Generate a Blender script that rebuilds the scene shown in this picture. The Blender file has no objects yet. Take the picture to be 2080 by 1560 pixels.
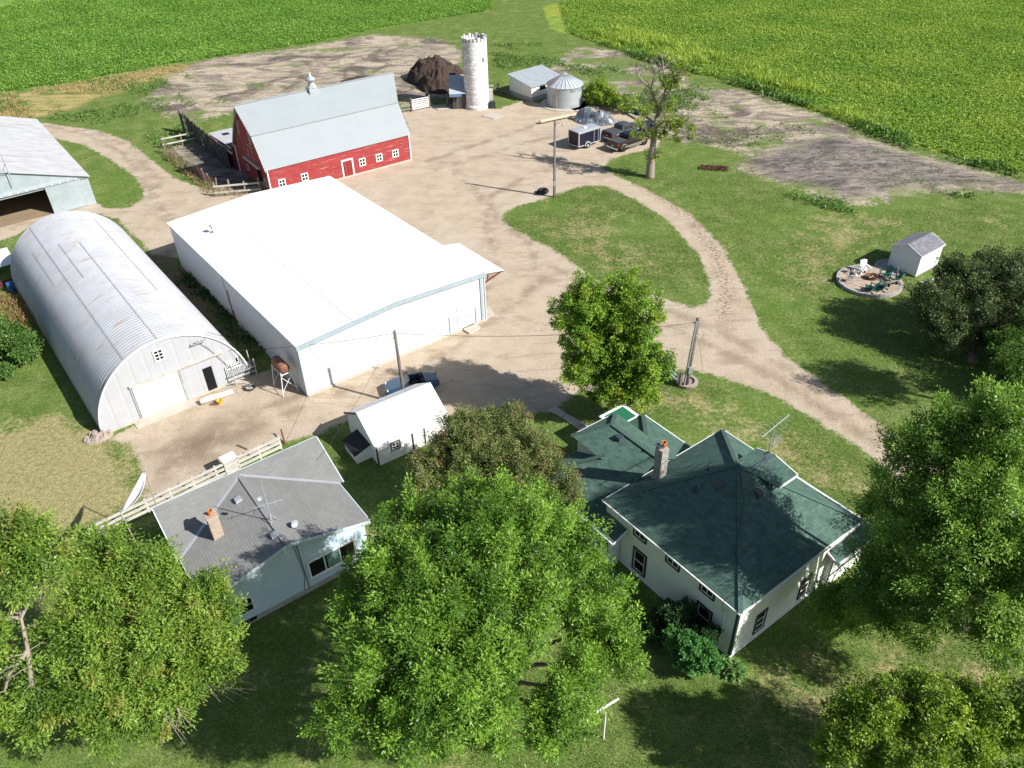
import bpy, bmesh, math, random
import numpy as np
from mathutils import Matrix, Vector
R = math.radians
SC = bpy.context.scene
COL = SC.collection
random.seed(7)

# ------------------------------------------------------------------ camera, sky, sun, exposure
cam = bpy.data.cameras.new('camera')
camo = bpy.data.objects.new('camera', cam)
COL.objects.link(camo)
cam.sensor_fit = 'HORIZONTAL'; cam.sensor_width = 36.0; cam.lens = 28.0
cam.clip_start = 0.5; cam.clip_end = 3000
PITCH, ROLL = 0.639249, -0.0303855
cp, sp, cr, sr = math.cos(PITCH), math.sin(PITCH), math.cos(ROLL), math.sin(ROLL)
fw = Vector((0, cp, -sp)); r0 = Vector((1, 0, 0)); u0 = Vector((0, sp, cp))
rt = cr * r0 + sr * u0; up = -sr * r0 + cr * u0
m = Matrix.Identity(4)
for i in range(3):
    m[i][0], m[i][1], m[i][2] = rt[i], up[i], -fw[i]
m[2][3] = 34.0
camo.matrix_world = m
SC.camera = camo

SUN_EL, SUN_AZ = 37.5, -25.0          # azimuth of the sun, degrees from +x
world = bpy.data.worlds.new('World'); SC.world = world
world.use_nodes = True
wn = world.node_tree.nodes; wl = world.node_tree.links
sky = wn.new('ShaderNodeTexSky'); sky.sky_type = 'NISHITA'; sky.sun_disc = False
sky.sun_elevation = R(SUN_EL); sky.sun_rotation = R(90 - SUN_AZ)
wl.new(sky.outputs[0], wn['Background'].inputs[0]); wn['Background'].inputs[1].default_value = 0.070
sl = bpy.data.lights.new('sun', 'SUN'); sl.energy = 5.0; sl.angle = R(0.53); sl.color = (1.0, 0.965, 0.915)
so = bpy.data.objects.new('sun', sl); COL.objects.link(so)
sd = Vector((math.cos(R(SUN_EL)) * math.cos(R(SUN_AZ)), math.cos(R(SUN_EL)) * math.sin(R(SUN_AZ)), math.sin(R(SUN_EL))))
so.rotation_euler = sd.to_track_quat('Z', 'Y').to_euler(); so.location = (60, -30, 90)
SC.view_settings.view_transform = 'Standard'; SC.view_settings.look = 'None'
SC.view_settings.exposure = 0.66; SC.view_settings.gamma = 1.0
SC.render.engine = 'CYCLES'
SC.cycles.max_bounces = 6; SC.cycles.diffuse_bounces = 3; SC.cycles.glossy_bounces = 2
SC.cycles.transmission_bounces = 3; SC.cycles.transparent_max_bounces = 4
SC.cycles.use_denoising = True

# ------------------------------------------------------------------ node helpers
class NT:
    def __init__(s, name):
        s.m = bpy.data.materials.new(name); s.m.use_nodes = True
        s.t = s.m.node_tree; s.n = s.t.nodes; s.l = s.t.links
        s.b = s.n['Principled BSDF']; s.b.inputs['Specular IOR Level'].default_value = 0.3
    def put(s, sock, v):
        if isinstance(v, bpy.types.NodeSocket): s.l.new(v, sock)
        elif isinstance(v, (tuple, list)) and len(v) == 3 and sock.type == 'RGBA': sock.default_value = (*v, 1)
        else: sock.default_value = v
    def math(s, op, a, b=0.0, c=None, clamp=False):
        n = s.n.new('ShaderNodeMath'); n.operation = op; n.use_clamp = clamp
        s.put(n.inputs[0], a); s.put(n.inputs[1], b)
        if c is not None: s.put(n.inputs[2], c)
        return n.outputs[0]
    def mix(s, f, a, b, mode='MIX'):
        n = s.n.new('ShaderNodeMix'); n.data_type = 'RGBA'; n.blend_type = mode
        s.put(n.inputs[0], f); s.put(n.inputs[6], a); s.put(n.inputs[7], b)
        return n.outputs[2]
    def noise(s, vec, scale, detail=4, rough=0.55, dist=0.0):
        n = s.n.new('ShaderNodeTexNoise'); n.inputs['Scale'].default_value = scale
        n.inputs['Detail'].default_value = detail; n.inputs['Roughness'].default_value = rough
        n.inputs['Distortion'].default_value = dist
        if vec is not None: s.l.new(vec, n.inputs['Vector'])
        return n.outputs['Fac']
    def mapr(s, v, a, b, c=0.0, d=1.0, smooth=True):
        n = s.n.new('ShaderNodeMapRange'); n.interpolation_type = 'SMOOTHSTEP' if smooth else 'LINEAR'
        s.put(n.inputs[0], v)
        for i, x in enumerate((a, b, c, d)): s.put(n.inputs[i + 1], x)
        return n.outputs[0]
    def attr(s, name):
        n = s.n.new('ShaderNodeAttribute'); n.attribute_name = name; return n.outputs['Fac']
    def uv(s):
        n = s.n.new('ShaderNodeUVMap'); n.uv_map = 'UVMap'; return n.outputs[0]
    def coord(s, which='Object'):
        return s.n.new('ShaderNodeTexCoord').outputs[which]
    def scale(s, vec, sc, rot=0.0):
        n = s.n.new('ShaderNodeMapping'); n.inputs['Scale'].default_value = sc
        n.inputs['Rotation'].default_value = (0, 0, rot); s.l.new(vec, n.inputs[0]); return n.outputs[0]
    def sep(s, vec):
        n = s.n.new('ShaderNodeSeparateXYZ'); s.l.new(vec, n.inputs[0]); return n.outputs
    def bump(s, h, strength=0.5, dist=0.02):
        n = s.n.new('ShaderNodeBump'); n.inputs['Strength'].default_value = strength
        n.inputs['Distance'].default_value = dist; s.l.new(h, n.inputs['Height'])
        s.l.new(n.outputs[0], s.b.inputs['Normal'])
    def out(s, col=None, rough=0.8, metal=0.0, spec=None):
        if col is not None: s.put(s.b.inputs['Base Color'], col)
        s.put(s.b.inputs['Roughness'], rough); s.put(s.b.inputs['Metallic'], metal)
        if spec is not None: s.b.inputs['Specular IOR Level'].default_value = spec
        return s.m

MATS = {}
def mat(name, col, col2=None, nscale=1.5, rough=0.75, metal=0.0, pat=None, s=0.15, bump=0.4, stain=None, spec=None, lo=0.42, hi=0.62, stretch=(1, 1, 1), vary=0.55):
    """procedural surface: two colours mixed by noise, optional lap/rib/shingle/brick/plank relief in metre UVs"""
    if name in MATS: return MATS[name]
    t = NT(name); uv = t.uv(); oc = t.coord()
    if col2 is None: col2 = tuple(c * 0.82 for c in col)
    c = t.mix(t.mapr(t.noise(t.scale(uv, stretch), nscale, 6, 0.65), lo, hi), col, col2)
    g = t.noise(oc, 22.0, 3, 0.7)
    c = t.mix(0.35, c, t.mix(g, tuple(x * 0.7 for x in col), tuple(min(1, x * 1.25) for x in col)))
    x, y, _ = t.sep(uv); h = None
    if pat == 'lap':
        fr = t.math('FRACT', t.math('DIVIDE', y, s)); h = t.math('SUBTRACT', 1.0, fr)
        h = t.math('POWER', h, 0.6)
    elif pat == 'rib':
        fr = t.math('PINGPONG', t.math('DIVIDE', x, s), 0.5); h = t.mapr(fr, 0.0, 0.16, 1.0, 0.0)
    elif pat == 'wave':
        h = t.math('SINE', t.math('MULTIPLY', x, 6.2832 / s))
    elif pat in ('shingle', 'brick', 'block'):
        b = t.n.new('ShaderNodeTexBrick'); t.l.new(uv, b.inputs['Vector'])
        b.inputs['Scale'].default_value = 1.0
        w, hh, mo = {'shingle': (0.32, 0.15, 0.012), 'brick': (0.22, 0.075, 0.010), 'block': (0.42, 0.30, 0.02)}[pat]
        b.inputs['Brick Width'].default_value = w * s; b.inputs['Row Height'].default_value = hh * s
        b.inputs['Mortar Size'].default_value = mo * s; b.inputs['Mortar Smooth'].default_value = 0.3
        b.inputs['Bias'].default_value = 0.0
        b.inputs['Color1'].default_value = (0.55, 0.55, 0.55, 1); b.inputs['Color2'].default_value = (1.35, 1.35, 1.35, 1)
        b.inputs['Mortar'].default_value = (0.32, 0.32, 0.32, 1)
        c = t.mix(vary, c, t.mix(1.0, c, b.outputs['Color'], 'MULTIPLY'))
        if pat == 'shingle':
            h = t.math('SUBTRACT', 1.0, t.math('FRACT', t.math('DIVIDE', y, hh * s)))
        else: h = t.math('SUBTRACT', 1.0, b.outputs['Fac'])
    elif pat == 'plank':
        pid = t.math('FLOOR', t.math('DIVIDE', x, s))
        wn_ = t.n.new('ShaderNodeTexWhiteNoise'); wn_.noise_dimensions = '1D'; t.l.new(pid, wn_.inputs['W'])
        c = t.mix(0.8, c, t.mix(wn_.outputs['Value'], tuple(v * 0.5 for v in col), tuple(min(1, v * 1.3) for v in col)))
        fr = t.math('PINGPONG', t.math('DIVIDE', x, s), 0.5); h = t.mapr(fr, 0.0, 0.08, 0.0, 1.0)
    if stain is not None:
        scol, ssc, st0, st1, sst = stain
        c = t.mix(t.mapr(t.noise(t.scale(uv, sst), ssc, 6, 0.6), st0, st1), c, scol)
    if h is not None: t.bump(h, bump, 0.03)
    else: t.bump(t.noise(oc, 9.0, 5, 0.6), bump * 0.5, 0.02)
    MATS[name] = t.out(c, rough, metal, spec); return MATS[name]

# ------------------------------------------------------------------ mesh helpers
class MB:
    def __init__(s): s.v = []; s.f = []
    def add(s, vs, fs):
        o = len(s.v); s.v.extend(tuple(p) for p in vs); s.f.extend(tuple(i + o for i in f) for f in fs); return s
    def box(s, x0, x1, y0, y1, z0, z1):
        return s.add([(x0, y0, z0), (x1, y0, z0), (x1, y1, z0), (x0, y1, z0), (x0, y0, z1), (x1, y0, z1), (x1, y1, z1), (x0, y1, z1)],
                     [(0, 3, 2, 1), (4, 5, 6, 7), (0, 1, 5, 4), (1, 2, 6, 5), (2, 3, 7, 6), (3, 0, 4, 7)])
    def hexa(s, b, t):                       # bottom quad, top quad (counter-clockwise from above)
        return s.add(list(b) + list(t), [(0, 3, 2, 1), (4, 5, 6, 7), (0, 1, 5, 4), (1, 2, 6, 5), (2, 3, 7, 6), (3, 0, 4, 7)])
    def slab(s, quad, th):                   # a sheet of thickness th hanging below a planar polygon
        q = [Vector(p) for p in quad]; n = (q[1] - q[0]).cross(q[2] - q[0]).normalized()
        if n.z < 0: q.reverse(); n = -n
        k = len(q); lo = [p - n * th for p in q]
        return s.add(q + lo, [tuple(range(k)), tuple(range(2 * k - 1, k - 1, -1))] + [(i, i + k, (i + 1) % k + k, (i + 1) % k) for i in range(k)])
    def prism(s, prof, ax, a, b):            # closed 2D profile extruded along axis 0 (x) or 1 (y)
        k = len(prof)
        P = [((a, p, z) if ax == 0 else (p, a, z)) for p, z in prof] + [((b, p, z) if ax == 0 else (p, b, z)) for p, z in prof]
        return s.add(P, [tuple(range(k - 1, -1, -1)), tuple(range(k, 2 * k))] + [(i, (i + 1) % k, (i + 1) % k + k, i + k) for i in range(k)])
    def tube(s, pts, r, n=6, cap=True):
        pts = [Vector(p) for p in pts]; rs = r if isinstance(r, (list, tuple)) else [r] * len(pts)
        vs = []; k = len(pts)
        for i, p in enumerate(pts):
            d = (pts[min(i + 1, k - 1)] - pts[max(i - 1, 0)]).normalized()
            a = d.orthogonal().normalized() if i == 0 else (a - d * a.dot(d)).normalized()
            b = d.cross(a)
            for j in range(n):
                t = 2 * math.pi * j / n; vs.append(p + (a * math.cos(t) + b * math.sin(t)) * rs[i])
        fs = [(i * n + j, i * n + (j + 1) % n, (i + 1) * n + (j + 1) % n, (i + 1) * n + j) for i in range(k - 1) for j in range(n)]
        if cap: fs += [tuple(range(n - 1, -1, -1)), tuple(range((k - 1) * n, k * n))]
        return s.add(vs, fs)
    def bar(s, p, q, w, h=None):             # rectangular bar from p to q, w wide, h tall
        p, q = Vector(p), Vector(q); h = h or w; d = (q - p).normalized()
        a = d.cross(Vector((0, 0, 1)))
        a = Vector((1, 0, 0)) if a.length < 1e-3 else a.normalized()
        b = a.cross(d).normalized(); a *= w / 2; b *= h / 2
        return s.hexa([p - a - b, p + a - b, q + a - b, q - a - b], [p - a + b, p + a + b, q + a + b, q - a + b])
    def lathe(s, prof, c=(0, 0, 0), n=24, cap=True):
        k = len(prof); vs = [(c[0] + r * math.cos(2 * math.pi * j / n), c[1] + r * math.sin(2 * math.pi * j / n), c[2] + z) for r, z in prof for j in range(n)]
        fs = [(i * n + j, i * n + (j + 1) % n, (i + 1) * n + (j + 1) % n, (i + 1) * n + j) for i in range(k - 1) for j in range(n)]
        if cap: fs += [tuple(range(n - 1, -1, -1)), tuple(range((k - 1) * n, k * n))]
        return s.add(vs, fs)

def set_uv(me):
    uvl = me.uv_layers.new(name='UVMap'); nl = len(me.loops); npo = len(me.polygons)
    if not nl: return
    co = np.empty(len(me.vertices) * 3); me.vertices.foreach_get('co', co); co = co.reshape(-1, 3)
    vi = np.empty(nl, dtype=np.int32); me.loops.foreach_get('vertex_index', vi)
    nr = np.empty(npo * 3); me.polygons.foreach_get('normal', nr); nr = nr.reshape(-1, 3)
    tot = np.empty(npo, dtype=np.int32); me.polygons.foreach_get('loop_total', tot)
    n = np.repeat(nr, tot, axis=0); t = np.stack([-n[:, 1], n[:, 0], np.zeros(nl)], 1)
    ln = np.linalg.norm(t, axis=1); fl = ln < 0.05
    t[fl] = (1, 0, 0); ln[fl] = 1; t /= ln[:, None]; b = np.cross(n, t); p = co[vi]
    uv = np.stack([(p * t).sum(1), (p * b).sum(1)], 1).astype(np.float32)
    uvl.data.foreach_set('uv', uv.ravel())

def obj(name, mb, material, parent=None, smooth=False):
    me = bpy.data.meshes.new(name); me.from_pydata(mb.v, [], mb.f); me.update()
    bm = bmesh.new(); bm.from_mesh(me); bmesh.ops.recalc_face_normals(bm, faces=bm.faces); bm.to_mesh(me); bm.free()
    set_uv(me)
    if smooth: me.polygons.foreach_set('use_smooth', [True] * len(me.polygons))
    me.materials.append(material)
    o = bpy.data.objects.new(name, me); COL.objects.link(o)
    if parent is not None: o.parent = parent
    return o
def osplit(name, mb, material, parent=None):
    """one object for each separate piece of mb"""
    par = list(range(len(mb.v)))
    def fd(i):
        while par[i] != i: par[i] = par[par[i]]; i = par[i]
        return i
    for f in mb.f:
        for q in f[1:]: par[fd(q)] = fd(f[0])
    grp = {}
    for f in mb.f: grp.setdefault(fd(f[0]), []).append(f)
    out = []
    for fs in grp.values():
        ids = sorted({q for f in fs for q in f}); mp = {q: i for i, q in enumerate(ids)}; m2 = MB()
        m2.add([mb.v[q] for q in ids], [tuple(mp[q] for q in f) for f in fs]); out.append(obj(name, m2, material, parent))
    return out
def tag(o, label, cat, group=None, kind=None):
    o['label'] = label; o['category'] = cat
    if group: o['group'] = group
    if kind: o['kind'] = kind
    return o
def thing(name, label, cat, loc=(0, 0, 0), rz=0.0, group=None):
    o = bpy.data.objects.new(name, None); COL.objects.link(o); o.empty_display_size = 0.3
    o.location = loc if len(loc) == 3 else (*loc, 0.0); o.rotation_euler = (0, 0, rz)
    return tag(o, label, cat, group)
def structure(o): o['kind'] = 'structure'; return o
def copy_tree(o, parent=None):
    kids = list(o.children); c = o.copy(); COL.objects.link(c)
    if parent is not None: c.parent = parent
    for k in kids: copy_tree(k, c)
    return c
def wbox(mb, wh, off, a0, a1, z0, z1, d0, d1):       # box on a wall: front(-y), back(+y), left(-x), right(+x)
    if wh == 'f': return mb.box(a0, a1, off - d1, off - d0, z0, z1)
    if wh == 'b': return mb.box(a0, a1, off + d0, off + d1, z0, z1)
    if wh == 'l': return mb.box(off - d1, off - d0, a0, a1, z0, z1)
    return mb.box(off + d0, off + d1, a0, a1, z0, z1)
def window(parent, wh, off, a0, a1, z0, z1, fm, pm, nx=2, ny=2, fwid=0.09, prj=0.05, name='window', mw=0.035, sash=None):
    f = MB(); w = fwid
    wbox(f, wh, off, a0, a1, z0, z0 + w, -0.01, prj); wbox(f, wh, off, a0, a1, z1 - w, z1, -0.01, prj)
    wbox(f, wh, off, a0, a0 + w, z0 + w, z1 - w, -0.01, prj); wbox(f, wh, off, a1 - w, a1, z0 + w, z1 - w, -0.01, prj)
    fo = obj(name, f, fm, parent)
    g = MB(); b0, b1, y0, y1 = a0 + w, a1 - w, z0 + w, z1 - w
    for i in range(1, nx): wbox(g, wh, off, b0 + (b1 - b0) * i / nx - mw / 2, b0 + (b1 - b0) * i / nx + mw / 2, y0, y1, 0.0, prj - 0.012)
    for j in range(1, ny): wbox(g, wh, off, b0, b1, y0 + (y1 - y0) * j / ny - mw / 2, y0 + (y1 - y0) * j / ny + mw / 2, 0.0, prj - 0.016)
    if sash or nx > 2 or ny > 2:
        e = 0.05
        for q in ((b0, b1, y0, y0 + e), (b0, b1, y1 - e, y1), (b0, b0 + e, y0 + e, y1 - e), (b1 - e, b1, y0 + e, y1 - e)): wbox(g, wh, off, *q, 0.0, prj - 0.02)
    if g.v: obj('sash', g, sash or fm, fo)
    p = MB(); wbox(p, wh, off, b0, b1, y0, y1, -0.005, 0.012); obj('pane', p, pm, fo)
    return fo

# ------------------------------------------------------------------ materials
M = {}
WHITE = (0.82, 0.83, 0.83)
M['white_metal'] = mat('white_metal', (0.61, 0.63, 0.64), (0.565, 0.585, 0.595), 0.8, 0.5, pat='rib', s=0.46, bump=0.8, stretch=(2.5, 0.3, 1))
M['white_roof'] = mat('white_roof', (0.70, 0.71, 0.715), (0.62, 0.63, 0.635), 0.35, 0.5, pat=None, bump=0.1, stretch=(0.25, 1.5, 1))
M['white_paint'] = mat('white_paint', (0.78, 0.78, 0.76), (0.68, 0.68, 0.65), 2.0, 0.6)
M['old_white'] = mat('old_white', (0.52, 0.50, 0.45), (0.33, 0.30, 0.25), 3.0, 0.8, stretch=(0.3, 2, 1))
M['grey_trim'] = mat('grey_trim', (0.33, 0.40, 0.43), None, 2.0, 0.5)
M['pale_trim'] = mat('pale_trim', (0.50, 0.57, 0.60), None, 2.0, 0.5)
M['barn_red'] = mat('barn_red', (0.31, 0.042, 0.042), (0.235, 0.032, 0.032), 1.2, 0.75, pat='lap', s=0.16, bump=0.5,
                    stain=((0.46, 0.25, 0.23), 1.3, 0.57, 0.68, (0.30, 6.5, 1)))
M['barn_red_dark'] = mat('barn_red_dark', (0.20, 0.022, 0.024), (0.15, 0.018, 0.02), 1.2, 0.8, pat='lap', s=0.16, bump=0.5)
M['door_red'] = mat('door_red', (0.27, 0.03, 0.026), (0.36, 0.12, 0.09), 2.0, 0.8, pat='plank', s=0.14)
M['barn_roof'] = mat('barn_roof', (0.262, 0.292, 0.308), (0.246, 0.275, 0.29), 0.35, 0.6, pat='rib', s=0.62, bump=0.12,
                     stain=((0.19, 0.215, 0.225), 0.16, 0.60, 0.72, (2.6, 0.2, 1)))
M['galv'] = mat('galv', (0.44, 0.50, 0.53), (0.36, 0.42, 0.45), 1.0, 0.45, metal=0.3, pat='wave', s=0.16, bump=0.15)
M['galv_plain'] = mat('galv_plain', (0.46, 0.50, 0.52), (0.38, 0.42, 0.44), 1.0, 0.45, metal=0.35)
M['galv_old'] = mat('galv_old', (0.42, 0.45, 0.46), (0.30, 0.28, 0.24), 2.0, 0.6, metal=0.2)
M['quonset'] = mat('quonset', (0.41, 0.42, 0.45), (0.35, 0.36, 0.39), 0.6, 0.55, metal=0.0,
                   stain=((0.34, 0.285, 0.225), 1.3, 0.56, 0.70, (1.5, 0.36, 1)), bump=0.1)
M['quonset_end'] = mat('quonset_end', (0.42, 0.43, 0.45), (0.39, 0.40, 0.42), 0.9, 0.6, pat='rib', s=1.0, bump=0.5)
M['shed_roof_old'] = mat('shed_roof_old', (0.50, 0.505, 0.51), (0.42, 0.41, 0.41), 0.8, 0.55, pat='wave', s=0.2, bump=0.1,
                         stain=((0.34, 0.26, 0.24), 0.8, 0.55, 0.68, (1.8, 0.16, 1)))
M['grey_shingle'] = mat('grey_shingle', (0.222, 0.224, 0.216), (0.192, 0.194, 0.187), 0.5, 0.9, pat='shingle', s=1.0, bump=0.7, vary=0.16)
M['garden_shingle'] = mat('garden_shingle', (0.20, 0.20, 0.23), (0.16, 0.16, 0.185), 1.2, 0.9, pat='shingle', s=0.8, bump=0.3)
M['green_shingle'] = mat('green_shingle', (0.080, 0.146, 0.116), (0.054, 0.106, 0.085), 1.5, 0.85, pat='shingle', s=0.95, bump=0.8, vary=0.42)
M['green_ridge'] = mat('green_ridge', (0.078, 0.132, 0.114), (0.035, 0.062, 0.055), 9.0, 0.85)
M['blue_siding'] = mat('blue_siding', (0.50, 0.62, 0.69), (0.46, 0.58, 0.65), 0.8, 0.55, pat='lap', s=0.19, bump=1.0)
M['house_siding'] = mat('house_siding', (0.72, 0.735, 0.68), (0.66, 0.675, 0.62), 1.0, 0.6, pat='lap', s=0.11, bump=0.35)
M['dark_trim'] = mat('dark_trim', (0.035, 0.05, 0.052), None, 3.0, 0.6)
M['brown_trim'] = mat('brown_trim', (0.05, 0.043, 0.038), None, 3.0, 0.6)
M['glass_dark'] = mat('glass_dark', (0.012, 0.014, 0.016), None, 2.0, 0.12, spec=0.5, bump=0.0)
M['dark_opening'] = mat('dark_opening', (0.006, 0.006, 0.007), None, 2.0, 0.9)
M['curtain'] = mat('curtain', (0.12, 0.22, 0.19), None, 4.0, 0.5)
M['concrete'] = mat('concrete', (0.47, 0.43, 0.36), (0.38, 0.34, 0.28), 1.5, 0.9)
M['concrete_grey'] = mat('concrete_grey', (0.36, 0.36, 0.35), (0.27, 0.27, 0.26), 2.0, 0.9)
M['chim_grey'] = mat('chim_grey', (0.40, 0.37, 0.34), (0.34, 0.31, 0.28), 3.0, 0.85, pat='brick', s=1.3)
M['chim_tan'] = mat('chim_tan', (0.45, 0.36, 0.29), (0.39, 0.30, 0.24), 3.0, 0.85, pat='brick', s=1.4, vary=0.3)
M['terracotta'] = mat('terracotta', (0.52, 0.20, 0.07), None, 3.0, 0.7)
M['weathered'] = mat('weathered', (0.085, 0.078, 0.07), (0.045, 0.04, 0.036), 2.5, 0.9, pat='plank', s=0.22)
M['post_wood'] = mat('post_wood', (0.20, 0.165, 0.13), (0.13, 0.105, 0.085), 4.0, 0.9, stretch=(3, 0.4, 1))
M['grey_wood'] = mat('grey_wood', (0.28, 0.25, 0.21), (0.18, 0.155, 0.13), 4.0, 0.9)
M['pole_wood'] = mat('pole_wood', (0.17, 0.145, 0.125), (0.11, 0.095, 0.085), 4.0, 0.9, stretch=(3, 0.4, 1))
M['new_wood'] = mat('new_wood', (0.62, 0.52, 0.38), (0.52, 0.42, 0.30), 3.0, 0.8)
M['silo'] = mat('silo', (0.80, 0.79, 0.79), (0.70, 0.67, 0.67), 1.6, 0.8, pat='block', s=1.25, bump=0.5,
                stain=((0.25, 0.22, 0.21), 1.4, 0.66, 0.74, (1, 1, 1)))
M['rust'] = mat('rust', (0.15, 0.065, 0.042), (0.09, 0.04, 0.03), 3.0, 0.85)
M['rust_light'] = mat('rust_light', (0.24, 0.11, 0.07), (0.15, 0.065, 0.045), 3.0, 0.7)
M['maroon'] = mat('maroon', (0.13, 0.03, 0.035), None, 3.0, 0.7)
M['black'] = mat('black', (0.018, 0.018, 0.02), None, 3.0, 0.5)
M['rubber'] = mat('rubber', (0.025, 0.025, 0.026), None, 5.0, 0.9)
M['black_paint'] = mat('black_paint', (0.012, 0.011, 0.014), (0.014, 0.012, 0.016), 1.0, 0.18, spec=0.6, bump=0.0)
M['slate_paint'] = mat('slate_paint', (0.055, 0.062, 0.075), (0.05, 0.056, 0.068), 1.0, 0.22, spec=0.6, bump=0.0)
M['tan_paint'] = mat('tan_paint', (0.26, 0.22, 0.16), None, 1.0, 0.4, bump=0.0)
M['blue_paint'] = mat('blue_paint', (0.03, 0.07, 0.13), (0.028, 0.062, 0.115), 1.0, 0.2, spec=0.6, bump=0.0)
M['tonneau'] = mat('tonneau', (0.07, 0.07, 0.075), None, 2.0, 0.7)
M['tail_red'] = mat('tail_red', (0.35, 0.015, 0.015), None, 2.0, 0.3, bump=0.0)
M['lamp_glass'] = mat('lamp_glass', (0.75, 0.75, 0.72), None, 2.0, 0.2, bump=0.0)
M['chrome'] = mat('chrome', (0.62, 0.63, 0.65), None, 2.0, 0.25, metal=0.8, bump=0.0)
M['alu'] = mat('alu', (0.62, 0.63, 0.65), (0.55, 0.56, 0.58), 2.0, 0.35, metal=0.5, bump=0.0)
M['tarp'] = mat('tarp', (0.10, 0.118, 0.145), (0.30, 0.33, 0.37), 0.9, 0.4, spec=0.5, lo=0.52, hi=0.58)
M['seam'] = mat('seam', (0.335, 0.335, 0.335), None, 3.0, 0.7)
M['barrel_blue'] = mat('barrel_blue', (0.03, 0.15, 0.36), None, 2.0, 0.4, bump=0.0)
M['green_plastic'] = mat('green_plastic', (0.012, 0.10, 0.085), None, 2.0, 0.45, bump=0.0)
M['green_carpet'] = mat('green_carpet', (0.015, 0.15, 0.075), (0.012, 0.12, 0.06), 4.0, 0.9)
M['grey_fabric'] = mat('grey_fabric', (0.20, 0.24, 0.24), None, 4.0, 0.8)
M['canvas'] = mat('canvas', (0.78, 0.77, 0.73), None, 3.0, 0.8)
M['yellow'] = mat('yellow', (0.75, 0.42, 0.02), None, 3.0, 0.5)
M['paver'] = mat('paver', (0.46, 0.36, 0.27), (0.36, 0.28, 0.21), 2.0, 0.9, pat='brick', s=2.2, bump=0.3)
M['kerbstone'] = mat('kerbstone', (0.40, 0.38, 0.36), (0.28, 0.26, 0.25), 5.0, 0.9)
M['stone'] = mat('stone', (0.34, 0.28, 0.24), (0.22, 0.18, 0.155), 5.0, 0.9)
M['birch'] = mat('birch', (0.72, 0.69, 0.63), (0.30, 0.26, 0.22), 3.5, 0.8, lo=0.55, hi=0.68, stretch=(1, 1, 1))
M['manure'] = mat('manure', (0.060, 0.040, 0.030), (0.032, 0.022, 0.018), 3.0, 0.95, bump=1.4)
M['compost_top'] = mat('compost_top', (0.09, 0.055, 0.04), (0.04, 0.028, 0.022), 4.0, 0.95, bump=1.2)
M['wire'] = mat('wire', (0.05, 0.045, 0.042), None, 3.0, 0.7)
M['mesh_wire'] = mat('mesh_wire', (0.42, 0.44, 0.45), None, 3.0, 0.5, metal=0.4)

# ------------------------------------------------------------------ ground: one sheet, cut into lawn, gravel, soil and field
def poly_sd(px, py, poly):                     # signed distance, positive inside
    P = np.array(poly, float); Q = np.roll(P, -1, 0)
    d2 = np.full(px.shape, 1e18); ins = np.zeros(px.shape, bool)
    for (ax, ay), (bx, by) in zip(P, Q):
        ex, ey = bx - ax, by - ay; L = ex * ex + ey * ey + 1e-9
        t = np.clip(((px - ax) * ex + (py - ay) * ey) / L, 0, 1)
        d2 = np.minimum(d2, (px - ax - t * ex) ** 2 + (py - ay - t * ey) ** 2)
        c = (ay > py) != (by > py)
        ins ^= c & (px < ex * (py - ay) / (ey if abs(ey) > 1e-9 else 1e-9) + ax)
    d = np.sqrt(d2); return np.where(ins, d, -d)
def line_d(px, py, pts):
    d2 = np.full(px.shape, 1e18)
    for (ax, ay), (bx, by) in zip(pts[:-1], pts[1:]):
        ex, ey = bx - ax, by - ay; L = ex * ex + ey * ey + 1e-9
        t = np.clip(((px - ax) * ex + (py - ay) * ey) / L, 0, 1)
        d2 = np.minimum(d2, (px - ax - t * ex) ** 2 + (py - ay - t * ey) ** 2)
    return np.sqrt(d2)
YARD = [(-58.59,70.67),(-52.23,73.11),(-49.87,78.48),(-43.36,80.25),(-41.95,78.65),(-39.39,78.71),(-38.88,81.19),(-39.43,83.07),(-42.49,87.92),(-47.28,93.33),(-52.44,98.41),(-57.20,101.11),(-61.64,105.02),(-63.84,108.34),(-58.98,106.32),(-52.69,103.65),(-47.01,98.98),(-41.50,91.91),(-37.43,86.51),
  (-32.63,82.96),(-29.89,82.75),(-26.11,83.82),(-18.83,87.50),(-11.73,91.98),(-12.12,100.58),(-13.69,107.31),(-10.95,110.39),(-5.52,109.23),(-0.86,107.33),(2.52,110.59),(6.46,108.71),(11.87,109.68),(15.40,105.78),(19.01,99.99),(19.18,95.49),(17.91,91.41),(14.50,89.79),(12.06,88.45),(10.84,85.57),
  (12.45,82.61),(14.25,80.32),(18.12,73.37),(19.73,65.50),(19.82,57.87),(19.54,52.22),(20.36,47.86),(22.47,43.45),(24.33,39.54),(26.15,36.40),(29.15,31.69),(32.20,26.78),(30.10,23.51),(27.17,29.00),(22.99,35.38),(22.25,37.41),(19.74,41.30),(17.79,43.80),(15.28,45.55),(12.93,47.00),(11.03,46.37),
  (8.32,44.73),(5.91,44.97),(4.29,44.36),(2.98,42.76),(1.27,42.19),(-4.77,42.49),(-8.18,43.03),(-11.00,42.36),(-13.19,40.70),(-14.43,40.36),(-15.60,39.77),(-22.08,34.44),(-23.12,36.40),(-24.13,38.72),(-25.48,40.47),(-27.20,40.95),
  (-23.86,43.79),(-19.50,47.64),(-17.59,48.79),(-15.79,47.14),(-14.34,47.07),(-9.02,51.29),(-3.51,58.45),(-3.17,61.84),(-17.42,71.61),(-28.05,67.16),(-30.36,66.91),(-33.19,67.69),(-39.64,75.97),(-43.50,78.03),(-46.66,77.05),(-48.70,72.87),(-55.25,65.09)]
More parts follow.
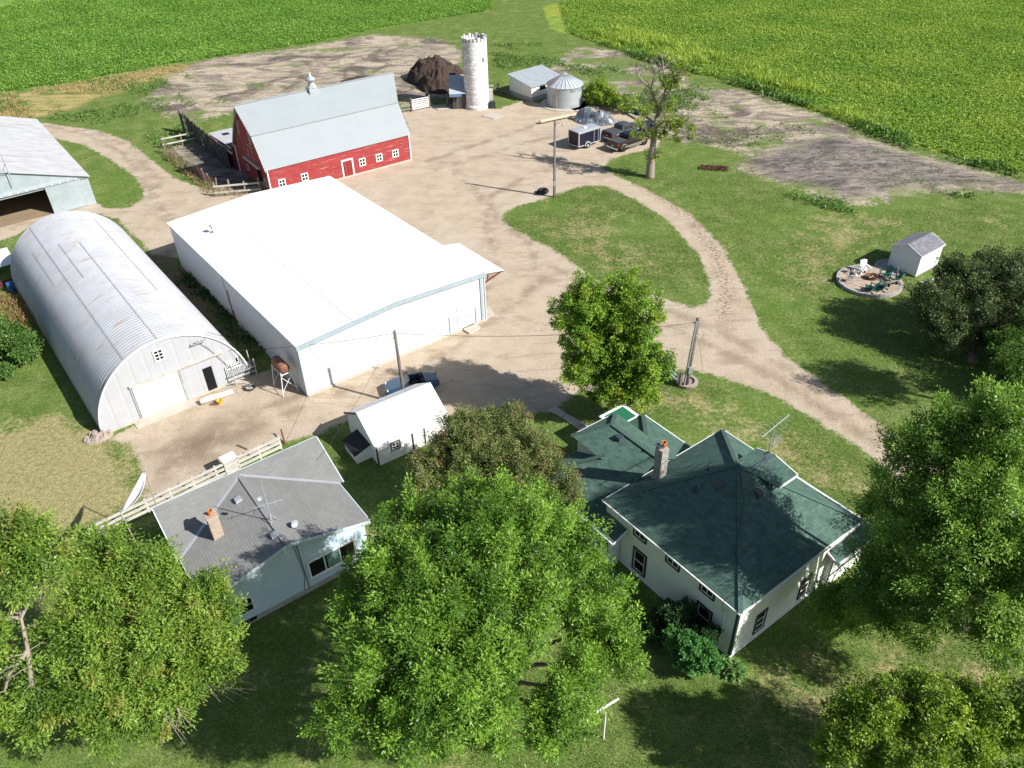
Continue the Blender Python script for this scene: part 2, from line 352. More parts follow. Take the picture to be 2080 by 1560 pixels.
OVAL = [(-0.52,73.78),(0.03,75.13),(1.67,76.57),(4.27,77.99),(8.01,80.80),(10.61,80.60),(13.25,76.95),(15.83,71.49),(17.21,64.21),(17.26,60.13),(16.79,57.40),(15.97,55.86),(14.89,55.30),(13.57,56.39),(11.00,58.24),(7.86,59.85),(4.44,66.01),(1.38,69.78),(-0.01,72.05)]
SOIL1 = [(-51.25,115.84),(-51.67,128.91),(-48.64,138.27),(-37.96,141.38),(-31.92,144.55),(-22.58,150.98),(-10.08,145.94),(-6.41,137.40),(-8.14,114.99),(-10.92,109.96),(-12.87,109.30),(-15.52,115.72),(-26.50,114.54),(-36.45,110.08),(-40.72,106.41),(-45.11,108.83)]
SOIL2 = [(19.47,102.81),(25.29,115.08),(28.89,114.01),(33.04,112.67),(37.37,105.31),(41.08,99.09),(42.95,92.55),(46.07,87.46),(49.78,83.44),(53.92,78.06),(59.23,71.78),(58.89,71.23),(52.61,75.62),(46.55,76.57),(40.17,75.81),(35.00,74.02),(33.08,75.60),(28.17,81.39),(25.46,84.40),(28.24,87.72),(24.16,92.18),(20.93,93.63),(19.26,97.77)]
SOIL3 = [(5.83,123.29),(13.04,138.24),(21.95,132.61),(27.49,120.98),(25.41,113.90),(18.17,106.95),(14.04,105.30),(10.55,109.81)]
MOUND = [(25.59,83.81),(29.03,88.58),(33.35,91.72),(40.23,94.84),(43.90,90.49),(47.80,85.06),(53.92,78.06),(57.81,74.25),(52.48,75.38),(44.11,76.76),(35.57,74.21),(33.08,75.60),(28.98,80.51)]
PEN = [(-41.36,96.44),(-38.06,98.56),(-33.33,95.76),(-25.58,81.50),(-31.15,81.53),(-34.79,86.59)]
FIELDL = [(-114.27,94.34),(-89.36,110.88),(-74.56,121.87),(-64.98,126.88),(-53.97,134.73),(-38.40,143.35),(-32.29,146.60),(-23.03,154.69),(-1.62,168.00),(-1.66,192.65),(-75.70,223.21),(-222.80,209.24)]
FIELDR = [(15.39,141.51),(21.09,132.11),(28.81,120.33),(33.84,115.86),(37.85,106.93),(41.81,99.40),(45.53,93.17),(48.90,87.54),(52.44,83.37),(55.51,80.06),(61.79,72.76),(74.14,64.32),(150.55,155.08),(51.71,189.79),(8.12,171.09),(8.89,150.63)]
STRAW = [(-82.85,111.31),(-73.93,120.61),(-64.41,125.54),(-52.76,133.45),(-47.75,135.20),(-51.68,125.50),(-58.28,117.67),(-61.00,110.93),(-67.59,107.88),(-77.95,103.10)]
DRY = [[(-37.60,41.03),(-31.86,44.46),(-25.21,40.46),(-22.89,35.74),(-22.89,33.27),(-26.75,31.51),(-32.72,32.13)], [(8.58,44.15),(12.62,45.39),(16.12,42.66),(18.83,38.42),(21.78,33.81),(20.45,31.86),(16.78,35.75),(12.35,40.72),(9.51,41.37)],
  [(9.84,21.76),(15.65,23.74),(27.73,23.59),(23.85,17.06),(9.25,17.51)], [(23.84,65.71),(30.04,73.91),(39.14,70.96),(28.15,59.89),(22.57,55.31)], [(0.49,72.57),(8.54,75.47),(15.62,60.67),(9.28,61.06)]]
TRACK = [[(14.37,81.11),(17.95,72.46),(18.73,65.07),(18.31,57.96),(16.92,53.38)]]
WORN = [(-23.68,37.54),(-24.40,40.92),(-21.17,43.39),(-18.27,45.49),(-16.23,42.61),(-16.31,40.05),(-22.05,35.07)]
GAP = [(-40.96,64.20),(-32.00,69.42),(-29.53,64.86),(-14.48,44.96),(-16.80,46.00),(-19.15,49.19),(-21.35,51.96)]

xs = np.concatenate([[-1500, -900, -600, -420, -300, -220, -170, -135], np.arange(-104, 98.1, 0.52), [115, 135, 170, 220, 300, 420, 600, 900, 1500]])
ys = np.concatenate([[-600, -200, -60, -15, 0], np.arange(10, 166, 0.52), [168, 172, 177, 184, 195, 215, 250, 300, 400, 600, 1000, 1800]])
GX, GY = np.meshgrid(xs, ys)
gx, gy = GX.ravel(), GY.ravel()
sd_yard = np.minimum(poly_sd(gx, gy, YARD), -poly_sd(gx, gy, OVAL))
sd_soil = np.maximum.reduce([poly_sd(gx, gy, SOIL1), poly_sd(gx, gy, SOIL2), poly_sd(gx, gy, SOIL3), poly_sd(gx, gy, PEN)])
sd_field = np.maximum.reduce([poly_sd(gx, gy, FIELDL), poly_sd(gx, gy, FIELDR)])
sd_field = np.where((gy > 205) | ((gx < -150) & (gy > 130)) | ((gx > 130) & (gy > 100)), np.maximum(sd_field, 5), sd_field)
a_dark = np.clip(np.maximum(poly_sd(gx, gy, MOUND) / 2.5, np.maximum(poly_sd(gx, gy, PEN) / 2, 0)), 0, 1)
a_green3 = np.clip(poly_sd(gx, gy, SOIL3) / 2, 0, 1)
a_green3 = np.maximum(a_green3, np.clip(poly_sd(gx, gy, SOIL2) / 2, 0, .25) * (1 - a_dark))
a_dry = np.zeros(gx.shape)
for d, k_ in zip(DRY, (2.1, 1.2, 1.0, .8, .9)): a_dry = np.maximum(a_dry, k_ * np.clip(poly_sd(gx, gy, d) / 3 + 0.3, 0, 1))
a_straw = np.clip(poly_sd(gx, gy, STRAW) / 2 + 0.4, 0, 1)
a_worn = np.clip(np.maximum(poly_sd(gx, gy, WORN) / 2.5, poly_sd(gx, gy, GAP) / 1.0), 0, 1)
a_track = np.clip(1 - line_d(gx, gy, TRACK[0]) / 1.1, 0, 1)
RUTS = [[(-12.26,47.57),(-6.78,51.86),(-2.05,58.36),(-0.99,65.40),(-2.19,72.76),(-1.47,79.30),(3.45,85.01),(9.70,87.43)], [(-9.86,45.65),(-5.14,49.74),(-0.22,55.87),(2.83,60.59),(2.22,67.15),(-0.97,73.81),(-3.59,81.42),(-7.14,88.80)], [(2.44,61.49),(8.67,56.13),(13.80,51.41),(18.39,45.99),(21.55,40.79),(24.39,35.85)],
  [(3.39,63.23),(9.68,57.66),(14.92,53.13),(19.52,47.47),(22.66,42.06),(25.46,36.94)], [(-30.24,71.40),(-35.21,76.24),(-39.49,84.16),(-46.33,95.19),(-54.28,102.86),(-60.93,106.30)], [(-32.60,74.32),(-37.27,80.05),(-38.86,85.49),(-45.72,96.81),(-54.26,104.35)], [(-9.42,88.99),(-2.69,94.82),(4.78,101.29)], [(-8.65,85.97),(-1.49,91.44),(6.37,96.61)],
  [(-22.57,37.49),(-19.60,40.20),(-16.23,42.61),(-12.60,45.21),(-8.62,47.39)], [(-23.70,38.93),(-20.36,41.76),(-16.88,44.00),(-13.15,46.41)]]
a_rut = np.zeros(gx.shape)
for q in RUTS: a_rut = np.maximum(a_rut, np.clip(1.15 - line_d(gx, gy, q) / 0.62, 0, 1))
a_yel = np.clip((gx + 10) / 20, 0, 1)                      # the field on the right runs yellow

def ground_material():
    t = NT('ground_cover'); P = t.coord('Object'); t.b.inputs['Specular IOR Level'].default_value = 0.12
    n_big = t.noise(P, 0.10, 4, 0.55); n_med = t.noise(P, 0.55, 6, 0.62); n_fin = t.noise(P, 3.2, 6, 0.7); n_grain = t.noise(P, 14.0, 4, 0.75)
    n_edge = t.noise(P, 0.9, 5, 0.65)
    streak = t.noise(t.scale(P, (0.22, 0.9, 1), R(38)), 1.0, 7, 0.66, 1.2)
    streak2 = t.noise(t.scale(P, (0.13, 0.42, 1), R(-14)), 1.0, 8, 0.68, 1.6)
    # lawn
    lawn = t.mix(t.mapr(n_med, 0.36, 0.66), (0.096, 0.152, 0.032), (0.158, 0.205, 0.060))
    lawn = t.mix(t.mapr(n_big, 0.42, 0.64), lawn, t.mix(0.5, lawn, (0.104, 0.172, 0.032)))
    dryf = t.math('ADD', t.math('MULTIPLY', t.attr('dry'), 0.17), t.math('MULTIPLY', t.math('SUBTRACT', n_med, 0.5), 0.5))
    dry = t.mapr(t.math('ADD', t.math('ADD', dryf, t.math('MULTIPLY', t.noise(P, 0.28, 6, 0.7, 0.6), 0.55)), t.math('MULTIPLY', n_fin, 0.5)), 0.58, 0.80)
    lawn = t.mix(t.math('MULTIPLY', dry, 0.68), lawn, (0.37, 0.30, 0.165))
    lawn = t.mix(t.math('MULTIPLY', t.attr('straw'), t.mapr(streak2, 0.35, 0.6)), lawn, (0.40, 0.31, 0.14))
    lawn = t.mix(t.math('MULTIPLY', t.attr('worn'), t.mapr(n_med, 0.3, 0.55)), lawn, (0.17, 0.135, 0.09))
    lawn = t.mix(1.0, lawn, t.mix(t.mapr(n_grain, 0.35, 0.65), (0.42, 0.42, 0.42), (1.5, 1.5, 1.5)), 'MULTIPLY')
    lawn = t.mix(0.6, lawn, t.mix(1.0, lawn, t.mix(t.mapr(n_fin, 0.32, 0.68), (0.55, 0.6, 0.5), (1.4, 1.35, 1.3)), 'MULTIPLY'))
    # gravel and sandy yard
    gr = t.mix(t.mapr(n_med, 0.35, 0.68), (0.470, 0.388, 0.295), (0.410, 0.332, 0.246))
    gr = t.mix(t.math('MULTIPLY', t.mapr(streak, 0.52, 0.66), 0.45), gr, (0.27, 0.205, 0.14))
    gr = t.mix(t.math('MULTIPLY', t.mapr(n_big, 0.55, 0.7), 0.35), gr, (0.50, 0.45, 0.38))
    gr = t.mix(t.math('MULTIPLY', t.mapr(t.noise(P, 0.075, 7, 0.7, 0.5), 0.58, 0.72), t.mapr(n_fin, 0.38, 0.6, 0.0, 0.7)), gr, (0.31, 0.25, 0.16))
    gr = t.mix(t.math('MULTIPLY', t.attr('worn'), t.mapr(t.noise(P, 0.5, 6, 0.7), 0.3, 0.6)), gr, (0.20, 0.155, 0.105))
    gr = t.mix(t.math('MULTIPLY', t.math('MULTIPLY', t.attr('rut'), t.mapr(n_med, 0.35, 0.6)), 0.85), gr, (0.265, 0.205, 0.145))
    gr = t.mix(t.math('MULTIPLY', t.attr('track'), t.mapr(n_fin, 0.45, 0.6)), gr, (0.19, 0.125, 0.075))
    gr = t.mix(1.0, gr, t.mix(t.mapr(n_grain, 0.3, 0.7), (0.66, 0.66, 0.66), (1.30, 1.30, 1.30)), 'MULTIPLY')
    # bare soil and sand
    so_ = t.mix(t.mapr(streak2, 0.42, 0.60), (0.43, 0.36, 0.265), (0.20, 0.168, 0.138))
    so_ = t.mix(t.mapr(t.noise(P, 0.13, 7, 0.68, 0.8), 0.49, 0.62), so_, (0.125, 0.102, 0.088))
    dk = t.mix(t.mapr(t.noise(t.scale(P, (0.20, 0.75, 1), R(-32)), 1.0, 8, 0.7, 2.0), 0.40, 0.62), (0.100, 0.086, 0.078), (0.30, 0.26, 0.225))
    dk = t.mix(t.math('MULTIPLY', t.mapr(n_fin, 0.42, 0.65), 0.5), dk, (0.14, 0.12, 0.105))
    so_ = t.mix(t.attr('dark'), so_, dk)
    veg = t.mapr(t.math('ADD', t.math('ADD', t.noise(P, 0.16, 6, 0.65), t.math('MULTIPLY', t.attr('mixed'), 0.12)), t.math('MULTIPLY', t.math('SUBTRACT', n_fin, 0.5), 0.4)), 0.55, 0.66)
    veg = t.math('MULTIPLY', veg, t.math('SUBTRACT', 1.0, t.math('MULTIPLY', t.attr('dark'), 0.85)))
    so_ = t.mix(veg, so_, t.mix(n_fin, (0.085, 0.150, 0.030), (0.18, 0.21, 0.075)))
    so_ = t.mix(1.0, so_, t.mix(t.mapr(n_fin, 0.3, 0.7), (0.68, 0.68, 0.68), (1.3, 1.3, 1.3)), 'MULTIPLY')
    # crop field, seen between the leaves
    fi = t.mix(t.mapr(n_med, 0.35, 0.65), (0.12, 0.23, 0.035), (0.20, 0.31, 0.055))
    fi = t.mix(t.math('MULTIPLY', t.attr('yellow'), t.mapr(streak2, 0.45, 0.6)), fi, (0.28, 0.30, 0.045))
    fi = t.mix(1.0, fi, t.mix(t.mapr(n_fin, 0.3, 0.7), (0.55, 0.55, 0.55), (1.35, 1.35, 1.35)), 'MULTIPLY')
    def mask(name, amp, w):
        e = t.math('ADD', t.attr(name), t.math('MULTIPLY', t.math('SUBTRACT', t.math('ADD', t.math('MULTIPLY', n_edge, 0.6), t.math('MULTIPLY', n_fin, 0.4)), 0.5), amp))
        return t.mapr(e, -w, w)
    col = t.mix(mask('sd_soil', 11.0, 0.9), lawn, so_)
    col = t.mix(mask('sd_yard', 2.3, 0.22), col, gr)
    col = t.mix(mask('sd_field', 2.5, 0.3), col, fi)
    h = t.math('ADD', t.math('MULTIPLY', n_grain, 0.5), t.math('ADD', n_fin, t.math('MULTIPLY', streak2, t.math('MULTIPLY', t.attr('dark'), 6.0))))
    t.bump(h, 0.55, 0.10)
    return t.out(col, 0.95)
GM = ground_material()
nx_, ny_ = len(xs), len(ys)
ii, jj = np.meshgrid(np.arange(ny_ - 1), np.arange(nx_ - 1), indexing='ij')
q0 = (ii * nx_ + jj).ravel(); quads = np.stack([q0, q0 + 1, q0 + nx_ + 1, q0 + nx_], 1)
def fmean(a): return a[quads].mean(1)
cls = np.zeros(len(quads), int)
cls[fmean(sd_soil) > 0] = 2; cls[fmean(sd_yard) > 0] = 1; cls[fmean(sd_field) > 0] = 3
mound_h = np.clip(poly_sd(gx, gy, MOUND), 0, 6) * 0.07
rng0 = np.random.default_rng(3)
gz = mound_h * (0.7 + 0.6 * rng0.random(gx.shape)) + np.where(sd_soil > 0.5, rng0.random(gx.shape) * 0.06, 0)
def mesh_np(name, V, F, attrs=None, material=None, fattrs=None, parent=None, smooth=False):
    me = bpy.data.meshes.new(name); nv, nf, k = len(V), len(F), F.shape[1]
    me.vertices.add(nv); me.vertices.foreach_set('co', np.ascontiguousarray(V, dtype=np.float32).ravel())
    me.loops.add(nf * k); me.loops.foreach_set('vertex_index', np.ascontiguousarray(F, dtype=np.int32).ravel())
    me.polygons.add(nf); me.polygons.foreach_set('loop_start', np.arange(0, nf * k, k, dtype=np.int32))
    me.polygons.foreach_set('loop_total', np.full(nf, k, dtype=np.int32)) if bpy.app.version < (4, 1, 0) else None
    if smooth: me.polygons.foreach_set('use_smooth', np.ones(nf, dtype=bool))
    me.update(calc_edges=True)
    for nme, a in (attrs or {}).items():
        me.attributes.new(nme, 'FLOAT', 'POINT').data.foreach_set('value', np.ascontiguousarray(a, dtype=np.float32))
    for nme, a in (fattrs or {}).items():
        me.attributes.new(nme, 'FLOAT', 'FACE').data.foreach_set('value', np.ascontiguousarray(a, dtype=np.float32))
    if material: me.materials.append(material)
    o = bpy.data.objects.new(name, me); COL.objects.link(o)
    if parent is not None: o.parent = parent
    return o
for ci, nme in enumerate(('lawn', 'gravel_yard', 'bare_soil', 'crop_field')):
    F = quads[cls == ci]; used, inv = np.unique(F, return_inverse=True); F = inv.reshape(F.shape)
    V = np.stack([gx, gy, gz], 1)[used]
    A = dict(sd_yard=sd_yard, sd_soil=sd_soil, sd_field=sd_field, dark=a_dark, mixed=a_green3, dry=a_dry, straw=a_straw, worn=a_worn, track=a_track, rut=a_rut, yellow=a_yel)
    structure(mesh_np(nme, V, F, {k: v[used] for k, v in A.items()}, GM, smooth=True))

# ------------------------------------------------------------------ leaves
def leaf_material(name, dark, light, warm=None, warm_at=0.95, trans=0.32, gloss=0.28):
    t = NT(name); r = t.attr('rnd'); t.n.remove(t.b)
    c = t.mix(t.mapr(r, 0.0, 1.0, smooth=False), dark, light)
    if warm: c = t.mix(t.mapr(r, warm_at - 0.03, warm_at + 0.03), c, warm)
    c = t.mix(0.35, c, t.mix(1.0, c, t.mix(t.noise(t.coord(), 0.7, 3, 0.6), (0.55, 0.6, 0.5), (1.4, 1.35, 1.3)), 'MULTIPLY'))
    d = t.n.new('ShaderNodeBsdfPrincipled'); d.inputs['Roughness'].default_value = 0.42; d.inputs['Specular IOR Level'].default_value = gloss
    tr = t.n.new('ShaderNodeBsdfTranslucent'); mx = t.n.new('ShaderNodeMixShader'); mx.inputs[0].default_value = trans
    t.l.new(c, d.inputs['Base Color'])
    c2 = t.mix(1.0, c, (1.25, 1.3, 0.6), 'MULTIPLY'); t.l.new(c2, tr.inputs['Color'])
    t.l.new(d.outputs[0], mx.inputs[1]); t.l.new(tr.outputs[0], mx.inputs[2])
    t.l.new(mx.outputs[0], t.n['Material Output'].inputs['Surface'])
    return t.m
def unit(v): return v / np.maximum(np.linalg.norm(v, axis=-1, keepdims=True), 1e-9)
def leaf_quads(rng, pos, direc, ln, wd, upb=0.6, face=None):
    """diamond leaves at pos pointing along direc, their faces turned up and outward"""
    n = len(pos); d = unit(direc); nr = rng.normal(size=(n, 3)) * 0.75 + np.array([0, 0, upb * 1.5])
    if face is not None: nr = nr + face
    nr = unit(nr)
    s = unit(np.cross(d, nr)); L = ln[:, None]; W = wd[:, None]
    fold = np.cross(s, d) * (W * 0.25)
    V = np.stack([pos, pos + d * L * 0.45 + s * W * 0.5 + fold, pos + d * L, pos + d * L * 0.45 - s * W * 0.5 + fold], 1)
    return V.reshape(-1, 3)
def crown_points(rng, lobes, n, shell=0.55, inner=0.12):
    """cluster centres over a union of ellipsoid lobes (x,y,z,rx,ry,rz)"""
    L = np.array(lobes, float); C = L[:, :3]; Rr = L[:, 3:6]
    area = (Rr[:, 0] * Rr[:, 1] + Rr[:, 0] * Rr[:, 2] + Rr[:, 1] * Rr[:, 2]); pr = area / area.sum()
    pts, outs = [], []
    while sum(len(p) for p in pts) < n:
        k = rng.choice(len(L), 2000, p=pr); d = unit(rng.normal(size=(2000, 3)))
        r = np.where(rng.random(2000) < inner, rng.random(2000) * shell, shell + (1.14 - shell) * rng.random(2000) ** 0.7)
        p = C[k] + d * Rr[k] * r[:, None]
        q = np.sqrt((((p[:, None, :] - C[None]) / Rr[None]) ** 2).sum(2)); q[np.arange(2000), k] = 9
        keep = (q.min(1) > 0.58) & (p[:, 2] > 0.25)
        pts.append(p[keep]); outs.append(unit(d / Rr[k])[keep])
    return np.concatenate(pts)[:n], np.concatenate(outs)[:n]
def foliage(name, lobes, ncl, nlf, ln, wd, material, parent, seed, csize=0.55, droop=0.25, upb=0.95, upward=0.45, inner=0.12, tint=(0.5, 0.28), zlim=None):
    rng = np.random.default_rng(seed)
    c, o = crown_points(rng, lobes, ncl, inner=inner)
    ax = unit(o * 0.8 + np.array([0, 0, upward]) + rng.normal(size=c.shape) * 0.45)
    cs = csize * (0.6 + 0.8 * rng.random(ncl)); ct = np.clip(tint[0] + tint[1] * rng.normal(size=ncl), 0, 1)
    k = np.repeat(np.arange(ncl), nlf); n = len(k)
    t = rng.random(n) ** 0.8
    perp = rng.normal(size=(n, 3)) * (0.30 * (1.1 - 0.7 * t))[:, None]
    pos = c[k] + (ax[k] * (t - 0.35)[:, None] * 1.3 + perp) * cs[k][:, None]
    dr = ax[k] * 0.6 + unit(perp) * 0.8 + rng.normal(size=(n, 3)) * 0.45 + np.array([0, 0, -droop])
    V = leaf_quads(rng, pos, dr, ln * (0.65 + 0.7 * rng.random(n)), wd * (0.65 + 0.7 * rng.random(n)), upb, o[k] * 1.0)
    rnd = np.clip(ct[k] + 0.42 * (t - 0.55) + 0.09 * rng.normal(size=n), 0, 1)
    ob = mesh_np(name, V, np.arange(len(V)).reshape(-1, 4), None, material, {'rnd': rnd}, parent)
    return ob, c
def wood(name, base, r0, lobes, material, parent, seed, cl=None, ntwig=60, split=0.35, lean=(0, 0), sides=8):
    rng = random.Random(seed); mb = MB(); b = Vector(base)
    zs = [l[2] for l in lobes]; top = Vector((sum(l[0] for l in lobes) / len(lobes), sum(l[1] for l in lobes) / len(lobes), min(zs) * 0.5 + sum(zs) / len(zs) * 0.5))
    f = b.lerp(top, split); f.x = b.x + (f.x - b.x) * 0.5; f.y = b.y + (f.y - b.y) * 0.5
    mid = b.lerp(f, 0.5)
    mb.tube([b - Vector((0, 0, 0.15)), b + Vector((0, 0, 0.25)), mid, f], [r0 * 1.35, r0 * 1.05, r0 * 0.9, r0 * 0.8], sides + 2)
    tips = []
    for l in lobes:
        e = Vector(l[:3]); m1 = f.lerp(e, 0.45) + Vector((rng.uniform(-.3, .3), rng.uniform(-.3, .3), rng.uniform(0, .5)))
        rr = r0 * min(0.55, 0.25 + 0.06 * l[3])
        mb.tube([f, m1, e], [rr, rr * 0.7, rr * 0.3], sides - 1); tips.append((m1, e, rr))
    if cl is not None and len(cl):
        for i in range(ntwig):
            p = Vector(cl[rng.randrange(len(cl))]); m1, e, rr = min(tips, key=lambda q: (q[1] - p).length)
            s_ = m1.lerp(e, rng.uniform(0.3, 1.0)); mm = s_.lerp(p, 0.5) + Vector((rng.uniform(-.2, .2), rng.uniform(-.2, .2), rng.uniform(-.1, .3)))
            mb.tube([s_, mm, p], [rr * 0.28, rr * 0.18, 0.012], 4, False)
    return obj(name, mb, material, parent, True)
bark = mat('bark', (0.21, 0.175, 0.14), (0.12, 0.10, 0.085), 3.0, 0.95, bump=1.0, stretch=(2.5, 0.6, 1))
bark_pale = mat('bark_pale', (0.30, 0.25, 0.20), (0.19, 0.155, 0.125), 3.0, 0.95, bump=0.8, stretch=(2.5, 0.6, 1))
LF = {'ash': leaf_material('ash_leaves', (0.056, 0.140, 0.018), (0.245, 0.415, 0.056)),
      'ash2': leaf_material('gold_ash_leaves', (0.072, 0.152, 0.020), (0.290, 0.435, 0.070), (0.26, 0.22, 0.06), 0.99),
      'willow': leaf_material('slender_leaves', (0.068, 0.155, 0.026), (0.300, 0.465, 0.090)),
      'maple': leaf_material('maple_leaves', (0.085, 0.185, 0.020), (0.290, 0.440, 0.055), (0.27, 0.33, 0.04), 0.965),
      'apple': leaf_material('apple_leaves', (0.085, 0.120, 0.032), (0.245, 0.285, 0.095), (0.22, 0.14, 0.07), 0.965, 0.22),
      'crab': leaf_material('crab_leaves', (0.032, 0.060, 0.020), (0.140, 0.185, 0.068), None, 0.95, 0.2),
      'lilac': leaf_material('lilac_leaves', (0.018, 0.055, 0.016), (0.050, 0.110, 0.030), None, 0.95, 0.2),
      'hydrangea': leaf_material('shrub_leaves', (0.040, 0.140, 0.030), (0.120, 0.300, 0.080)),
      'hosta': leaf_material('hosta_leaves', (0.08, 0.20, 0.04), (0.24, 0.38, 0.12)),
      'yellow': leaf_material('yellowing_leaves', (0.100, 0.190, 0.022), (0.320, 0.440, 0.055)),
      'walnut': leaf_material('sparse_leaves', (0.120, 0.200, 0.022), (0.290, 0.370, 0.045)),
      'weed': leaf_material('weed_leaves', (0.060, 0.145, 0.028), (0.145, 0.255, 0.060)),
      'straw': leaf_material('dry_grass_blades', (0.28, 0.19, 0.08), (0.54, 0.43, 0.22)),
      'grass': leaf_material('grass_blades', (0.08, 0.15, 0.030), (0.22, 0.27, 0.09), (0.40, 0.34, 0.18), 0.82),
      'bean': leaf_material('bean_leaves', (0.125, 0.265, 0.044), (0.285, 0.450, 0.095), gloss=0.12),
      'beany': leaf_material('yellow_bean_leaves', (0.140, 0.285, 0.045), (0.400, 0.500, 0.100), gloss=0.12)}

def tree(name, label, cat, base, lobes, kind, ncl, nlf, ln, wd, trunk_r, seed, group=None, bk=None, **kw):
    t = thing(name, label, cat, base, 0, group)
    k_ = kw.pop('shrink', 0.84); lb = [(l[0] - base[0], l[1] - base[1], l[2], l[3] * k_, (l[4] if len(l) > 4 else l[3]) * k_, (l[5] if len(l) > 5 else l[3] * 0.85) * k_) for l in lobes]
    tw = kw.pop('ntwig', 60); sp_ = kw.pop('split', 0.35)
    cr_, cl = foliage('crown', lb, ncl, nlf, ln, wd, LF[kind], t, seed, **kw)
    wood('trunk', (0, 0, 0), trunk_r, lb, bk or bark, t, seed, cl, tw, sp_)
    return t

# ------------------------------------------------------------------ red barn
def barn():
    W, D, HE, HR, VB, ZB = 16.859, 9.576, 3.12, 8.60, 2.088, 6.055
    t = thing('barn', 'red gambrel barn with silver metal roof and cupola', 'barn', (-24.832, 80.302), 0.602)
    prof = [(0, -0.1), (0, HE), (VB, ZB - .05), (D / 2, HR - .08), (D - VB, ZB - .05), (D, HE), (D, -0.1)]
    w = MB(); k = len(prof)
    w.add([(0, p, z) for p, z in prof] + [(W, p, z) for p, z in prof], [tuple(range(k)), tuple(range(2 * k - 1, k - 1, -1))] + [(i, i + 1, i + 1 + k, i + k) for i in (0, k - 2)])
    obj('wall', w, M['barn_red'], t)
    r = MB(); o, e = 0.22, 0.14
    fl = 1.45                                    # hay hood: the right end of the ridge juts out
    top = HR
    def line(v, z, x0, x1): return [(x0, v, z), (x1, v, z)]
    se = (ZB - HE) / VB
    a = [(-o, -e, HE - e * se + .05), (W + o, -e, HE - e * se + .05)]; b = [(-o, VB, ZB), (W + o, VB, ZB)]; c = [(-o - .25, D / 2, top), (W + fl, D / 2, top)]
    b2 = [(-o, D - VB, ZB), (W + o, D - VB, ZB)]; a2 = [(-o, D + e, HE - e * se + .05), (W + o, D + e, HE - e * se + .05)]
    r.slab([a[0], a[1], b[1], b[0]], .05); r.slab([b[0], b[1], c[1], c[0]], .05); r.slab([c[0], c[1], b2[1], b2[0]], .05); r.slab([b2[0], b2[1], a2[1], a2[0]], .05)
    obj('roof', r, M['barn_roof'], t)
    rs = MB(); rs.bar((-o, VB - .03, ZB + .03), (W + o, VB - .03, ZB + .03), .16, .05); rs.bar((-o - .25, D / 2, top + .03), (W + fl, D / 2, top + .03), .24, .05)  # pale bar at the break paints a highlight line; second bar caps the ridge
    obj('ridge_cap', rs, M['galv_plain'], t)
    tr = MB()
    for x in (-.03, W + .03):
        tr.box(x - .06, x + .06, -.08, .10, 0, HE); tr.box(x - .06, x + .06, D - .1, D + .08, 0, HE)
    osplit('corner_board', tr, M['white_paint'], t)
    rk = MB()
    for x in (-o - .02,):
        for p, q in ((a[0], b[0]), (b[0], c[0]), (c[0], b2[0]), (b2[0], a2[0])):
            p2, q2 = Vector(p), Vector(q); rk.bar((x, p2.y, p2.z - .14), (x if q is not c[0] else x - .25, q2.y, q2.z - .14), .05, .16)
    obj('rake_board', rk, M['old_white'], t)
    for a0 in (1.31, 3.89, 10.78, 12.89, 14.97):
        window(t, 'f', 0, a0 - .40, a0 + .40, .82, 1.70, M['white_paint'], M['glass_dark'], 2, 2, .11, .05, mw=.07)
    d = MB(); wbox(d, 'f', 0, 8.42, 9.52, .02, 1.86, 0, .03); do = obj('door', d, M['door_red'], t)
    f = MB(); wbox(f, 'f', 0, 8.26, 8.42, 0, 2.02, 0, .06); wbox(f, 'f', 0, 9.52, 9.68, 0, 2.02, 0, .06); wbox(f, 'f', 0, 8.42, 9.52, 1.86, 2.02, 0, .06); obj('frame', f, M['white_paint'], do)
    fd = MB(); fd.box(-.05, W + .12, -.12, -.005, -.1, .14); obj('foundation', fd, M['concrete'], t)
    # gable end towards the corral: long loft windows, hay door outline, sliding door under its track
    window(t, 'l', 0, 6.6, 7.0, 5.0, 6.7, M['old_white'], M['glass_dark'], 1, 2, .10, .05)
    window(t, 'l', 0, 3.3, 3.8, 4.7, 6.3, M['old_white'], M['glass_dark'], 1, 3, .10, .05)
    h = MB(); wbox(h, 'l', 0, 3.7, 5.2, 4.3, 4.38, 0, .04); wbox(h, 'l', 0, 3.62, 3.7, 2.6, 4.38, 0, .04); wbox(h, 'l', 0, 4.9, 4.98, 3.0, 4.0, 0, .04); wbox(h, 'l', 0, 4.3, 4.9, 2.94, 3.0, 0, .04)
    obj('hay_door_trim', h, M['old_white'], t)
    o_ = MB(); wbox(o_, 'l', 0, 2.0, 3.0, 0, 2.3, 0, .02); obj('doorway', o_, M['dark_opening'], t)
    sdoor = MB(); wbox(sdoor, 'l', 0, 3.0, 6.6, .1, 2.4, .06, .14); so2 = obj('sliding_door', sdoor, M['barn_red_dark'], t)
    window(so2, 'l', -.15, 5.6, 6.2, 1.2, 1.9, M['old_white'], M['glass_dark'], 2, 2, .08, .03)
    tk = MB(); wbox(tk, 'l', 0, 2.1, 6.7, 2.45, 2.65, .02, .26); obj('door_track', tk, M['old_white'], t)
    window(t, 'l', 0, .9, 1.6, .8, 1.6, M['old_white'], M['glass_dark'], 1, 1, .12, .05)
    # cupola
    cx, cy = 8.25, D / 2
    c0 = MB(); c0.box(cx - .50, cx + .50, cy - .50, cy + .50, HR - .65, HR + .22); cu = obj('cupola', c0, M['galv_plain'], t)
    q_ = lambda pr: [(r_ * .68, HR + .22 + (z_ - .35) * .62) for r_, z_ in pr]
    c1 = MB(); c1.lathe(q_([(.86, .35), (.86, .43), (.66, .60), (.48, 1.0), (.44, 1.35), (.54, 1.5)]), (cx, cy, 0), 8); obj('neck', c1, M['galv_old'], cu, False)
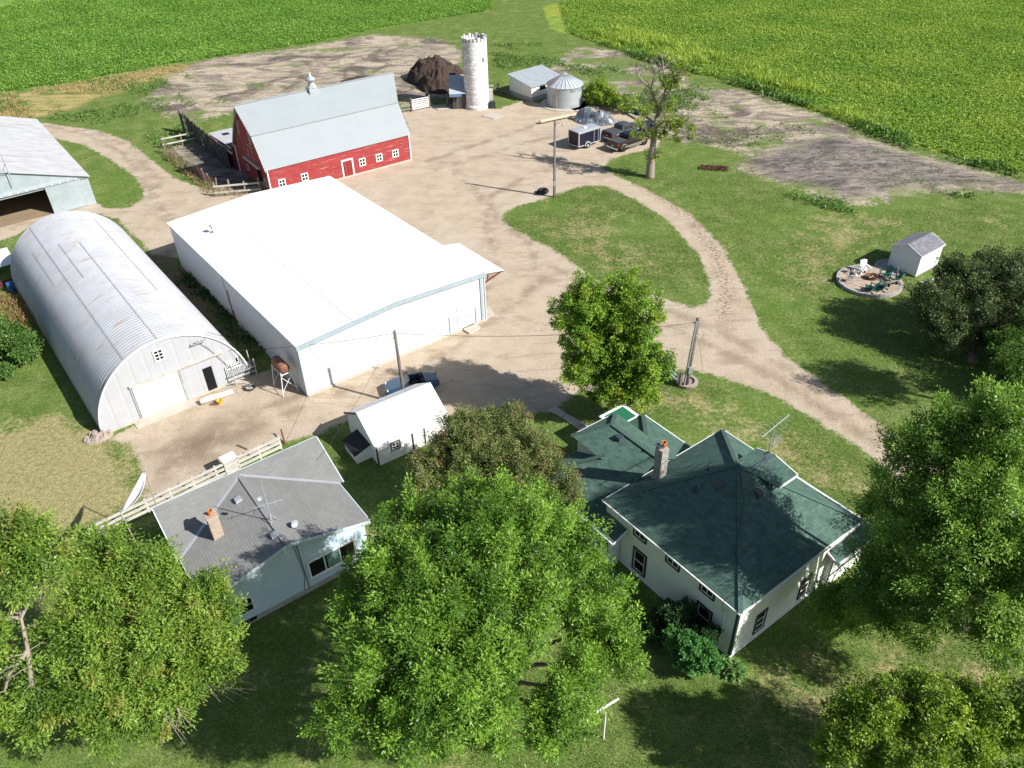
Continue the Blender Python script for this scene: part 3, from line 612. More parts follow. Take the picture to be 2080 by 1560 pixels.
    c2 = MB(); c2.lathe(q_([(.52, 1.5), (.76, 1.52), (.78, 1.80), (.72, 1.92), (.42, 2.12), (.20, 2.30), (.08, 2.75), (.02, 3.0)]), (cx, cy, 0), 16); obj('ventilator_cap', c2, M['galv_plain'], cu, True)
    return t
barn()

def lean_to():
    t = thing('lean_to_shed', 'low red lean-to with patched white metal roof between plank windbreak and barn', 'shed', (-24.832, 80.302), 0.602)
    v0, v1, u0, u1 = 9.72, 17.4, -.35, 7.5; zt = lambda v: 2.75 - (v - v0) * .07
    w = MB(); w.hexa([(u0, v0, 0), (u1, v0, 0), (u1, v1, 0), (u0, v1, 0)], [(u0, v0, zt(v0)), (u1, v0, zt(v0)), (u1, v1, zt(v1)), (u0, v1, zt(v1))])
    obj('wall', w, M['barn_red_dark'], t)
    r = MB(); r.slab([(u0 - .15, 11.4, zt(11.4) + .05), (u1, 11.4, zt(11.4) + .05), (u1, v1 + .4, zt(v1 + .4) + .05), (u0 - .15, v1 + .4, zt(v1 + .4) + .05)], .05); ro = obj('roof', r, M['shed_roof_old'], t)
    r = MB(); r.slab([(u0 - .1, v0, zt(v0) + .02), (u1, v0, zt(v0) + .02), (u1, 11.38, zt(11.38) + .02), (u0 - .1, 11.38, zt(11.38) + .02)], .04); obj('old_roof', r, M['rust'], t)
    h = MB(); h.slab([(.55, 15.2, zt(15.2) + .062), (1.35, 15.2, zt(15.2) + .062), (1.35, 16.2, zt(16.2) + .062), (.55, 16.2, zt(16.2) + .062)], .010); obj('roof_hole', h, M['dark_opening'], ro)
    tr = MB(); wbox(tr, 'l', u0, v0, 16.4, 2.0, 2.22, .05, .22); obj('door_track', tr, M['old_white'], t)
    tr = MB(); tr.bar((u0 - .13, v0 + .05, zt(v0) - .06), (u0 - .13, 11.4, zt(11.4) - .06), .06, .16); obj('fascia', tr, M['old_white'], t)
    d = MB(); wbox(d, 'l', u0, 10.0, 12.1, 0, 1.98, 0, .02); obj('doorway', d, M['dark_opening'], t)
    d = MB(); wbox(d, 'l', u0, 12.1, 14.6, .1, 2.0, .05, .12); do = obj('door', d, M['barn_red_dark'], t)
    d = MB(); wbox(d, 'l', u0, 12.2, 12.5, .1, 1.95, .125, .17); obj('batten', d, M['grey_wood'], do)
lean_to()

# ------------------------------------------------------------------ big white pole building
def pole_building():
    W, L, H, RI = 15.694, 25.438, 4.285, 0.45
    t = thing('pole_building', 'large white metal building with low blown white roof in the middle of the farmyard', 'building', (-14.4618, 45.0246), R(37.1275))
    w = MB(); pr = [(0, -.1), (W, -.1), (W, H - .06), (W / 2, H + RI - .06), (0, H - .06)]
    k = len(pr); w.add([(x, 0, z) for x, z in pr] + [(x, L, z) for x, z in pr], [tuple(range(k)), tuple(range(2 * k - 1, k - 1, -1)), (1, 2, 2 + k, 1 + k), (4, 0, k, 4 + k)])
    obj('wall', w, M['white_metal'], t)
    r = MB(); o = .10
    zl = lambda x: H + RI * (1 - abs(x - W / 2) / (W / 2)) + .02
    r.slab([(-.14, -o, zl(-.14)), (W / 2, -o, zl(W / 2)), (W / 2, L + o, zl(W / 2)), (-.14, L + o, zl(-.14))], .05)
    r.slab([(W / 2, -o, zl(W / 2)), (W + .14, -o, zl(W + .14)), (W + .14, L + o, zl(W + .14)), (W / 2, L + o, zl(W / 2))], .05)
    ro = obj('roof', r, M['white_roof'], t)
    rb = MB(); y = 0.0
    while y < L:                                                         # standing ribs of the roof sheets
        for x0, x1 in ((-.15, W / 2), (W / 2, W + .15)):
            rb.add([(x0, y, zl(x0) + .002), (x0, y + .11, zl(x0) + .002), (x1, y + .11, zl(x1) + .002), (x1, y, zl(x1) + .002), (x0, y + .03, zl(x0) + .032), (x0, y + .08, zl(x0) + .032), (x1, y + .08, zl(x1) + .032), (x1, y + .03, zl(x1) + .032)],
                   [(4, 5, 6, 7), (0, 4, 7, 3), (1, 2, 6, 5), (0, 1, 5, 4), (3, 7, 6, 2)])
        y += .305
    obj('roof_ribs', rb, M['white_roof'], ro)
    for x in (4.3, 11.6):
        sc = MB(); k_ = int(L / .305); z = zl(x) + .003
        sc.box(x - .012, x + .012, .1, L - .1, z, z + .006)
        for i in range(k_): sc.box(x - .035, x + .035, i * .305 + .12, i * .305 + .25, z + .004, z + .012)
        obj('lap_seam', sc, M['grey_trim'], ro)['kind'] = 'stuff'
    f = MB()
    for a, b in ((-.15, W / 2), (W / 2, W + .15)):
        f.bar((a, -o - .03, zl(a) - .16), (b, -o - .03, zl(b) - .16), .06, .36)
    obj('fascia', f, M['grey_trim'], t)
    f = MB(); f.box(-.05, .30, -.07, -.005, -.05, H - .2); f.box(-.05, -.005, -.005, .3, -.05, H - .2); obj('corner_trim', f, M['pale_trim'], t); f = MB(); f.box(W - .02, W + .07, -.07, .3, -.05, H - .2); obj('corner_trim', f, M['pale_trim'], t)
    f = MB(); f.box(W - .42, W - .20, -.08, -.01, -.05, H - .25); obj('corner_trim', f, M['grey_trim'], t)
    f = MB(); f.box(W + .14, W + .24, -.1, L, H - .14, H - .02); obj('gutter', f, M['white_paint'], t)
    c = MB(); z0, z1 = H - .12, H - .5
    c.slab([(W + .06, .05, z0), (W + 2.0, .05, z1), (W + 2.0, 6.2, z1), (W + .06, 6.2, z0)], .06); co = obj('canopy', c, M['white_roof'], t)
    b = MB()
    for y in (.2, 3.1, 6.0):
        b.bar((W + .02, y, z0 - 1.0), (W + 1.9, y, z1 - .12), .09); b.bar((W + .05, y, z0 - .13), (W + 1.95, y, z1 - .12), .09); b.bar((W + .6, y, z0 - .25), (W + .5, y, z0 - .75), .07)
    b.bar((W + 1.95, .1, z1 - .12), (W + 1.95, 6.1, z1 - .12), .1); obj('brace', b, M['maroon'], co)
    v = MB(); v.tube([(2.2, 20.5, zl(2.2)), (2.2, 20.5, zl(2.2) + .55)], .10, 10); v.lathe([(.02, .78), (.24, .66), (.24, .62), (.1, .55)], (2.2, 20.5, zl(2.2)), 12); obj('flue', v, M['galv_plain'], t, True)
    pd = MB(); wbox(pd, 'f', 0, 13.05, 13.95, .12, 2.12, 0, .02); dr = obj('door', pd, M['white_paint'], t)
    ed = MB(); wbox(ed, 'f', 0, 12.99, 13.05, .1, 2.18, 0, .045); wbox(ed, 'f', 0, 13.95, 14.01, .1, 2.18, 0, .045); wbox(ed, 'f', 0, 13.05, 13.95, 2.12, 2.18, 0, .045); obj('frame', ed, M['pale_trim'], dr)
    k2 = MB(); wbox(k2, 'f', -.02, 13.8, 13.88, 1.05, 1.15, 0, .06); obj('handle', k2, M['galv_plain'], dr)
    s1 = MB(); wbox(s1, 'f', 0, 12.2, 12.27, .1, 1.6, 0, .06); wbox(s1, 'f', 0, 14.7, 14.78, 0, 1.5, 0, .06); osplit('conduit', s1, M['grey_trim'], t)
    lb = MB(); wbox(lb, 'f', 0, 14.2, 14.75, 1.72, 1.95, 0, .012); obj('notice', lb, M['old_white'], t)
    st = MB(); st.box(-.03, -.004, 12.9, 13.15, .2, 2.9); st.box(-.025, -.003, 12.6, 12.9, .0, 1.2); osplit('rust_streak', st, M['rust_light'], t)
    dn = MB(); dn.box(-.09, -.01, 13.4, 13.5, 1.6, H - .1); obj('downspout', dn, M['white_paint'], t)
    fd = MB(); fd.box(0, W, -.12, -.008, -.1, .16); obj('foundation', fd, M['concrete'], t)
pole_building()

# ------------------------------------------------------------------ quonset hut
def quonset():
    W, L, H = 10.477, 26.708, 5.33
    t = thing('quonset_hut', 'long arched silver quonset hut with white front door and rust streaks', 'hut', (-27.545, 41.402), 0.652)
    n = 44; step = 0.17; ny = int(L / step) * 3; pts = []
    def P(i, r): 
        th = math.pi * i / n
        return (W / 2 - (W / 2 + r) * math.cos(th), (H + r) * math.sin(th) if i not in (0, n) else -.1)
    V = []; ys_ = np.linspace(0, L, ny + 1)
    for y in ys_:
        r = 0.040 * math.cos(2 * math.pi * y / (step * 2))
        for i in range(n + 1): x, z = P(i, r); V.append((x, y, z))
    V = np.array(V); a = np.arange(ny)[:, None] * (n + 1) + np.arange(n)[None]; a = a.ravel()
    F = np.stack([a, a + 1, a + n + 2, a + n + 1], 1)
    sh = mesh_np('roof_shell', V, F, None, M['quonset'], None, t, True); ul = sh.data.uv_layers.new(name='UVMap'); lv = np.array([(y, i * math.pi * (W / 2) / n) for y in ys_ for i in range(n + 1)], dtype=np.float32); ul.data.foreach_set('uv', lv[F.ravel()].ravel())
    for ang, y0, y1 in ((38, .2, 26.6), (63, .2, 26.4), (90, .2, 19), (118, 8, 24), (75, 13, 20), (52, 15, 22)):
        sm = MB(); th = R(ang); c_, s_ = math.cos(th), math.sin(th); y = y0
        while y < y1:
            q = (W / 2 - (W / 2 + .045) * c_, (H + .045) * s_); tn = (s_ * .022, c_ * .022)
            sm.add([(q[0] - tn[0], y, q[1] - tn[1]), (q[0] + tn[0], y, q[1] + tn[1]), (q[0] + tn[0], y + .78, q[1] + tn[1]), (q[0] - tn[0], y + .78, q[1] - tn[1])], [(0, 1, 2, 3)]); y += .82
        obj('seam', sm, M['seam'], sh)
    w = MB(); ar = [(x, z) for x, z in (P(i, -.03) for i in range(n + 1))]
    w.add([(x, .02, z) for x, z in ar], [tuple(range(n + 1))]); obj('end_wall', w, M['quonset_end'], t); w = MB(); w.add([(x, L - .02, z) for x, z in ar], [tuple(range(n, -1, -1))]); obj('end_wall', w, M['quonset_end'], t)
    e = MB(); e.tube([(x, -.03, z) for x, z in (P(i, .03) for i in range(1, n))], .07, 6); obj('arch_trim', e, M['white_paint'], t, True)
    ft = MB(); ft.box(0, W, -.10, .0, -.1, .12); ft.box(2.0, 6.2, -.9, -.1, -.1, .05); obj('foundation', ft, M['concrete'], t)
    d = MB(); wbox(d, 'f', 0, 2.66, 5.72, .03, 2.66, 0, .06); do = obj('sliding_door', d, M['white_paint'], t)
    q = MB(); wbox(q, 'f', 0, 2.52, 2.60, .03, 2.7, 0, .05); wbox(q, 'f', 0, 5.76, 5.92, .03, 2.72, 0, .07); osplit('jamb', q, M['galv_old'], do)
    k = MB(); wbox(k, 'f', 0, 2.5, 9.0, 2.74, 2.86, 0, .16); obj('door_track', k, M['old_white'], t)
    window(t, 'f', 0, 4.62, 5.30, 3.85, 4.75, M['white_paint'], M['glass_dark'], 2, 3, .05, .05, mw=.05)
    x = MB(); wbox(x, 'f', 0, 7.35, 8.0, .12, 2.02, 0, .015); obj('doorway', x, M['dark_opening'], t)
    x = MB(); wbox(x, 'f', 0, 9.02, 10.0, 1.28, 1.86, 0, .015); bo = obj('broken_window', x, M['dark_opening'], t)
    x = MB(); rng = random.Random(2)
    for i in range(9): a0 = 9.02 + i * .108; wbox(x, 'f', 0, a0, a0 + .06, 1.28 + rng.uniform(0, .12), 1.86 - rng.uniform(-.05, .3) * (i % 2), .015, .05)
    wbox(x, 'f', 0, 8.98, 9.42, 1.60, 1.95, .02, .06); wbox(x, 'f', 0, 8.95, 10.05, 1.18, 1.28, 0, .06); obj('slat', x, M['white_paint'], bo)
    c = MB(); c.tube([(7.6, -.02, 4.15), (7.6, -.22, 4.2), (7.6, -.3, 4.5)], .03, 6); c.bar((7.1, -.25, 4.25), (8.1, -.25, 4.25), .05)
    for xx in (7.2, 7.5, 7.8, 8.05): c.tube([(xx, -.25, 4.27), (xx, -.25, 4.42)], .045, 6)
    obj('wire_bracket', c, M['galv_old'], t)
    cb = MB(); cb.tube([(7.7, -.08, 4.1), (8.2, -.07, 3.4), (9.4, -.07, .95)], .018, 4); cb.tube([(8.4, -.05, 4.7), (9.3, -.05, 4.0), (9.9, -.05, 3.0), (10.2, -.05, 1.2)], .018, 4); obj('cable', cb, M['wire'], t)
quonset()

# ------------------------------------------------------------------ open machine shed at the left edge
def machine_shed():
    W, L, H, RG = 16.886, 23.628, 3.035, 5.746
    t = thing('machine_shed', 'open fronted grey machine shed with streaky white gable roof, left edge', 'shed', (-57.096, 70.155), 0.64)
    w = MB(); w.box(W - .06, W, 0.02, L, -.1, H); w.box(0, .06, 0.02, L, -.1, H); w.box(.06, W - .06, L - .06, L, -.1, H)
    w.add([(0, L, H), (W, L, H), (W / 2, L, RG - .06)], [(0, 1, 2)])
    w.box(12.9, W - .06, .0, .06, -.1, H); w.box(.06, 1.5, 0, .06, -.1, H)
    w.add([(0, 0, H - .35), (W, 0, H - .35), (W, 0, H), (W / 2, 0, RG - .06), (0, 0, H), (0, .06, H - .35), (W, .06, H - .35), (W, .06, H), (W / 2, .06, RG - .06), (0, .06, H)], [(0, 1, 2, 3, 4), (9, 8, 7, 6, 5), (0, 5, 6, 1), (1, 6, 7, 2), (0, 4, 9, 5)])
    obj('wall', w, M['galv'], t)
    r = MB(); o = .25; s = (RG - H) / (W / 2)
    r.slab([(-.2, -o, H - .2 * s + .03), (W / 2, -o, RG + .03), (W / 2, L + o, RG + .03), (-.2, L + o, H - .2 * s + .03)], .05); r.slab([(W / 2, -o, RG + .03), (W + .2, -o, H - .2 * s + .03), (W + .2, L + o, H - .2 * s + .03), (W / 2, L + o, RG + .03)], .05)
    obj('roof', r, M['shed_roof_old'], t)
    d = MB(); wbox(d, 'f', 0, 12.7, 16.1, .05, 2.95, .08, .15); obj('sliding_door', d, M['galv'], t)
    k = MB(); wbox(k, 'f', 0, 2.0, 15.9, 2.96, 3.12, .05, .24); ko = obj('door_track', k, M['galv_plain'], t)
    for i in range(18): b = MB(); x = 2.4 + i * .78; b.box(x, x + .14, -.29, -.242, 3.0, 3.14); obj('track_bracket', b, M['white_paint'], ko)
    fl = MB(); fl.box(.06, W - .06, .1, L - .06, -.1, .03); obj('dirt_floor', fl, mat('dirt_floor', (0.27, 0.20, 0.13), (0.22, 0.16, 0.10), 1.0, 0.95), t)
    a = thing('antenna_mast', 'dark pipe mast with stays in front of the open shed gable', 'antenna', (-48.65,75.84,5.20)); mb = MB()
    mb.tube([(0, 0, -1.2), (0, 0, 1.9)], .05, 8); obj('mast', mb, M['grey_trim'], a)
    mb = MB(); mb.tube([(0, 0, 1.0), (-.9, .5, -.1)], .025, 5); mb.tube([(0, 0, 0.1), (-1.5, -.6, .1)], .025, 5); obj('stay', mb, M['grey_trim'], a)
machine_shed()

def flat_shed():
    t = thing('hay_rack', 'flat white roofed rack partly shaded behind the left side of the quonset hut', 'rack', (-46.34,65.92), 0.64)
    r = MB(); r.slab([(-3.2, -1.7, .95), (1.0, -1.7, .95), (1.0, .15, 1.02), (-3.2, .15, 1.02)], .05); r.slab([(-3.2, .22, 1.02), (1.0, .22, 1.02), (1.0, 2.2, .97), (-3.2, 2.2, .97)], .05); obj('deck', r, M['white_roof'], t)
    p = MB()
    for x in (-3.0, .8):
        for y in (-1.5, 2.0): p.box(x - .06, x + .06, y - .06, y + .06, -.05, .92)
    p.box(-3.1, .9, -1.55, -1.45, .78, .89); p.box(-3.1, .9, 1.95, 2.05, .78, .89); obj('leg', p, M['weathered'], t)
flat_shed()

# ------------------------------------------------------------------ generic gable shed
def gable(t, W, L, H, RG, wm, rm, ov=.15, axis='x', th=.05, fm=None, eave=0.0):
    """walls and roof; ridge along x (axis='x') at mid depth"""
    w = MB(); k = 5; pr = [(0, -.1), (0, H), (L / 2, RG - .04), (L, H), (L, -.1)]
    w.add([(0, p, z) for p, z in pr] + [(W, p, z) for p, z in pr], [tuple(range(5)), tuple(range(9, 4, -1)), (0, 1, 6, 5), (3, 4, 9, 8)]); wo = obj('wall', w, wm, t)
    s = (RG - H) / (L / 2); e = eave or ov; z0 = H - e * s + .03
    r = MB(); r.slab([(-ov, -e, z0), (W + ov, -e, z0), (W + ov, L / 2, RG + .03), (-ov, L / 2, RG + .03)], th); r.slab([(-ov, L / 2, RG + .03), (W + ov, L / 2, RG + .03), (W + ov, L + e, z0), (-ov, L + e, z0)], th); ro = obj('roof', r, rm, t)
    if fm:
        f = MB()
        for x in (-ov - .02, W + ov + .02): f.bar((x, -e, z0 - .06), (x, L / 2, RG - .03), .04, .10); f.bar((x, L + e, z0 - .06), (x, L / 2, RG - .03), .04, .10)
        f.bar((-ov, -e - .02, z0 - .05), (W + ov, -e - .02, z0 - .05), .04, .08); obj('fascia', f, fm, t)
    return wo, ro

def white_shed():
    W, L, H, RG = 5.11, 4.241, 1.60, 2.98
    t = thing('utility_shed', 'small white shed with ribbed white metal roof behind the apple tree', 'shed', (-8.535, 37.479), 0.589)
    gable(t, W, L, H, RG, M['white_paint'], mat('ribbed_white', (0.86, 0.87, 0.87), None, 0.8, 0.45, pat='wave', s=.27, bump=.35), .12)
    window(t, 'f', 0, .93, 1.62, .72, 1.42, M['post_wood'], M['glass_dark'], 2, 2, .09, .05, mw=.05, sash=M['white_paint'])
    d = MB(); wbox(d, 'f', 0, 2.55, 3.32, .05, 1.48, 0, .02); do = obj('door', d, M['white_paint'], t)
    f = MB(); wbox(f, 'f', 0, 2.46, 2.55, .02, 1.56, 0, .05); wbox(f, 'f', 0, 3.32, 3.41, .02, 1.56, 0, .05); wbox(f, 'f', 0, 2.55, 3.32, 1.48, 1.56, 0, .05); obj('frame', f, M['brown_trim'], do)
    c = MB(); c.box(-.05, .02, -.05, .07, 0, 1.5); obj('corner_board', c, M['brown_trim'], t)
    b = MB(); b.hexa([(-1.05, 1.0, 0), (-.005, 1.0, 0), (-.005, 2.75, 0), (-1.05, 2.75, 0)], [(-1.05, 1.0, .75), (-.005, 1.0, 1.12), (-.005, 2.75, 1.12), (-1.05, 2.75, .75)]); bo = obj('bin_box', b, M['white_paint'], t)
    l = MB(); l.slab([(-1.18, .92, .74), (-.01, .92, 1.16), (-.01, 2.83, 1.16), (-1.18, 2.83, .74)], .04); obj('lid', l, M['black'], bo)
    rk = MB(); rk.bar((-.16, L + .1, H - .02), (-.16, L / 2, RG - .02), .05, .12); obj('rake_board', rk, M['brown_trim'], t)
white_shed()

def garden_shed():
    W, L, H, RG = 3.346, 2.631, 2.084, 2.648
    t = thing('garden_shed', 'small white garden shed with grey shingle roof on the right lawn', 'shed', (34.5529, 59.153), R(35.7184))
    gable(t, W, L, H, RG, mat('shed_siding', (0.74, 0.76, 0.80), (0.68, 0.70, 0.74), 1.0, .6, pat='rib', s=.2, bump=.2), M['garden_shingle'], .10, fm=M['white_paint'])
    k = MB(); k.box(0, W, 0, L, -.12, .10); obj('skid_base', k, M['grey_wood'], t)
garden_shed()

def bin_shed():
    W, L, H, RG = 6.157, 4.689, 1.983, 2.756
    t = thing('cattle_shed', 'low white shed with grey lean-to roof and block footing behind the grain bin', 'shed', (3.838, 109.937), 0.694)
    b = MB(); b.box(0, W, 0, L, -.1, .62); obj('block_footing', b, M['concrete_grey'], t)
    w = MB(); w.hexa([(.03, .03, .62), (W - .03, .03, .62), (W - .03, L - .03, .62), (.03, L - .03, .62)], [(.03, .03, H), (W - .03, .03, H), (W - .03, L - .03, RG), (.03, L - .03, RG)]); obj('wall', w, M['white_paint'], t)
    r = MB(); r.slab([(-.15, -.2, H + .02), (W + .15, -.2, H + .02), (W + .15, L + .15, RG + .08), (-.15, L + .15, RG + .08)], .06); obj('roof', r, M['galv_plain'], t)
    o = MB(); wbox(o, 'f', .03, 1.5, 2.6, 1.25, 1.78, 0, .02); obj('window', o, M['dark_opening'], t)
    d = MB(); wbox(d, 'f', .03, 1.35, 2.9, .65, 1.22, 0, .03); obj('lower_door', d, M['white_paint'], t)
bin_shed()

def grain_bin():
    x, y, r, h, pk = 8.231, 108.75, 2.377, 2.654, 3.983
    t = thing('grain_bin', 'round corrugated grey grain bin with conical ribbed roof and lettering', 'grain bin', (x, y))
    b = MB(); prof = [(r + .015 * (i % 2), i * h / 40) for i in range(41)]; b.lathe(prof, (0, 0, 0), 48); obj('wall', b, M['galv_plain'], t, True)
    c = MB(); c.lathe([(r + .12, h - .02), (r + .12, h + .03), (.28, pk - .08), (.28, pk + .02), (.02, pk + .06)], (0, 0, 0), 24); ro = obj('roof', c, mat('bin_roof', (0.56, 0.60, 0.63), (0.50, 0.54, 0.57), 1, .4, metal=.3, stain=((0.30, 0.12, 0.08), .8, .62, .66, (1, .3, 1))), t)
    rb = MB()
    for i in range(24):
        a = 2 * math.pi * i / 24; rb.bar((math.cos(a) * (r + .1), math.sin(a) * (r + .1), h + .05), (math.cos(a) * .3, math.sin(a) * .3, pk - .04), .05, .06)
    obj('roof_rib', rb, M['galv_plain'], ro)
    rp = MB()
    for a0 in (172, 187, 202):
        a, b_ = R(a0), R(a0 + 11); R0, R1 = r + .08, .5; z = lambda q: h + .05 + (pk - h - .1) * (r + .12 - q) / (r - .16)
        rp.slab([(math.cos(a) * R0, math.sin(a) * R0, z(R0)), (math.cos(b_) * R0, math.sin(b_) * R0, z(R0)), (math.cos(b_) * R1, math.sin(b_) * R1, z(R1)), (math.cos(a) * R1, math.sin(a) * R1, z(R1))], .01)
    obj('rusted_panel', rp, M['rust'], ro)
    d = MB(); a = R(232)
    for da, mt in ((0, 0),):
        P0 = [(math.cos(a + q) * (r + .03), math.sin(a + q) * (r + .03)) for q in (-.14, .14)]
        d.bar((*P0[0], .1), (*P0[0], 1.7), .07); d.bar((*P0[1], .1), (*P0[1], 1.7), .07); d.bar((*P0[0], 1.7), (*P0[1], 1.7), .07)
        d.hexa([(*P0[0], .1), (*P0[1], .1), (P0[1][0] * .98, P0[1][1] * .98, .1), (P0[0][0] * .98, P0[0][1] * .98, .1)], [(*P0[0], 1.7), (*P0[1], 1.7), (P0[1][0] * .98, P0[1][1] * .98, 1.7), (P0[0][0] * .98, P0[0][1] * .98, 1.7)])
    obj('door', d, M['galv_old'], t)
    # lettering wrapped on the wall, as painted on the bin
    cu = bpy.data.curves.new('lettering', 'FONT'); cu.body = 'BUTLER'; cu.size = .62; cu.extrude = .004; cu.align_x = 'CENTER'; cu.space_character = 1.12
    tmp = bpy.data.objects.new('lettering', cu); COL.objects.link(tmp); dg = bpy.context.evaluated_depsgraph_get(); me = bpy.data.meshes.new_from_object(tmp.evaluated_get(dg)); bpy.data.objects.remove(tmp)
    bm = bmesh.new(); bm.from_mesh(me); bmesh.ops.subdivide_edges(bm, edges=[e for e in bm.edges if e.calc_length() > .12], cuts=2); a0 = R(312)
    for v in bm.verts:
        an = a0 + v.co.x / r; rr = r + .022 + v.co.z; v.co = (math.cos(an) * rr, math.sin(an) * rr, 2.13 + v.co.y)
    bm.to_mesh(me); bm.free(); me.materials.clear(); me.materials.append(mat('faded_letters', (0.10, 0.13, 0.16), None, 3, .8)); lo = bpy.data.objects.new('lettering', me); COL.objects.link(lo); lo.parent = t
    s = thing('concrete_pad', 'pale concrete pad under the grain bin', 'pad', (x, y)); m_ = MB(); m_.lathe([(r + .9, 0), (r + .9, .07), (.01, .07)], (0, 0, 0), 20, False); obj('slab', m_, M['concrete'], s)
grain_bin()

def silo():
    x, y, r, h = -3.55, 108.84, 1.62, 9.2
    t = thing('silo', 'tall round white block silo with stained crenellated rim, gaps filled with painted shade', 'silo', (x, y))
    b = MB(); n = 40; b.lathe([(r + .14, -.1), (r + .14, .35), (r, .5), (r, h - .75), (r - .2, h - .75), (r - .2, 1.0)], (0, 0, 0), n, False)
    w = obj('wall', b, M['silo'], t, False)
    uvl = w.data.uv_layers['UVMap']                                       # wrap the courses round the drum
    for p in w.data.polygons:
        an = [math.atan2(w.data.vertices[w.data.loops[i].vertex_index].co.y, w.data.vertices[w.data.loops[i].vertex_index].co.x) for i in p.loop_indices]
        if max(an) - min(an) > 3: an = [q + 2 * math.pi if q < 0 else q for q in an]
        for i, q in zip(p.loop_indices, an): uvl.data[i].uv = (q * r, w.data.vertices[w.data.loops[i].vertex_index].co.z)
    m_ = MB(); 
    for i in range(20):
        a0, a1 = 2 * math.pi * i / 20, 2 * math.pi * (i + .62) / 20
        z1 = h - .42 if i % 2 else h - .22
        q = [(math.cos(a) * rr, math.sin(a) * rr) for rr, a in ((r + .01, a0), (r + .01, a1), (r - .2, a1), (r - .2, a0))]
        m_.hexa([(*p, h - .75) for p in q], [(*p, z1) for p in q])
    obj('rim_blocks', m_, M['silo'], t)
    g = MB()
    for i in range(20):
        a0, a1 = 2 * math.pi * (i + .64) / 20, 2 * math.pi * (i + .98) / 20
        q = [(math.cos(a) * rr, math.sin(a) * rr) for rr, a in ((r - .03, a0), (r - .03, a1), (r - .2, a1), (r - .2, a0))]
        g.hexa([(*p, h - .75) for p in q], [(*p, h - .3) for p in q])
    obj('gap_shade_blocks', g, mat('gap_shade', (0.20, 0.19, 0.18), (0.12, 0.11, 0.11), 3, .9), t)  # dark fill paints the shade of open gaps where rim blocks are missing
    hp = MB()
    for z in np.arange(.8, h - .8, .62): hp.lathe([(r + .004, z), (r + .022, z + .015), (r + .004, z + .03)], (0, 0, 0), n, False)
    obj('hoop', hp, mat('hoop', (0.45, 0.42, 0.41), None, 3, .7), t)
    wd = MB(); a = R(-48); c, s = math.cos(a), math.sin(a); wd.hexa([(c * (r + .02) - s * d_, s * (r + .02) + c * d_, 6.0) for d_ in (-.12, .12)] + [(c * (r - .1) - s * d_, s * (r - .1) + c * d_, 6.0) for d_ in (.12, -.12)], [(c * (r + .02) - s * d_, s * (r + .02) + c * d_, 6.5) for d_ in (-.12, .12)] + [(c * (r - .1) - s * d_, s * (r - .1) + c * d_, 6.5) for d_ in (.12, -.12)]); obj('hatch', wd, M['dark_opening'], t)
    ch = MB(); ch.box(r - .05, r + .55, -.35, .35, 0, 2.2); obj('chute', ch, M['old_white'], t)
    bx = MB(); bx.box(r + .15, r + .85, -1.15, -.45, 0, .85); bo = obj('feed_box', bx, M['dark_trim'], t)
silo()
def feed_house():
    t = thing('feed_house', 'small weathered feed house with pale metal roof against the left side of the silo', 'shed', (-6.75, 107.9), 0.08)
    w = MB(); w.hexa([(0, 0, -.1), (1.9, 0, -.1), (1.9, 3.6, -.1), (0, 3.6, -.1)], [(0, 0, 2.15), (1.9, 0, 2.15), (1.9, 3.6, 3.3), (0, 3.6, 3.3)]); obj('wall', w, M['weathered'], t)
    r = MB(); r.slab([(-.4, -.35, 2.10), (2.0, -.35, 2.10), (2.0, 3.75, 3.42), (-.3, 3.75, 3.42)], .06); obj('roof', r, mat('pale_sheet', (0.40, 0.45, 0.47), (0.34, 0.39, 0.41), 1, .5), t)
    f = MB(); f.box(-.4, 1.2, -.5, -.36, 1.75, 2.08); obj('door_track', f, mat('track_blue', (0.12, 0.22, 0.34), None, 2, .6), t)
    b = MB(); b.box(-.2, 1.9, 4.0, 5.8, 0, 3.1); b.box(-.2, 1.9, 4.0, 4.1, 3.1, 3.6); obj('bunker', b, M['rust'], t)
feed_house()

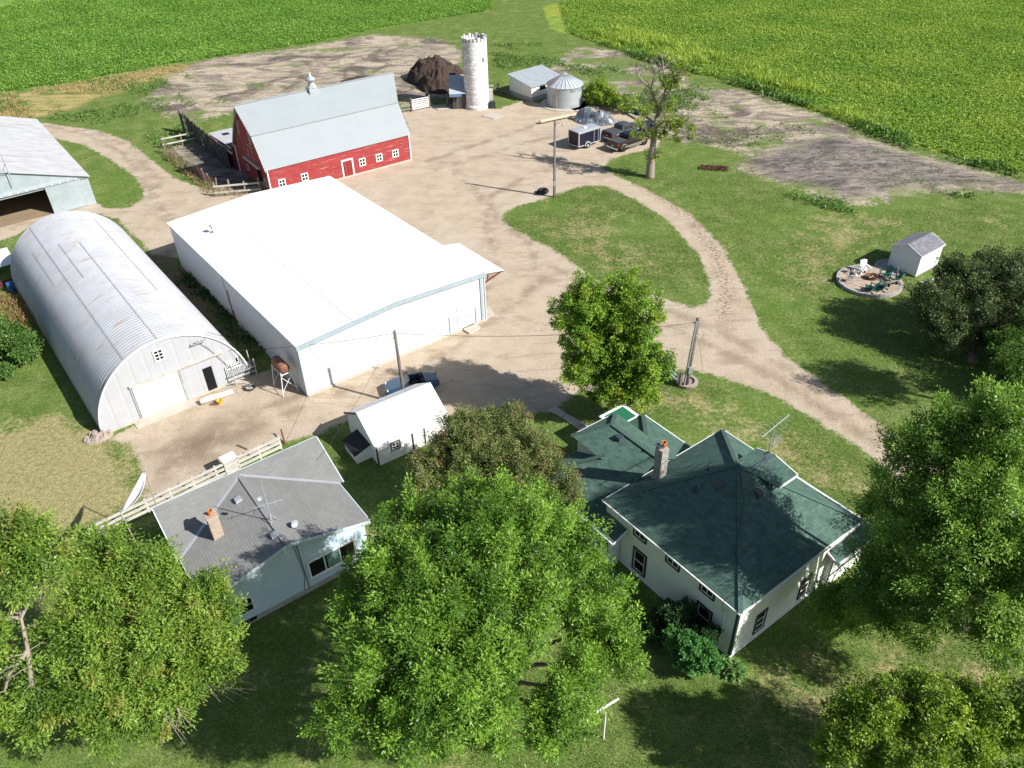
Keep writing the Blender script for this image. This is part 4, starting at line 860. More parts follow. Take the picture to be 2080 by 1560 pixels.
# ------------------------------------------------------------------ blue sided house with grey shingle roof
def grey_house():
    t = thing('bungalow', 'single storey house with grey shingle roof and pale blue siding, lower left', 'house', (-15.0, 24.5), R(35.6))
    UC, U1, HE, HR, VV, LV, VB, ZB = 4.465, 8.93, 3.2, 4.4, 3.6, 6.28, 6.56, 4.526
    w = MB(); v0 = .30
    k = (HR - HE) / UC; zt = lambda u: HE + k * min(u, U1 - u) - .10
    w.add([(.25, v0, .42), (U1 - .25, v0, .42), (U1 - .25, v0, zt(.25)), (UC, v0, zt(UC)), (.25, v0, zt(.25))], [(0, 1, 2, 3, 4)])
    w.box(.25, .31, v0 + .002, VB, .42, HE - .08); w.box(U1 - .31, U1 - .25, v0 + .002, VB, .42, HE - .08)
    w.add([(.25, VB - .1, .42), (U1 - .25, VB - .1, .42), (U1 - .25, VB - .1, ZB - .1), (.25, VB - .1, ZB - .1)], [(0, 1, 2, 3)])
    for u in (.12, U1 - .12): w.add([(u, VV, HE - .12), (u, VB - .1, ZB - .12), (u, VB - .1, .42), (u, VV, .42)], [(0, 1, 2, 3)])
    obj('wall', w, M['blue_siding'], t)
    f = MB(); f.box(.30, U1 - .30, v0 + .04, VB - .12, -.1, .42); obj('foundation', f, M['concrete_grey'], t)
    bw = MB()
    for a in (1.0, 7.4): wbox(bw, 'f', v0 + .04, a, a + 1.1, .14, .38, 0, .02)
    osplit('basement_window', bw, M['dark_opening'], t)
    r = MB(); e = 0.0
    r.slab([(0, e, HE), (UC, e, HR), (UC, LV, HR), (0, VV, HE)], .09); r.slab([(UC, e, HR), (U1, e, HE), (U1, VV, HE), (UC, LV, HR)], .09)
    bl = lambda v: HE + (HR - HE) / (LV - VV) * (v - VV)
    r.slab([(-.12, VV, HE), (0, VV, HE), (UC, LV, HR), (UC, VB, ZB), (-.12, VB, ZB)], .09)
    r.slab([(UC, LV, HR), (U1, VV, HE), (U1 + .25, VV, HE), (U1 + .25, VB, ZB), (UC, VB, ZB)], .09)
    ro = obj('roof', r, M['grey_shingle'], t)
    vl = MB()
    for u in (0, U1): vl.bar((u, VV, HE + .02), (UC, LV, HR + .02), .16, .035)
    obj('valley_flashing', vl, M['alu'], ro)
    rc = MB(); rc.bar((UC, 0, HR + .012), (UC, LV - .1, HR + .012), .26, .035); obj('ridge_cap', rc, mat('grey_ridge', (0.24, 0.245, 0.25), (0.19, 0.195, 0.20), 6, .9), ro)
    fa = MB(); fa.bar((0, -.03, HE - .09), (UC, -.03, HR - .09), .05, .17); fa.bar((U1, -.03, HE - .09), (UC, -.03, HR - .09), .05, .17)
    fa.bar((U1 + .02, 0, HE - .07), (U1 + .02, VV, HE - .07), .05, .12); fa.bar((-.02, 0, HE - .07), (-.02, VV, HE - .07), .05, .12); fa.bar((U1 + .27, VV, HE - .06), (U1 + .27, VB, ZB - .06), .05, .12); fa.bar((-.14, VV, HE - .06), (-.14, VB, ZB - .06), .05, .12)
    fa.bar((-.12, VB + .03, ZB - .06), (U1 + .25, VB + .03, ZB - .06), .05, .12); obj('fascia', fa, mat('blue_trim', (0.58, 0.68, 0.73), None, 2, .5), t)
    window(t, 'f', v0, 1.25, 2.15, .95, 1.95, M['white_paint'], M['glass_dark'], 1, 2, .06, .05)
    fo = window(t, 'f', v0, 5.2, 8.0, .92, 2.22, M['white_paint'], M['glass_dark'], 3, 1, .07, .06, mw=.07)
    c = MB(); wbox(c, 'f', v0, 6.3, 7.0, 1.0, 2.15, .012, .02); obj('curtain', c, M['curtain'], fo)
    gv = MB(); wbox(gv, 'f', v0, 4.25, 4.70, 3.66, 3.98, 0, .04); obj('gable_vent', gv, mat('blue_vent', (0.55, 0.66, 0.71), None, 2, .5, pat='lap', s=.05), t)
    cb = MB(); cb.tube([(4.95, v0 - .03, 4.0), (5.0, v0 - .03, 2.0), (5.05, v0 - .03, .35)], .022, 5); cb.tube([(4.8, v0 - .02, 4.0), (4.95, v0 - .02, 1.4), (4.75, v0 - .02, .4)], .014, 4); obj('cable', cb, M['wire'], t)
    ch = MB(); u, v = 2.05, 3.45; ch.box(u - .27, u + .27, v - .27, v + .27, 3.4, 5.15); co = obj('chimney', ch, M['chim_tan'], t)
    q = MB(); q.box(u - .31, u + .31, v - .31, v + .31, 5.15, 5.24); obj('chimney_cap', q, M['chim_tan'], co)
    q = MB(); q.lathe([(.14, 5.24), (.14, 5.5), (.11, 5.5), (.11, 5.26)], (u, v, 0), 12); obj('flue', q, M['terracotta'], co)
    for (u, v) in ((3.72, 4.66), (4.20, .98)):
        z = HE + k * min(u, U1 - u); b = MB(); b.hexa([(u - .18, v - .18, z - .02), (u + .18, v - .18, z + .06), (u + .18, v + .18, z + .06), (u - .18, v + .18, z - .02)], [(u - .16, v - .16, z + .15), (u + .16, v - .16, z + .2), (u + .16, v + .16, z + .2), (u - .16, v + .16, z + .15)]); obj('roof_vent', b, M['alu'], ro)
    a = thing('tv_antenna', 'thin TV antenna mast with dish standing on the grey shingle roof', 'antenna', (-12.46, 28.69, 4.02), .3)
    m_ = MB(); m_.tube([(0, 0, -.1), (0, 0, 2.9)], .022, 6); obj('mast', m_, M['alu'], a)
    m_ = MB()
    for g in (0.3, 2.4, 4.5): m_.tube([(0, 0, .9), (math.cos(g) * .5, math.sin(g) * .5, -.06)], .014, 5)
    obj('stay', m_, M['alu'], a)
    m_ = MB(); m_.tube([(-.7, 0, 1.55), (.8, .1, 1.6)], .014, 5)
    for i in range(3): x = -.5 + i * .45; m_.tube([(x, -.22, 1.57), (x, .22, 1.57)], .006, 4)
    obj('aerial', m_, M['alu'], a)
    d = MB(); d.lathe([(.01, 0), (.14, .02), (.24, .07), (.25, .07), (.14, .0), (.01, -.03)], (0, 0, 0), 16); do = obj('dish', d, M['galv_plain'], a, True); do.location = (-.25, -.05, 2.15); do.rotation_euler = (1.2, 0.3, 0); do.scale = (.5, .5, .5)
    s = thing('satellite_dish', 'grey satellite dish near the gable edge of the blue house roof', 'dish', (-11.30, 28.48, 3.95), .4)
    d = MB(); d.lathe([(.01, 0), (.2, .03), (.33, .10), (.34, .10), (.2, .0), (.01, -.03)], (0, 0, 0), 18); do = obj('dish', d, M['galv_plain'], s, True); do.location = (0, 0, .45); do.rotation_euler = (1.35, 0, .5); do.scale = (.62, .62, .62)
    m_ = MB(); m_.tube([(0, 0, -.05), (0, .05, .42)], .025, 6); m_.tube([(0, 0, .42), (.1, -.4, .40)], .012, 5); obj('arm', m_, M['galv_plain'], s)
grey_house()

# ------------------------------------------------------------------ farmhouse with green hip roof
def farmhouse():
    t = thing('farmhouse', 'white farmhouse with green shingle hip roof, rear wing and side porch', 'house', (10.12493847, 22.76939525), .6262)
    W, L, HE, AP = 9.3726, 9.2684, 3.62, 6.70; i0 = .126; s = (AP - HE) / (W / 2)
    a0, a1, b0, b1 = i0, W - i0, i0, L - i0
    w = MB(); w.box(a0, a1, b0, b1, -.28, HE - .03); obj('wall', w, M['house_siding'], t)
    f = MB(); f.box(a0 + .05, a1 - .05, b0 + .05, b1 - .05, -.8, -.28); obj('foundation', f, M['concrete_grey'], t)
    sk = MB(); sk.box(a0 - .05, a1 + .03, b0 - .05, b0 - .003, .02, .16); sk.box(a0 - .05, a0 - .003, b0 - .003, b1, .02, .16); obj('skirt_board', sk, M['white_paint'], t)
    sf = MB(); sf.box(.03, W - .03, .03, L - .03, HE - .06, HE - .02); obj('soffit', sf, M['house_siding'], t)
    r = MB(); c = (W / 2, L / 2, AP); r2 = .12; c2 = (W / 2, L / 2 + r2, AP)
    A, B, C_, D = (0, 0, HE), (W, 0, HE), (W, L, HE), (0, L, HE)
    r.slab([A, B, c], .05); r.slab([B, C_, c2, c], .05); r.slab([C_, D, c2], .05); r.slab([D, A, c, c2], .05)
    ro = obj('roof', r, M['green_shingle'], t)
    cap = MB()
    for p in (A, B): cap.bar(Vector(p) + Vector((0, 0, .006)), Vector(c) + Vector((0, 0, .006)), .22, .022)
    for p in (C_, D): cap.bar(Vector(p) + Vector((0, 0, .006)), Vector(c2) + Vector((0, 0, .006)), .22, .022)
    obj('hip_cap', cap, M['green_ridge'], ro)
    g = MB(); z = HE - .07
    for p, q in (((-.05, -.05), (W + .05, -.05)), ((W + .05, -.05), (W + .05, L + .05)), ((W + .05, L + .05), (-.05, L + .05)), ((-.05, L + .05), (-.05, -.05))): g.bar((*p, z), (*q, z), .07, .08)
    obj('gutter', g, M['white_paint'], t)
    cb = MB(); cb.box(a0 - .03, a0 + .10, b0 - .03, b0 + .0, -.28, HE - .06); cb.box(a0 - .03, a0 - .003, b0, b0 + .12, -.28, HE - .06); obj('corner_board', cb, M['dark_trim'], t)
    ds = MB(); ds.tube([(a0 - .15, .75, HE - .12), (a0 - .06, .8, HE - .5), (a0 - .05, .8, .35), (a0 - .5, .7, .12)], .045, 6); obj('downspout', ds, M['house_siding'], t)
    for vc in (6.45, 1.98): window(t, 'l', a0, vc - .50, vc + .50, .34, 2.02, M['brown_trim'], M['glass_dark'], 1, 2, .12, .05, mw=.05, sash=M['white_paint'])
    for vc in (6.58, 4.28, 2.03): window(t, 'l', a0, vc - .48, vc + .48, 2.80, 3.50, M['brown_trim'], M['glass_dark'], 2, 1, .11, .05, mw=.04, sash=M['white_paint'])
    for uc in (2.1, 5.55): window(t, 'f', b0, uc - .42, uc + .42, .45, 1.95, M['brown_trim'], M['glass_dark'], 1, 3, .10, .05, mw=.05, sash=M['white_paint'])
    bw = MB(); wbox(bw, 'f', b0 + .05, 2.4, 3.3, -.05, .14, 0, .03); obj('basement_window', bw, M['brown_trim'], t)
    # dormer on the driveway side
    ze, zr, vn, vf, uo, vm = 6.05, 6.36, 2.82, 5.4, 7.12, 4.30
    us = lambda z: W - (z - HE) / s
    d = MB(); d.slab([(us(ze) - .05, vn, ze), (uo, vn, ze), (uo, vm, zr), (us(zr) - .05, vm, zr)], .06); d.slab([(us(zr) - .05, vm, zr), (uo, vm, zr), (uo, vf, ze), (us(ze) - .05, vf, ze)], .06)
    do = obj('dormer', d, M['green_shingle'], t)
    q = MB(); q.add([(uo - .25, vn + .3, us(0) * 0 + 4.5), (uo - .25, vf - .3, 4.5), (uo - .25, vf - .3, ze), (uo - .25, vm, zr - .12), (uo - .25, vn + .3, ze)], [(0, 1, 2, 3, 4)])
    q.box(us(ze), uo - .26, vn + .3, vn + .36, 4.6, ze - .02); q.box(us(ze), uo - .26, vf - .36, vf - .3, 4.6, ze - .02); obj('dormer_wall', q, M['white_paint'], do)
    q = MB(); q.bar((uo + .02, vn, ze - .08), (uo + .02, vm, zr - .08), .05, .16); q.bar((uo + .02, vf, ze - .08), (uo + .02, vm, zr - .08), .05, .16); q.bar((us(ze), vn - .02, ze - .06), (uo, vn - .02, ze - .06), .05, .12); obj('dormer_fascia', q, M['white_paint'], do)
    q = MB(); q.bar((us(zr), vm, zr + .006), (uo, vm, zr + .006), .2, .022); obj('ridge_cap', q, M['green_ridge'], do)
    sk = MB(); u = 6.6; zz = lambda u_: zr - (zr - ze) * 0
    # chimney and roof vents
    ch = MB(); u, v = 2.98, 8.2; ch.box(u - .25, u + .25, v - .25, v + .25, 4.0, 6.4); co = obj('chimney', ch, M['chim_grey'], t)
    q = MB(); q.lathe([(.12, 6.45), (.13, 6.72), (.10, 6.72), (.10, 6.48)], (u + .08, v - .02, 0), 10); q.lathe([(.16, 6.70), (.16, 6.76), (.1, 6.76), (.1, 6.70)], (u + .08, v - .02, 0), 10); obj('flue', q, M['terracotta'], co)
    q = MB(); q.slab([(u - .30, v - .1, 6.56), (u - .05, v - .1, 6.56), (u - .05, v + .28, 6.60), (u - .30, v + .28, 6.60)], .03); q.box(u - .2, u - .15, v + .05, v + .1, 6.45, 6.57); obj('flue_cap', q, M['slate_paint'], co)
    q = MB(); q.box(u - .29, u + .29, v - .29, v + .29, 4.0, 4.42); obj('flashing', q, M['alu'], co)
    for (u, v, kind) in ((3.56, 4.73, 1), (4.72, 3.30, 1), (2.79, 5.60, 0), (3.99, 5.9, 0)):
        z = HE + s * min(u, W - u, v, L - v); b = MB()
        if kind: b.hexa([(u - .2, v - .2, z - .14), (u + .2, v - .2, z - .14), (u + .2, v + .2, z - .02), (u - .2, v + .2, z - .02)], [(u - .16, v - .16, z + .16), (u + .16, v - .16, z + .16), (u + .16, v + .16, z + .2), (u - .16, v + .16, z + .2)])
        else: b.tube([(u, v, z - .1), (u, v, z + .35)], .05, 8); b.tube([(u, v, z - .05), (u, v, z + .06)], .13, 8)
        obj('roof_vent', b, M['slate_paint'], ro)
    lw = MB(); lw.tube([(W / 2, L / 2, AP + .05), (W / 2 - 1, L / 2 - 1.3, AP - .7), (1.6, 1.9, HE + 1.15), (.9, .7, HE + .55), (.15, .9, HE + .10), (-.14, .95, HE - .1), (-.1, .9, HE - .6), (a0 - .02, .85, HE - .8), (a0 - .02, .85, .4)], .016, 4); lw.tube([(W / 2, L / 2, AP + .05), (W / 2, L / 2, AP + .45)], .015, 5); obj('lightning_cable', lw, M['wire'], t)
    # side porch, lower roof round the driveway corner
    p = MB(); p.box(a1 + .003, 10.2, -.15, 4.6, .0, 2.5); p.box(7.2, a1 + .003, -.15, b0 - .003, .0, 2.5); po = obj('porch', p, M['house_siding'], t)
    q = MB(); z0, z1 = 2.5, 3.02
    q.slab([(6.95, -.55, z0), (10.55, -.55, z0), (9.2, .5, z1), (6.95, .5, z1)], .06); q.slab([(10.55, -.55, z0), (10.55, 4.8, z0), (9.2, 4.8, z1), (9.2, .5, z1)], .06); q.slab([(6.95, .5, z1), (9.2, .5, z1), (9.2, 4.8, z1 + .01), (8.9, 4.8, z1 + .01), (8.9, .6, z1 + .01)], .03); obj('porch_roof', q, M['green_shingle'], po)
    q = MB(); q.bar((6.92, -.59, z0 - .05), (10.59, -.59, z0 - .05), .07, .13); q.bar((10.59, -.55, z0 - .05), (10.59, 4.8, z0 - .05), .07, .13); q.bar((6.91, -.55, z0 - .05), (6.91, .42, z1 - .05), .06, .13); obj('gutter', q, M['white_paint'], po)
    q = MB(); wbox(q, 'f', -.15, 7.2, 10.2, .9, 1.0, 0, .03); wbox(q, 'f', -.15, 7.2, 7.3, 0, 2.4, 0, .03); wbox(q, 'f', -.15, 8.4, 8.5, 1.0, 2.4, 0, .03); obj('porch_trim', q, M['brown_trim'], po)
    # rear wing
    e1, e2, u0_, u1_, v1, RZ, RU = 2.42, 3.62, -.92, 7.85, 14.2, 4.42, 3.95
    w = MB(); w.box(u0_ + .45, u1_ - .4, b1 + .003, v1 - .4, 0, e1 + .02); w.box(u0_ + .45, a0 - .06, 7.9, b1 + .003, 0, e1 + .02); wo = obj('rear_wing', w, M['house_siding'], t)
    kL, kR = (RZ - e1) / (RU - u0_), (RZ - e1) / (u1_ - RU); vr = v1 - 4.2
    q = MB(); q.slab([(u0_, 7.45, e1), (a0 - .08, 7.45, e1 + kL * (a0 - .08 - u0_)), (a0 - .08, b1, e1 + kL * (a0 - .08 - u0_)), (RU, b1, RZ), (RU, vr, RZ), (u0_, v1, e1)], .06)
    q.slab([(u1_, b1, e1), (u1_, v1, e1), (RU, vr, RZ), (RU, b1, RZ)], .06); q.slab([(u0_, v1, e1), (RU, vr, RZ), (u1_, v1, e1)], .06); rw = obj('rear_roof', q, M['green_shingle'], wo)
    q = MB(); q.bar((RU, b1, RZ + .02), (RU, 12.95, RZ + .02), .26, .035); q.bar((u0_, v1, e1 + .02), (RU - 1.6, vr + 1.73, e1 + (RU - 1.6 - u0_) * kL + .03), .24, .03); q.bar((u1_, v1, e1 + .02), (RU + 1.6, vr + 1.73, e1 + (u1_ - RU - 1.6) * kR + .03), .24, .03)
    ua, ub, ve = 2.05, 5.6, 14.35; za, zb = e1 + kL * (ua - u0_) + .008, e1 + kR * (u1_ - ub) + .008
    q.bar((ua, ve, za + .02), (RU, 12.95, RZ + .02), .24, .03); q.bar((ub, ve, zb + .02), (RU, 12.95, RZ + .02), .24, .03); obj('hip_cap', q, M['green_ridge'], rw)
    q = MB(); q.slab([(ua, 11.2, za), (RU, 10.2, RZ + .008), (RU, 12.95, RZ + .008), (ua, ve, za)], .05); q.slab([(RU, 10.2, RZ + .008), (ub, 11.2, zb), (ub, ve, zb), (RU, 12.95, RZ + .008)], .05); q.slab([(ua, ve, za), (RU, 12.95, RZ + .008), (ub, ve, zb)], .05); ur = obj('upper_roof', q, M['green_shingle'], wo)
    q = MB(); q.hexa([(ua + .25, 11.0, 2.4), (ub - .25, 11.0, 2.4), (ub - .25, ve - .3, 2.4), (ua + .25, ve - .3, 2.4)], [(ua + .25, 11.0, za - .05), (ub - .25, 11.0, zb - .05), (ub - .25, ve - .3, zb - .05), (ua + .25, ve - .3, za - .05)]); q.box(ua + .3, ub - .3, v1 - .35, ve - .35, 0, 2.4); obj('upper_wall', q, M['white_paint'], ur)
    q = MB(); q.bar((u0_ - .04, 7.45, e1 - .05), (u0_ - .04, v1, e1 - .05), .07, .12); q.bar((u1_ + .04, L + .15, e1 - .05), (u1_ + .04, v1, e1 - .05), .07, .12); q.bar((u0_, 7.42, e1 - .04), (a0 - .08, 7.42, e1 + kL * (a0 - .08 - u0_) - .04), .05, .13); q.bar((ua, ve + .03, za - .06), (ub, ve + .03, zb - .06), .05, .1); obj('gutter', q, M['white_paint'], wo)
    for vc in (8.7, 10.5): window(wo, 'l', u0_ + .45, vc - .45, vc + .45, .8, 2.0, M['brown_trim'], M['glass_dark'], 1, 2, .1, .05, mw=.05, sash=M['white_paint'])
    q = MB(); u, v = 3.55, 11.9; z = e1 + kL * (u - u0_); q.hexa([(u - .2, v - .2, z - .1), (u + .2, v - .2, z), (u + .2, v + .2, z), (u - .2, v + .2, z - .1)], [(u - .17, v - .17, z + .18), (u + .17, v - .17, z + .2), (u + .17, v + .17, z + .2), (u - .17, v + .17, z + .18)]); obj('roof_vent', q, M['slate_paint'], ur)
    q = MB(); q.box(5.7, 7.6, 14.3, 15.75, 0, .9); q.box(5.62, 7.68, 14.22, 15.83, 2.28, 2.36)
    for uu in (5.72, 7.52):
        for vv in (15.6,): q.box(uu, uu + .08, vv, vv + .08, .9, 2.28)
    so_ = obj('back_stoop', q, M['white_paint'], wo); q = MB(); q.box(5.85, 7.45, 14.4, 15.6, 2.361, 2.375); obj('stoop_cover', q, M['green_carpet'], so_)
farmhouse()

def farm_antenna():
    b = (12.5, 29.2, 5.95)
    t = thing('tv_antenna', 'tall tripod TV antenna with small dish on the green farmhouse roof', 'antenna', b, .62)
    m_ = MB(); m_.tube([(0, 0, -.2), (0, 0, 3.35)], .028, 6); obj('mast', m_, M['grey_trim'], t)
    for g in (.2, 2.3, 4.4):
        m_ = MB(); m_.tube([(0, 0, 1.5), (math.cos(g) * .65, math.sin(g) * .65, -.15)], .02, 5); obj('leg', m_, M['grey_trim'], t)
    m_ = MB(); m_.tube([(-1.0, -.1, 3.25), (1.25, .1, 3.38)], .022, 5)
    for i in range(9): x = -.95 + i * .26; l_ = .62 - .05 * i; m_.tube([(x, -l_, 3.25 + .015 * i), (x, l_, 3.25 + .015 * i)], .009, 4)
    obj('aerial', m_, M['alu'], t)
    m_ = MB()
    for i in range(7): m_.tube([(.15, -.05, 1.95 + i * .09), (.75, -.05, 1.95 + i * .09)], .009, 4)
    for x in (.15, .45, .75): m_.tube([(x, -.05, 1.95), (x, -.05, 2.49)], .009, 4)
    obj('mesh_reflector', m_, M['mesh_wire'], t)
    d = MB(); d.lathe([(.01, 0), (.12, .02), (.19, .07), (.2, .07), (.12, -.01), (.01, -.03)], (0, 0, 0), 14); do = obj('dish', d, M['chrome'], t, True); do.location = (-.22, -.08, 1.72); do.rotation_euler = (1.2, 0, -.6)
farm_antenna()

# ------------------------------------------------------------------ fences, poles and wires
def rail_fence(name, label, p, q, n, h, rails, mat_r, mat_p, rw=.05, rh=.16, z0=0.0, group=None, cat='fence'):
    p, q = Vector((*p, 0)), Vector((*q, 0)); t = thing(name, label, cat, p, math.atan2((q - p).y, (q - p).x), group); L_ = (q - p).length
    for i in range(n):
        x = L_ * i / (n - 1); m_ = MB(); m_.box(x - .075, x + .075, -.075, .075, -.1, h * (1 + .12 * math.sin(i * 2.3))); obj('post', m_, mat_p, t)
    for z in rails:
        m_ = MB(); m_.box(-.1, L_ + .1, -.075 - rw, -.078, z - rh / 2, z + rh / 2); obj('rail', m_, mat_r, t)
    return t
rail_fence('corral_fence', 'white two rail corral fence at the far end of the plank windbreak', (-41.62,96.13), (-37.82,98.37), 3, 1.35, (.55, 1.25), M['old_white'], M['post_wood'], .10, .15)
rail_fence('corral_fence', 'white two rail corral fence near the front of the barn gable', (-31.00,80.99), (-26.42,81.70), 4, 1.6, (.45, 1.15), M['old_white'], M['grey_wood'], .10, .17)
def picket():
    p, q = Vector((*(-26.68,82.11), 0)), Vector((*(-25.29,81.61), 0)); d = q - p; t = thing('picket_gate', 'grey upright slat gate against the barn corner', 'gate', p, math.atan2(d.y, d.x)); m_ = MB()
    for i in range(9): x = d.length * i / 8; m_.box(x - .05, x + .05, -.03, .03, 0, 1.2)
    obj('slats', m_, M['grey_wood'], t); m_ = MB(); m_.box(0, d.length, .031, .07, .3, .4); m_.box(0, d.length, .031, .07, .9, 1.0); obj('rail', m_, M['grey_wood'], t)
picket()
def windbreak():
    p, q = Vector((*(-41.13,102.06), 0)), Vector((*(-31.93,89.00), 0)); d = q - p; t = thing('plank_windbreak', 'tall dark weathered plank windbreak with gaps beside the barn corral', 'fence', p, math.atan2(d.y, d.x)); rng = random.Random(9); L_ = d.length
    m_ = MB(); x = 0.0
    while x < L_:
        wd = rng.uniform(.2, .3); hh = 2.75 + rng.uniform(-.3, .25) - .35 * (x / L_)
        if rng.random() > .10: m_.hexa([(x, -.02 + rng.uniform(-.01, .01), rng.uniform(0, .2)), (x + wd * .9, -.02, .0), (x + wd * .9, .02, .0), (x, .02, .0)], [(x + rng.uniform(-.06, .06), -.02, hh), (x + wd * .9, -.02, hh + rng.uniform(-.08, .08)), (x + wd * .9, .02, hh), (x, .02, hh)])
        x += wd
    obj('planks', m_, M['weathered'], t)
    m_ = MB()
    for z in (.7, 1.6, 2.4): m_.box(0, L_, .03, .1, z - .08, z + .08)
    obj('rail', m_, M['weathered'], t)
    for i in range(7):
        m_ = MB(); x = L_ * i / 6; m_.box(x - .09, x + .09, .1, .28, -.1, 3.0 - .1 * i); obj('post', m_, M['post_wood'], t)
    rng = random.Random(3)
    for i in range(3):
        m_ = MB(); m_.bar((L_ - 2.5 - i * .5, 1.0, 0.1), (L_ - 3.4 - i * .5, .2, 2.5), .08); obj('prop', m_, M['rust_light'], t)
windbreak()
def wire_fence():
    pts = [(-40.81,94.40), (-38.65,91.37), (-36.73,88.93), (-34.99,86.89), (-33.34,85.07), (-32.16,83.60), (-31.41,82.47)]
    t = thing('wire_fence', 'sagging rusty wire fence on crooked wooden posts round the corral', 'fence', (*pts[0], 0)); o = Vector((*pts[0], 0)); rng = random.Random(5); tops = []
    for i, p in enumerate(pts):
        b = Vector((*p, 0)) - o; h = rng.uniform(1.3, 1.9); tp = b + Vector((rng.uniform(-.25, .25), rng.uniform(-.2, .2), h)); m_ = MB(); m_.tube([b - Vector((0, 0, .1)), tp], [.09, .07], 6); obj('post', m_, M['grey_wood'], t); tops.append((b, tp))
    m_ = MB()
    for (b0, t0), (b1, t1) in zip(tops[:-1], tops[1:]):
        for k in range(8):
            f = .12 + k * .11; p, q = b0.lerp(t0, f), b1.lerp(t1, f); m_.tube([p, p.lerp(q, .5) - Vector((0, 0, .05)), q], .016, 4)
        for k in range(1, 14): f = k / 14; p, q = b0.lerp(b1, f), t0.lerp(t1, f); m_.tube([p + Vector((0, 0, .1)), p.lerp(q, .85)], .011, 3)
    obj('wire_mesh', m_, M['rust'], t)
wire_fence()
def farm_gate(name, label, p, q, h, n, mt, slat=False, cat='gate'):
    p, q = Vector((*p, 0)), Vector((*q, 0)); d = q - p; L_ = d.length; t = thing(name, label, cat, p, math.atan2(d.y, d.x))
    for x in (-.08, L_ + .08): m_ = MB(); m_.box(x - .09, x + .09, -.09, .09, -.1, h + .25); obj('post', m_, M['post_wood'], t)
    m_ = MB()
    for i in range(n): z = .25 + (h - .3) * i / (n - 1); m_.box(0, L_, -.03, .03, z - .06, z + .06)
    m_.box(.05, .15, -.06, -.031, .2, h); m_.box(L_ - .15, L_ - .05, -.06, -.031, .2, h); obj('boards', m_, mt, t); return t
farm_gate('field_gate', 'white boarded farm gate between barn and silo', (-12.20,107.58), (-10.04,108.82), 1.5, 6, M['white_paint'])
rail_fence('yard_fence', 'short low rail fence from the barn end to the white boarded gate', (-13.65,106.90), (-12.40,107.60), 2, 1.1, (.4, .9), M['grey_wood'], M['post_wood'])
rail_fence('pen_fence', 'short white rail fence between silo and cattle shed', (-1.87,114.36), (-0.69,114.70), 2, 1.2, (.5, 1.1), M['old_white'], M['post_wood'])
rail_fence('pen_fence', 'dark rail fence running up to the cattle shed wall', (-0.84,113.80), (0.80,112.74), 3, 1.1, (.4, .9), M['weathered'], M['post_wood'])
farm_gate('slat_gate', 'grey slatted gate leaning beside the feed house', (-7.52,109.21), (-6.76,109.99), 1.5, 6, M['grey_wood'])
def yard_board_fence():
    p, q = Vector((*(-21.68,33.98), 0)), Vector((*(-15.08,39.31), 0)); d = q - p; L_ = d.length; t = thing('board_fence', 'long cream three board fence behind the blue sided house', 'fence', p, math.atan2(d.y, d.x))
    for i in range(9):
        x = -3.0 + (L_ + 3.0) * i / 8; m_ = MB(); m_.box(x - .06, x + .06, .055, .17, -.1, 1.12); obj('post', m_, M['old_white'], t)
    for z, y in ((.30, .0), (.66, .0), (1.02, .0)):
        for x0, x1 in ((-3.0, L_ * .55), (L_ * .66, L_)): m_ = MB(); m_.box(x0, x1, -.03, .05, z - .085, z + .085); obj('board', m_, M['old_white'], t)
    m_ = MB(); m_.box(L_ * .555, L_ * .655, -.04, .03, .15, 1.2); g = obj('gate', m_, M['old_white'], t)
    m_ = MB(); m_.box(L_ * .55, L_ * .66, -.12, .55, 1.2, 1.25); obj('gate_top', m_, M['canvas'], g)
yard_board_fence()
def post(name, label, p, q, r, mt, cat='post', n=8):
    t = tag(obj(name, MB().tube([(0, 0, -.1), Vector(q) - Vector((*p, 0))], [r, r * .8], n), mt), label, cat); t.location = (*p, 0); return t
post('leaning_post', 'rusty brown post leaning at the end of the board fence', (-14.98,39.74), (-15.33,40.70,0.60), .07, M['rust'])
farm_gate('pipe_gate', 'low white pipe railing beside the right hand utility pole', (11.14,46.60), (11.81,44.84), .95, 3, M['pale_trim'], cat='railing')

def pole(name, label, base, h, lean=(0, 0), r=.13):
    t = thing(name, label, 'pole', base); m_ = MB(); m_.tube([(0, 0, -.2), (lean[0] * .5, lean[1] * .5, h * .5), (*lean, h)], [r * 1.15, r, r * .8], 10); obj('shaft', m_, M['pole_wood'], t, True); return t
def wire(name, label, pts, sag, r=.014, group=None):
    m_ = MB(); o = Vector(pts[0])
    for p, q in zip(pts[:-1], pts[1:]):
        P_, Q_ = Vector(p) - o, Vector(q) - o; L_ = (Q_ - P_).length
        m_.tube([P_.lerp(Q_, i / 12) - Vector((0, 0, sag * L_ * 4 * (i / 12) * (1 - i / 12))) for i in range(13)], r, 4)
    w = tag(obj(name, m_, M['wire']), label, 'wire', group); w.location = o; return w
B1 = (5.00,78.18)
p1 = pole('light_pole', 'slender brown light pole at the tip of the oval lawn', B1, 7.96, (0, 0), .12)
m_ = MB(); m_.tube([(0, -.1, 7.7), (.45, -.25, 7.85), (.75, -.3, 7.8)], .03, 6); obj('arm', m_, M['galv_plain'], p1)
m_ = MB(); m_.lathe([(.04, 7.78), (.10, 7.68), (.12, 7.58), (.02, 7.54)], (.8, -.3, 0), 10); obj('lamp_head', m_, M['galv_plain'], p1, True)
m_ = MB(); m_.box(-.12, .12, -.28, -.13, 1.3, 1.75); m_.tube([(0, -.15, .1), (0, -.15, 7.2)], .025, 5); obj('meter_box', m_, M['galv_plain'], p1)
B2 = (-7.46,43.65)
p2 = pole('utility_pole', 'utility pole rising behind the small white shed', B2, 6.13, (-.05, 0), .11)
m_ = MB()
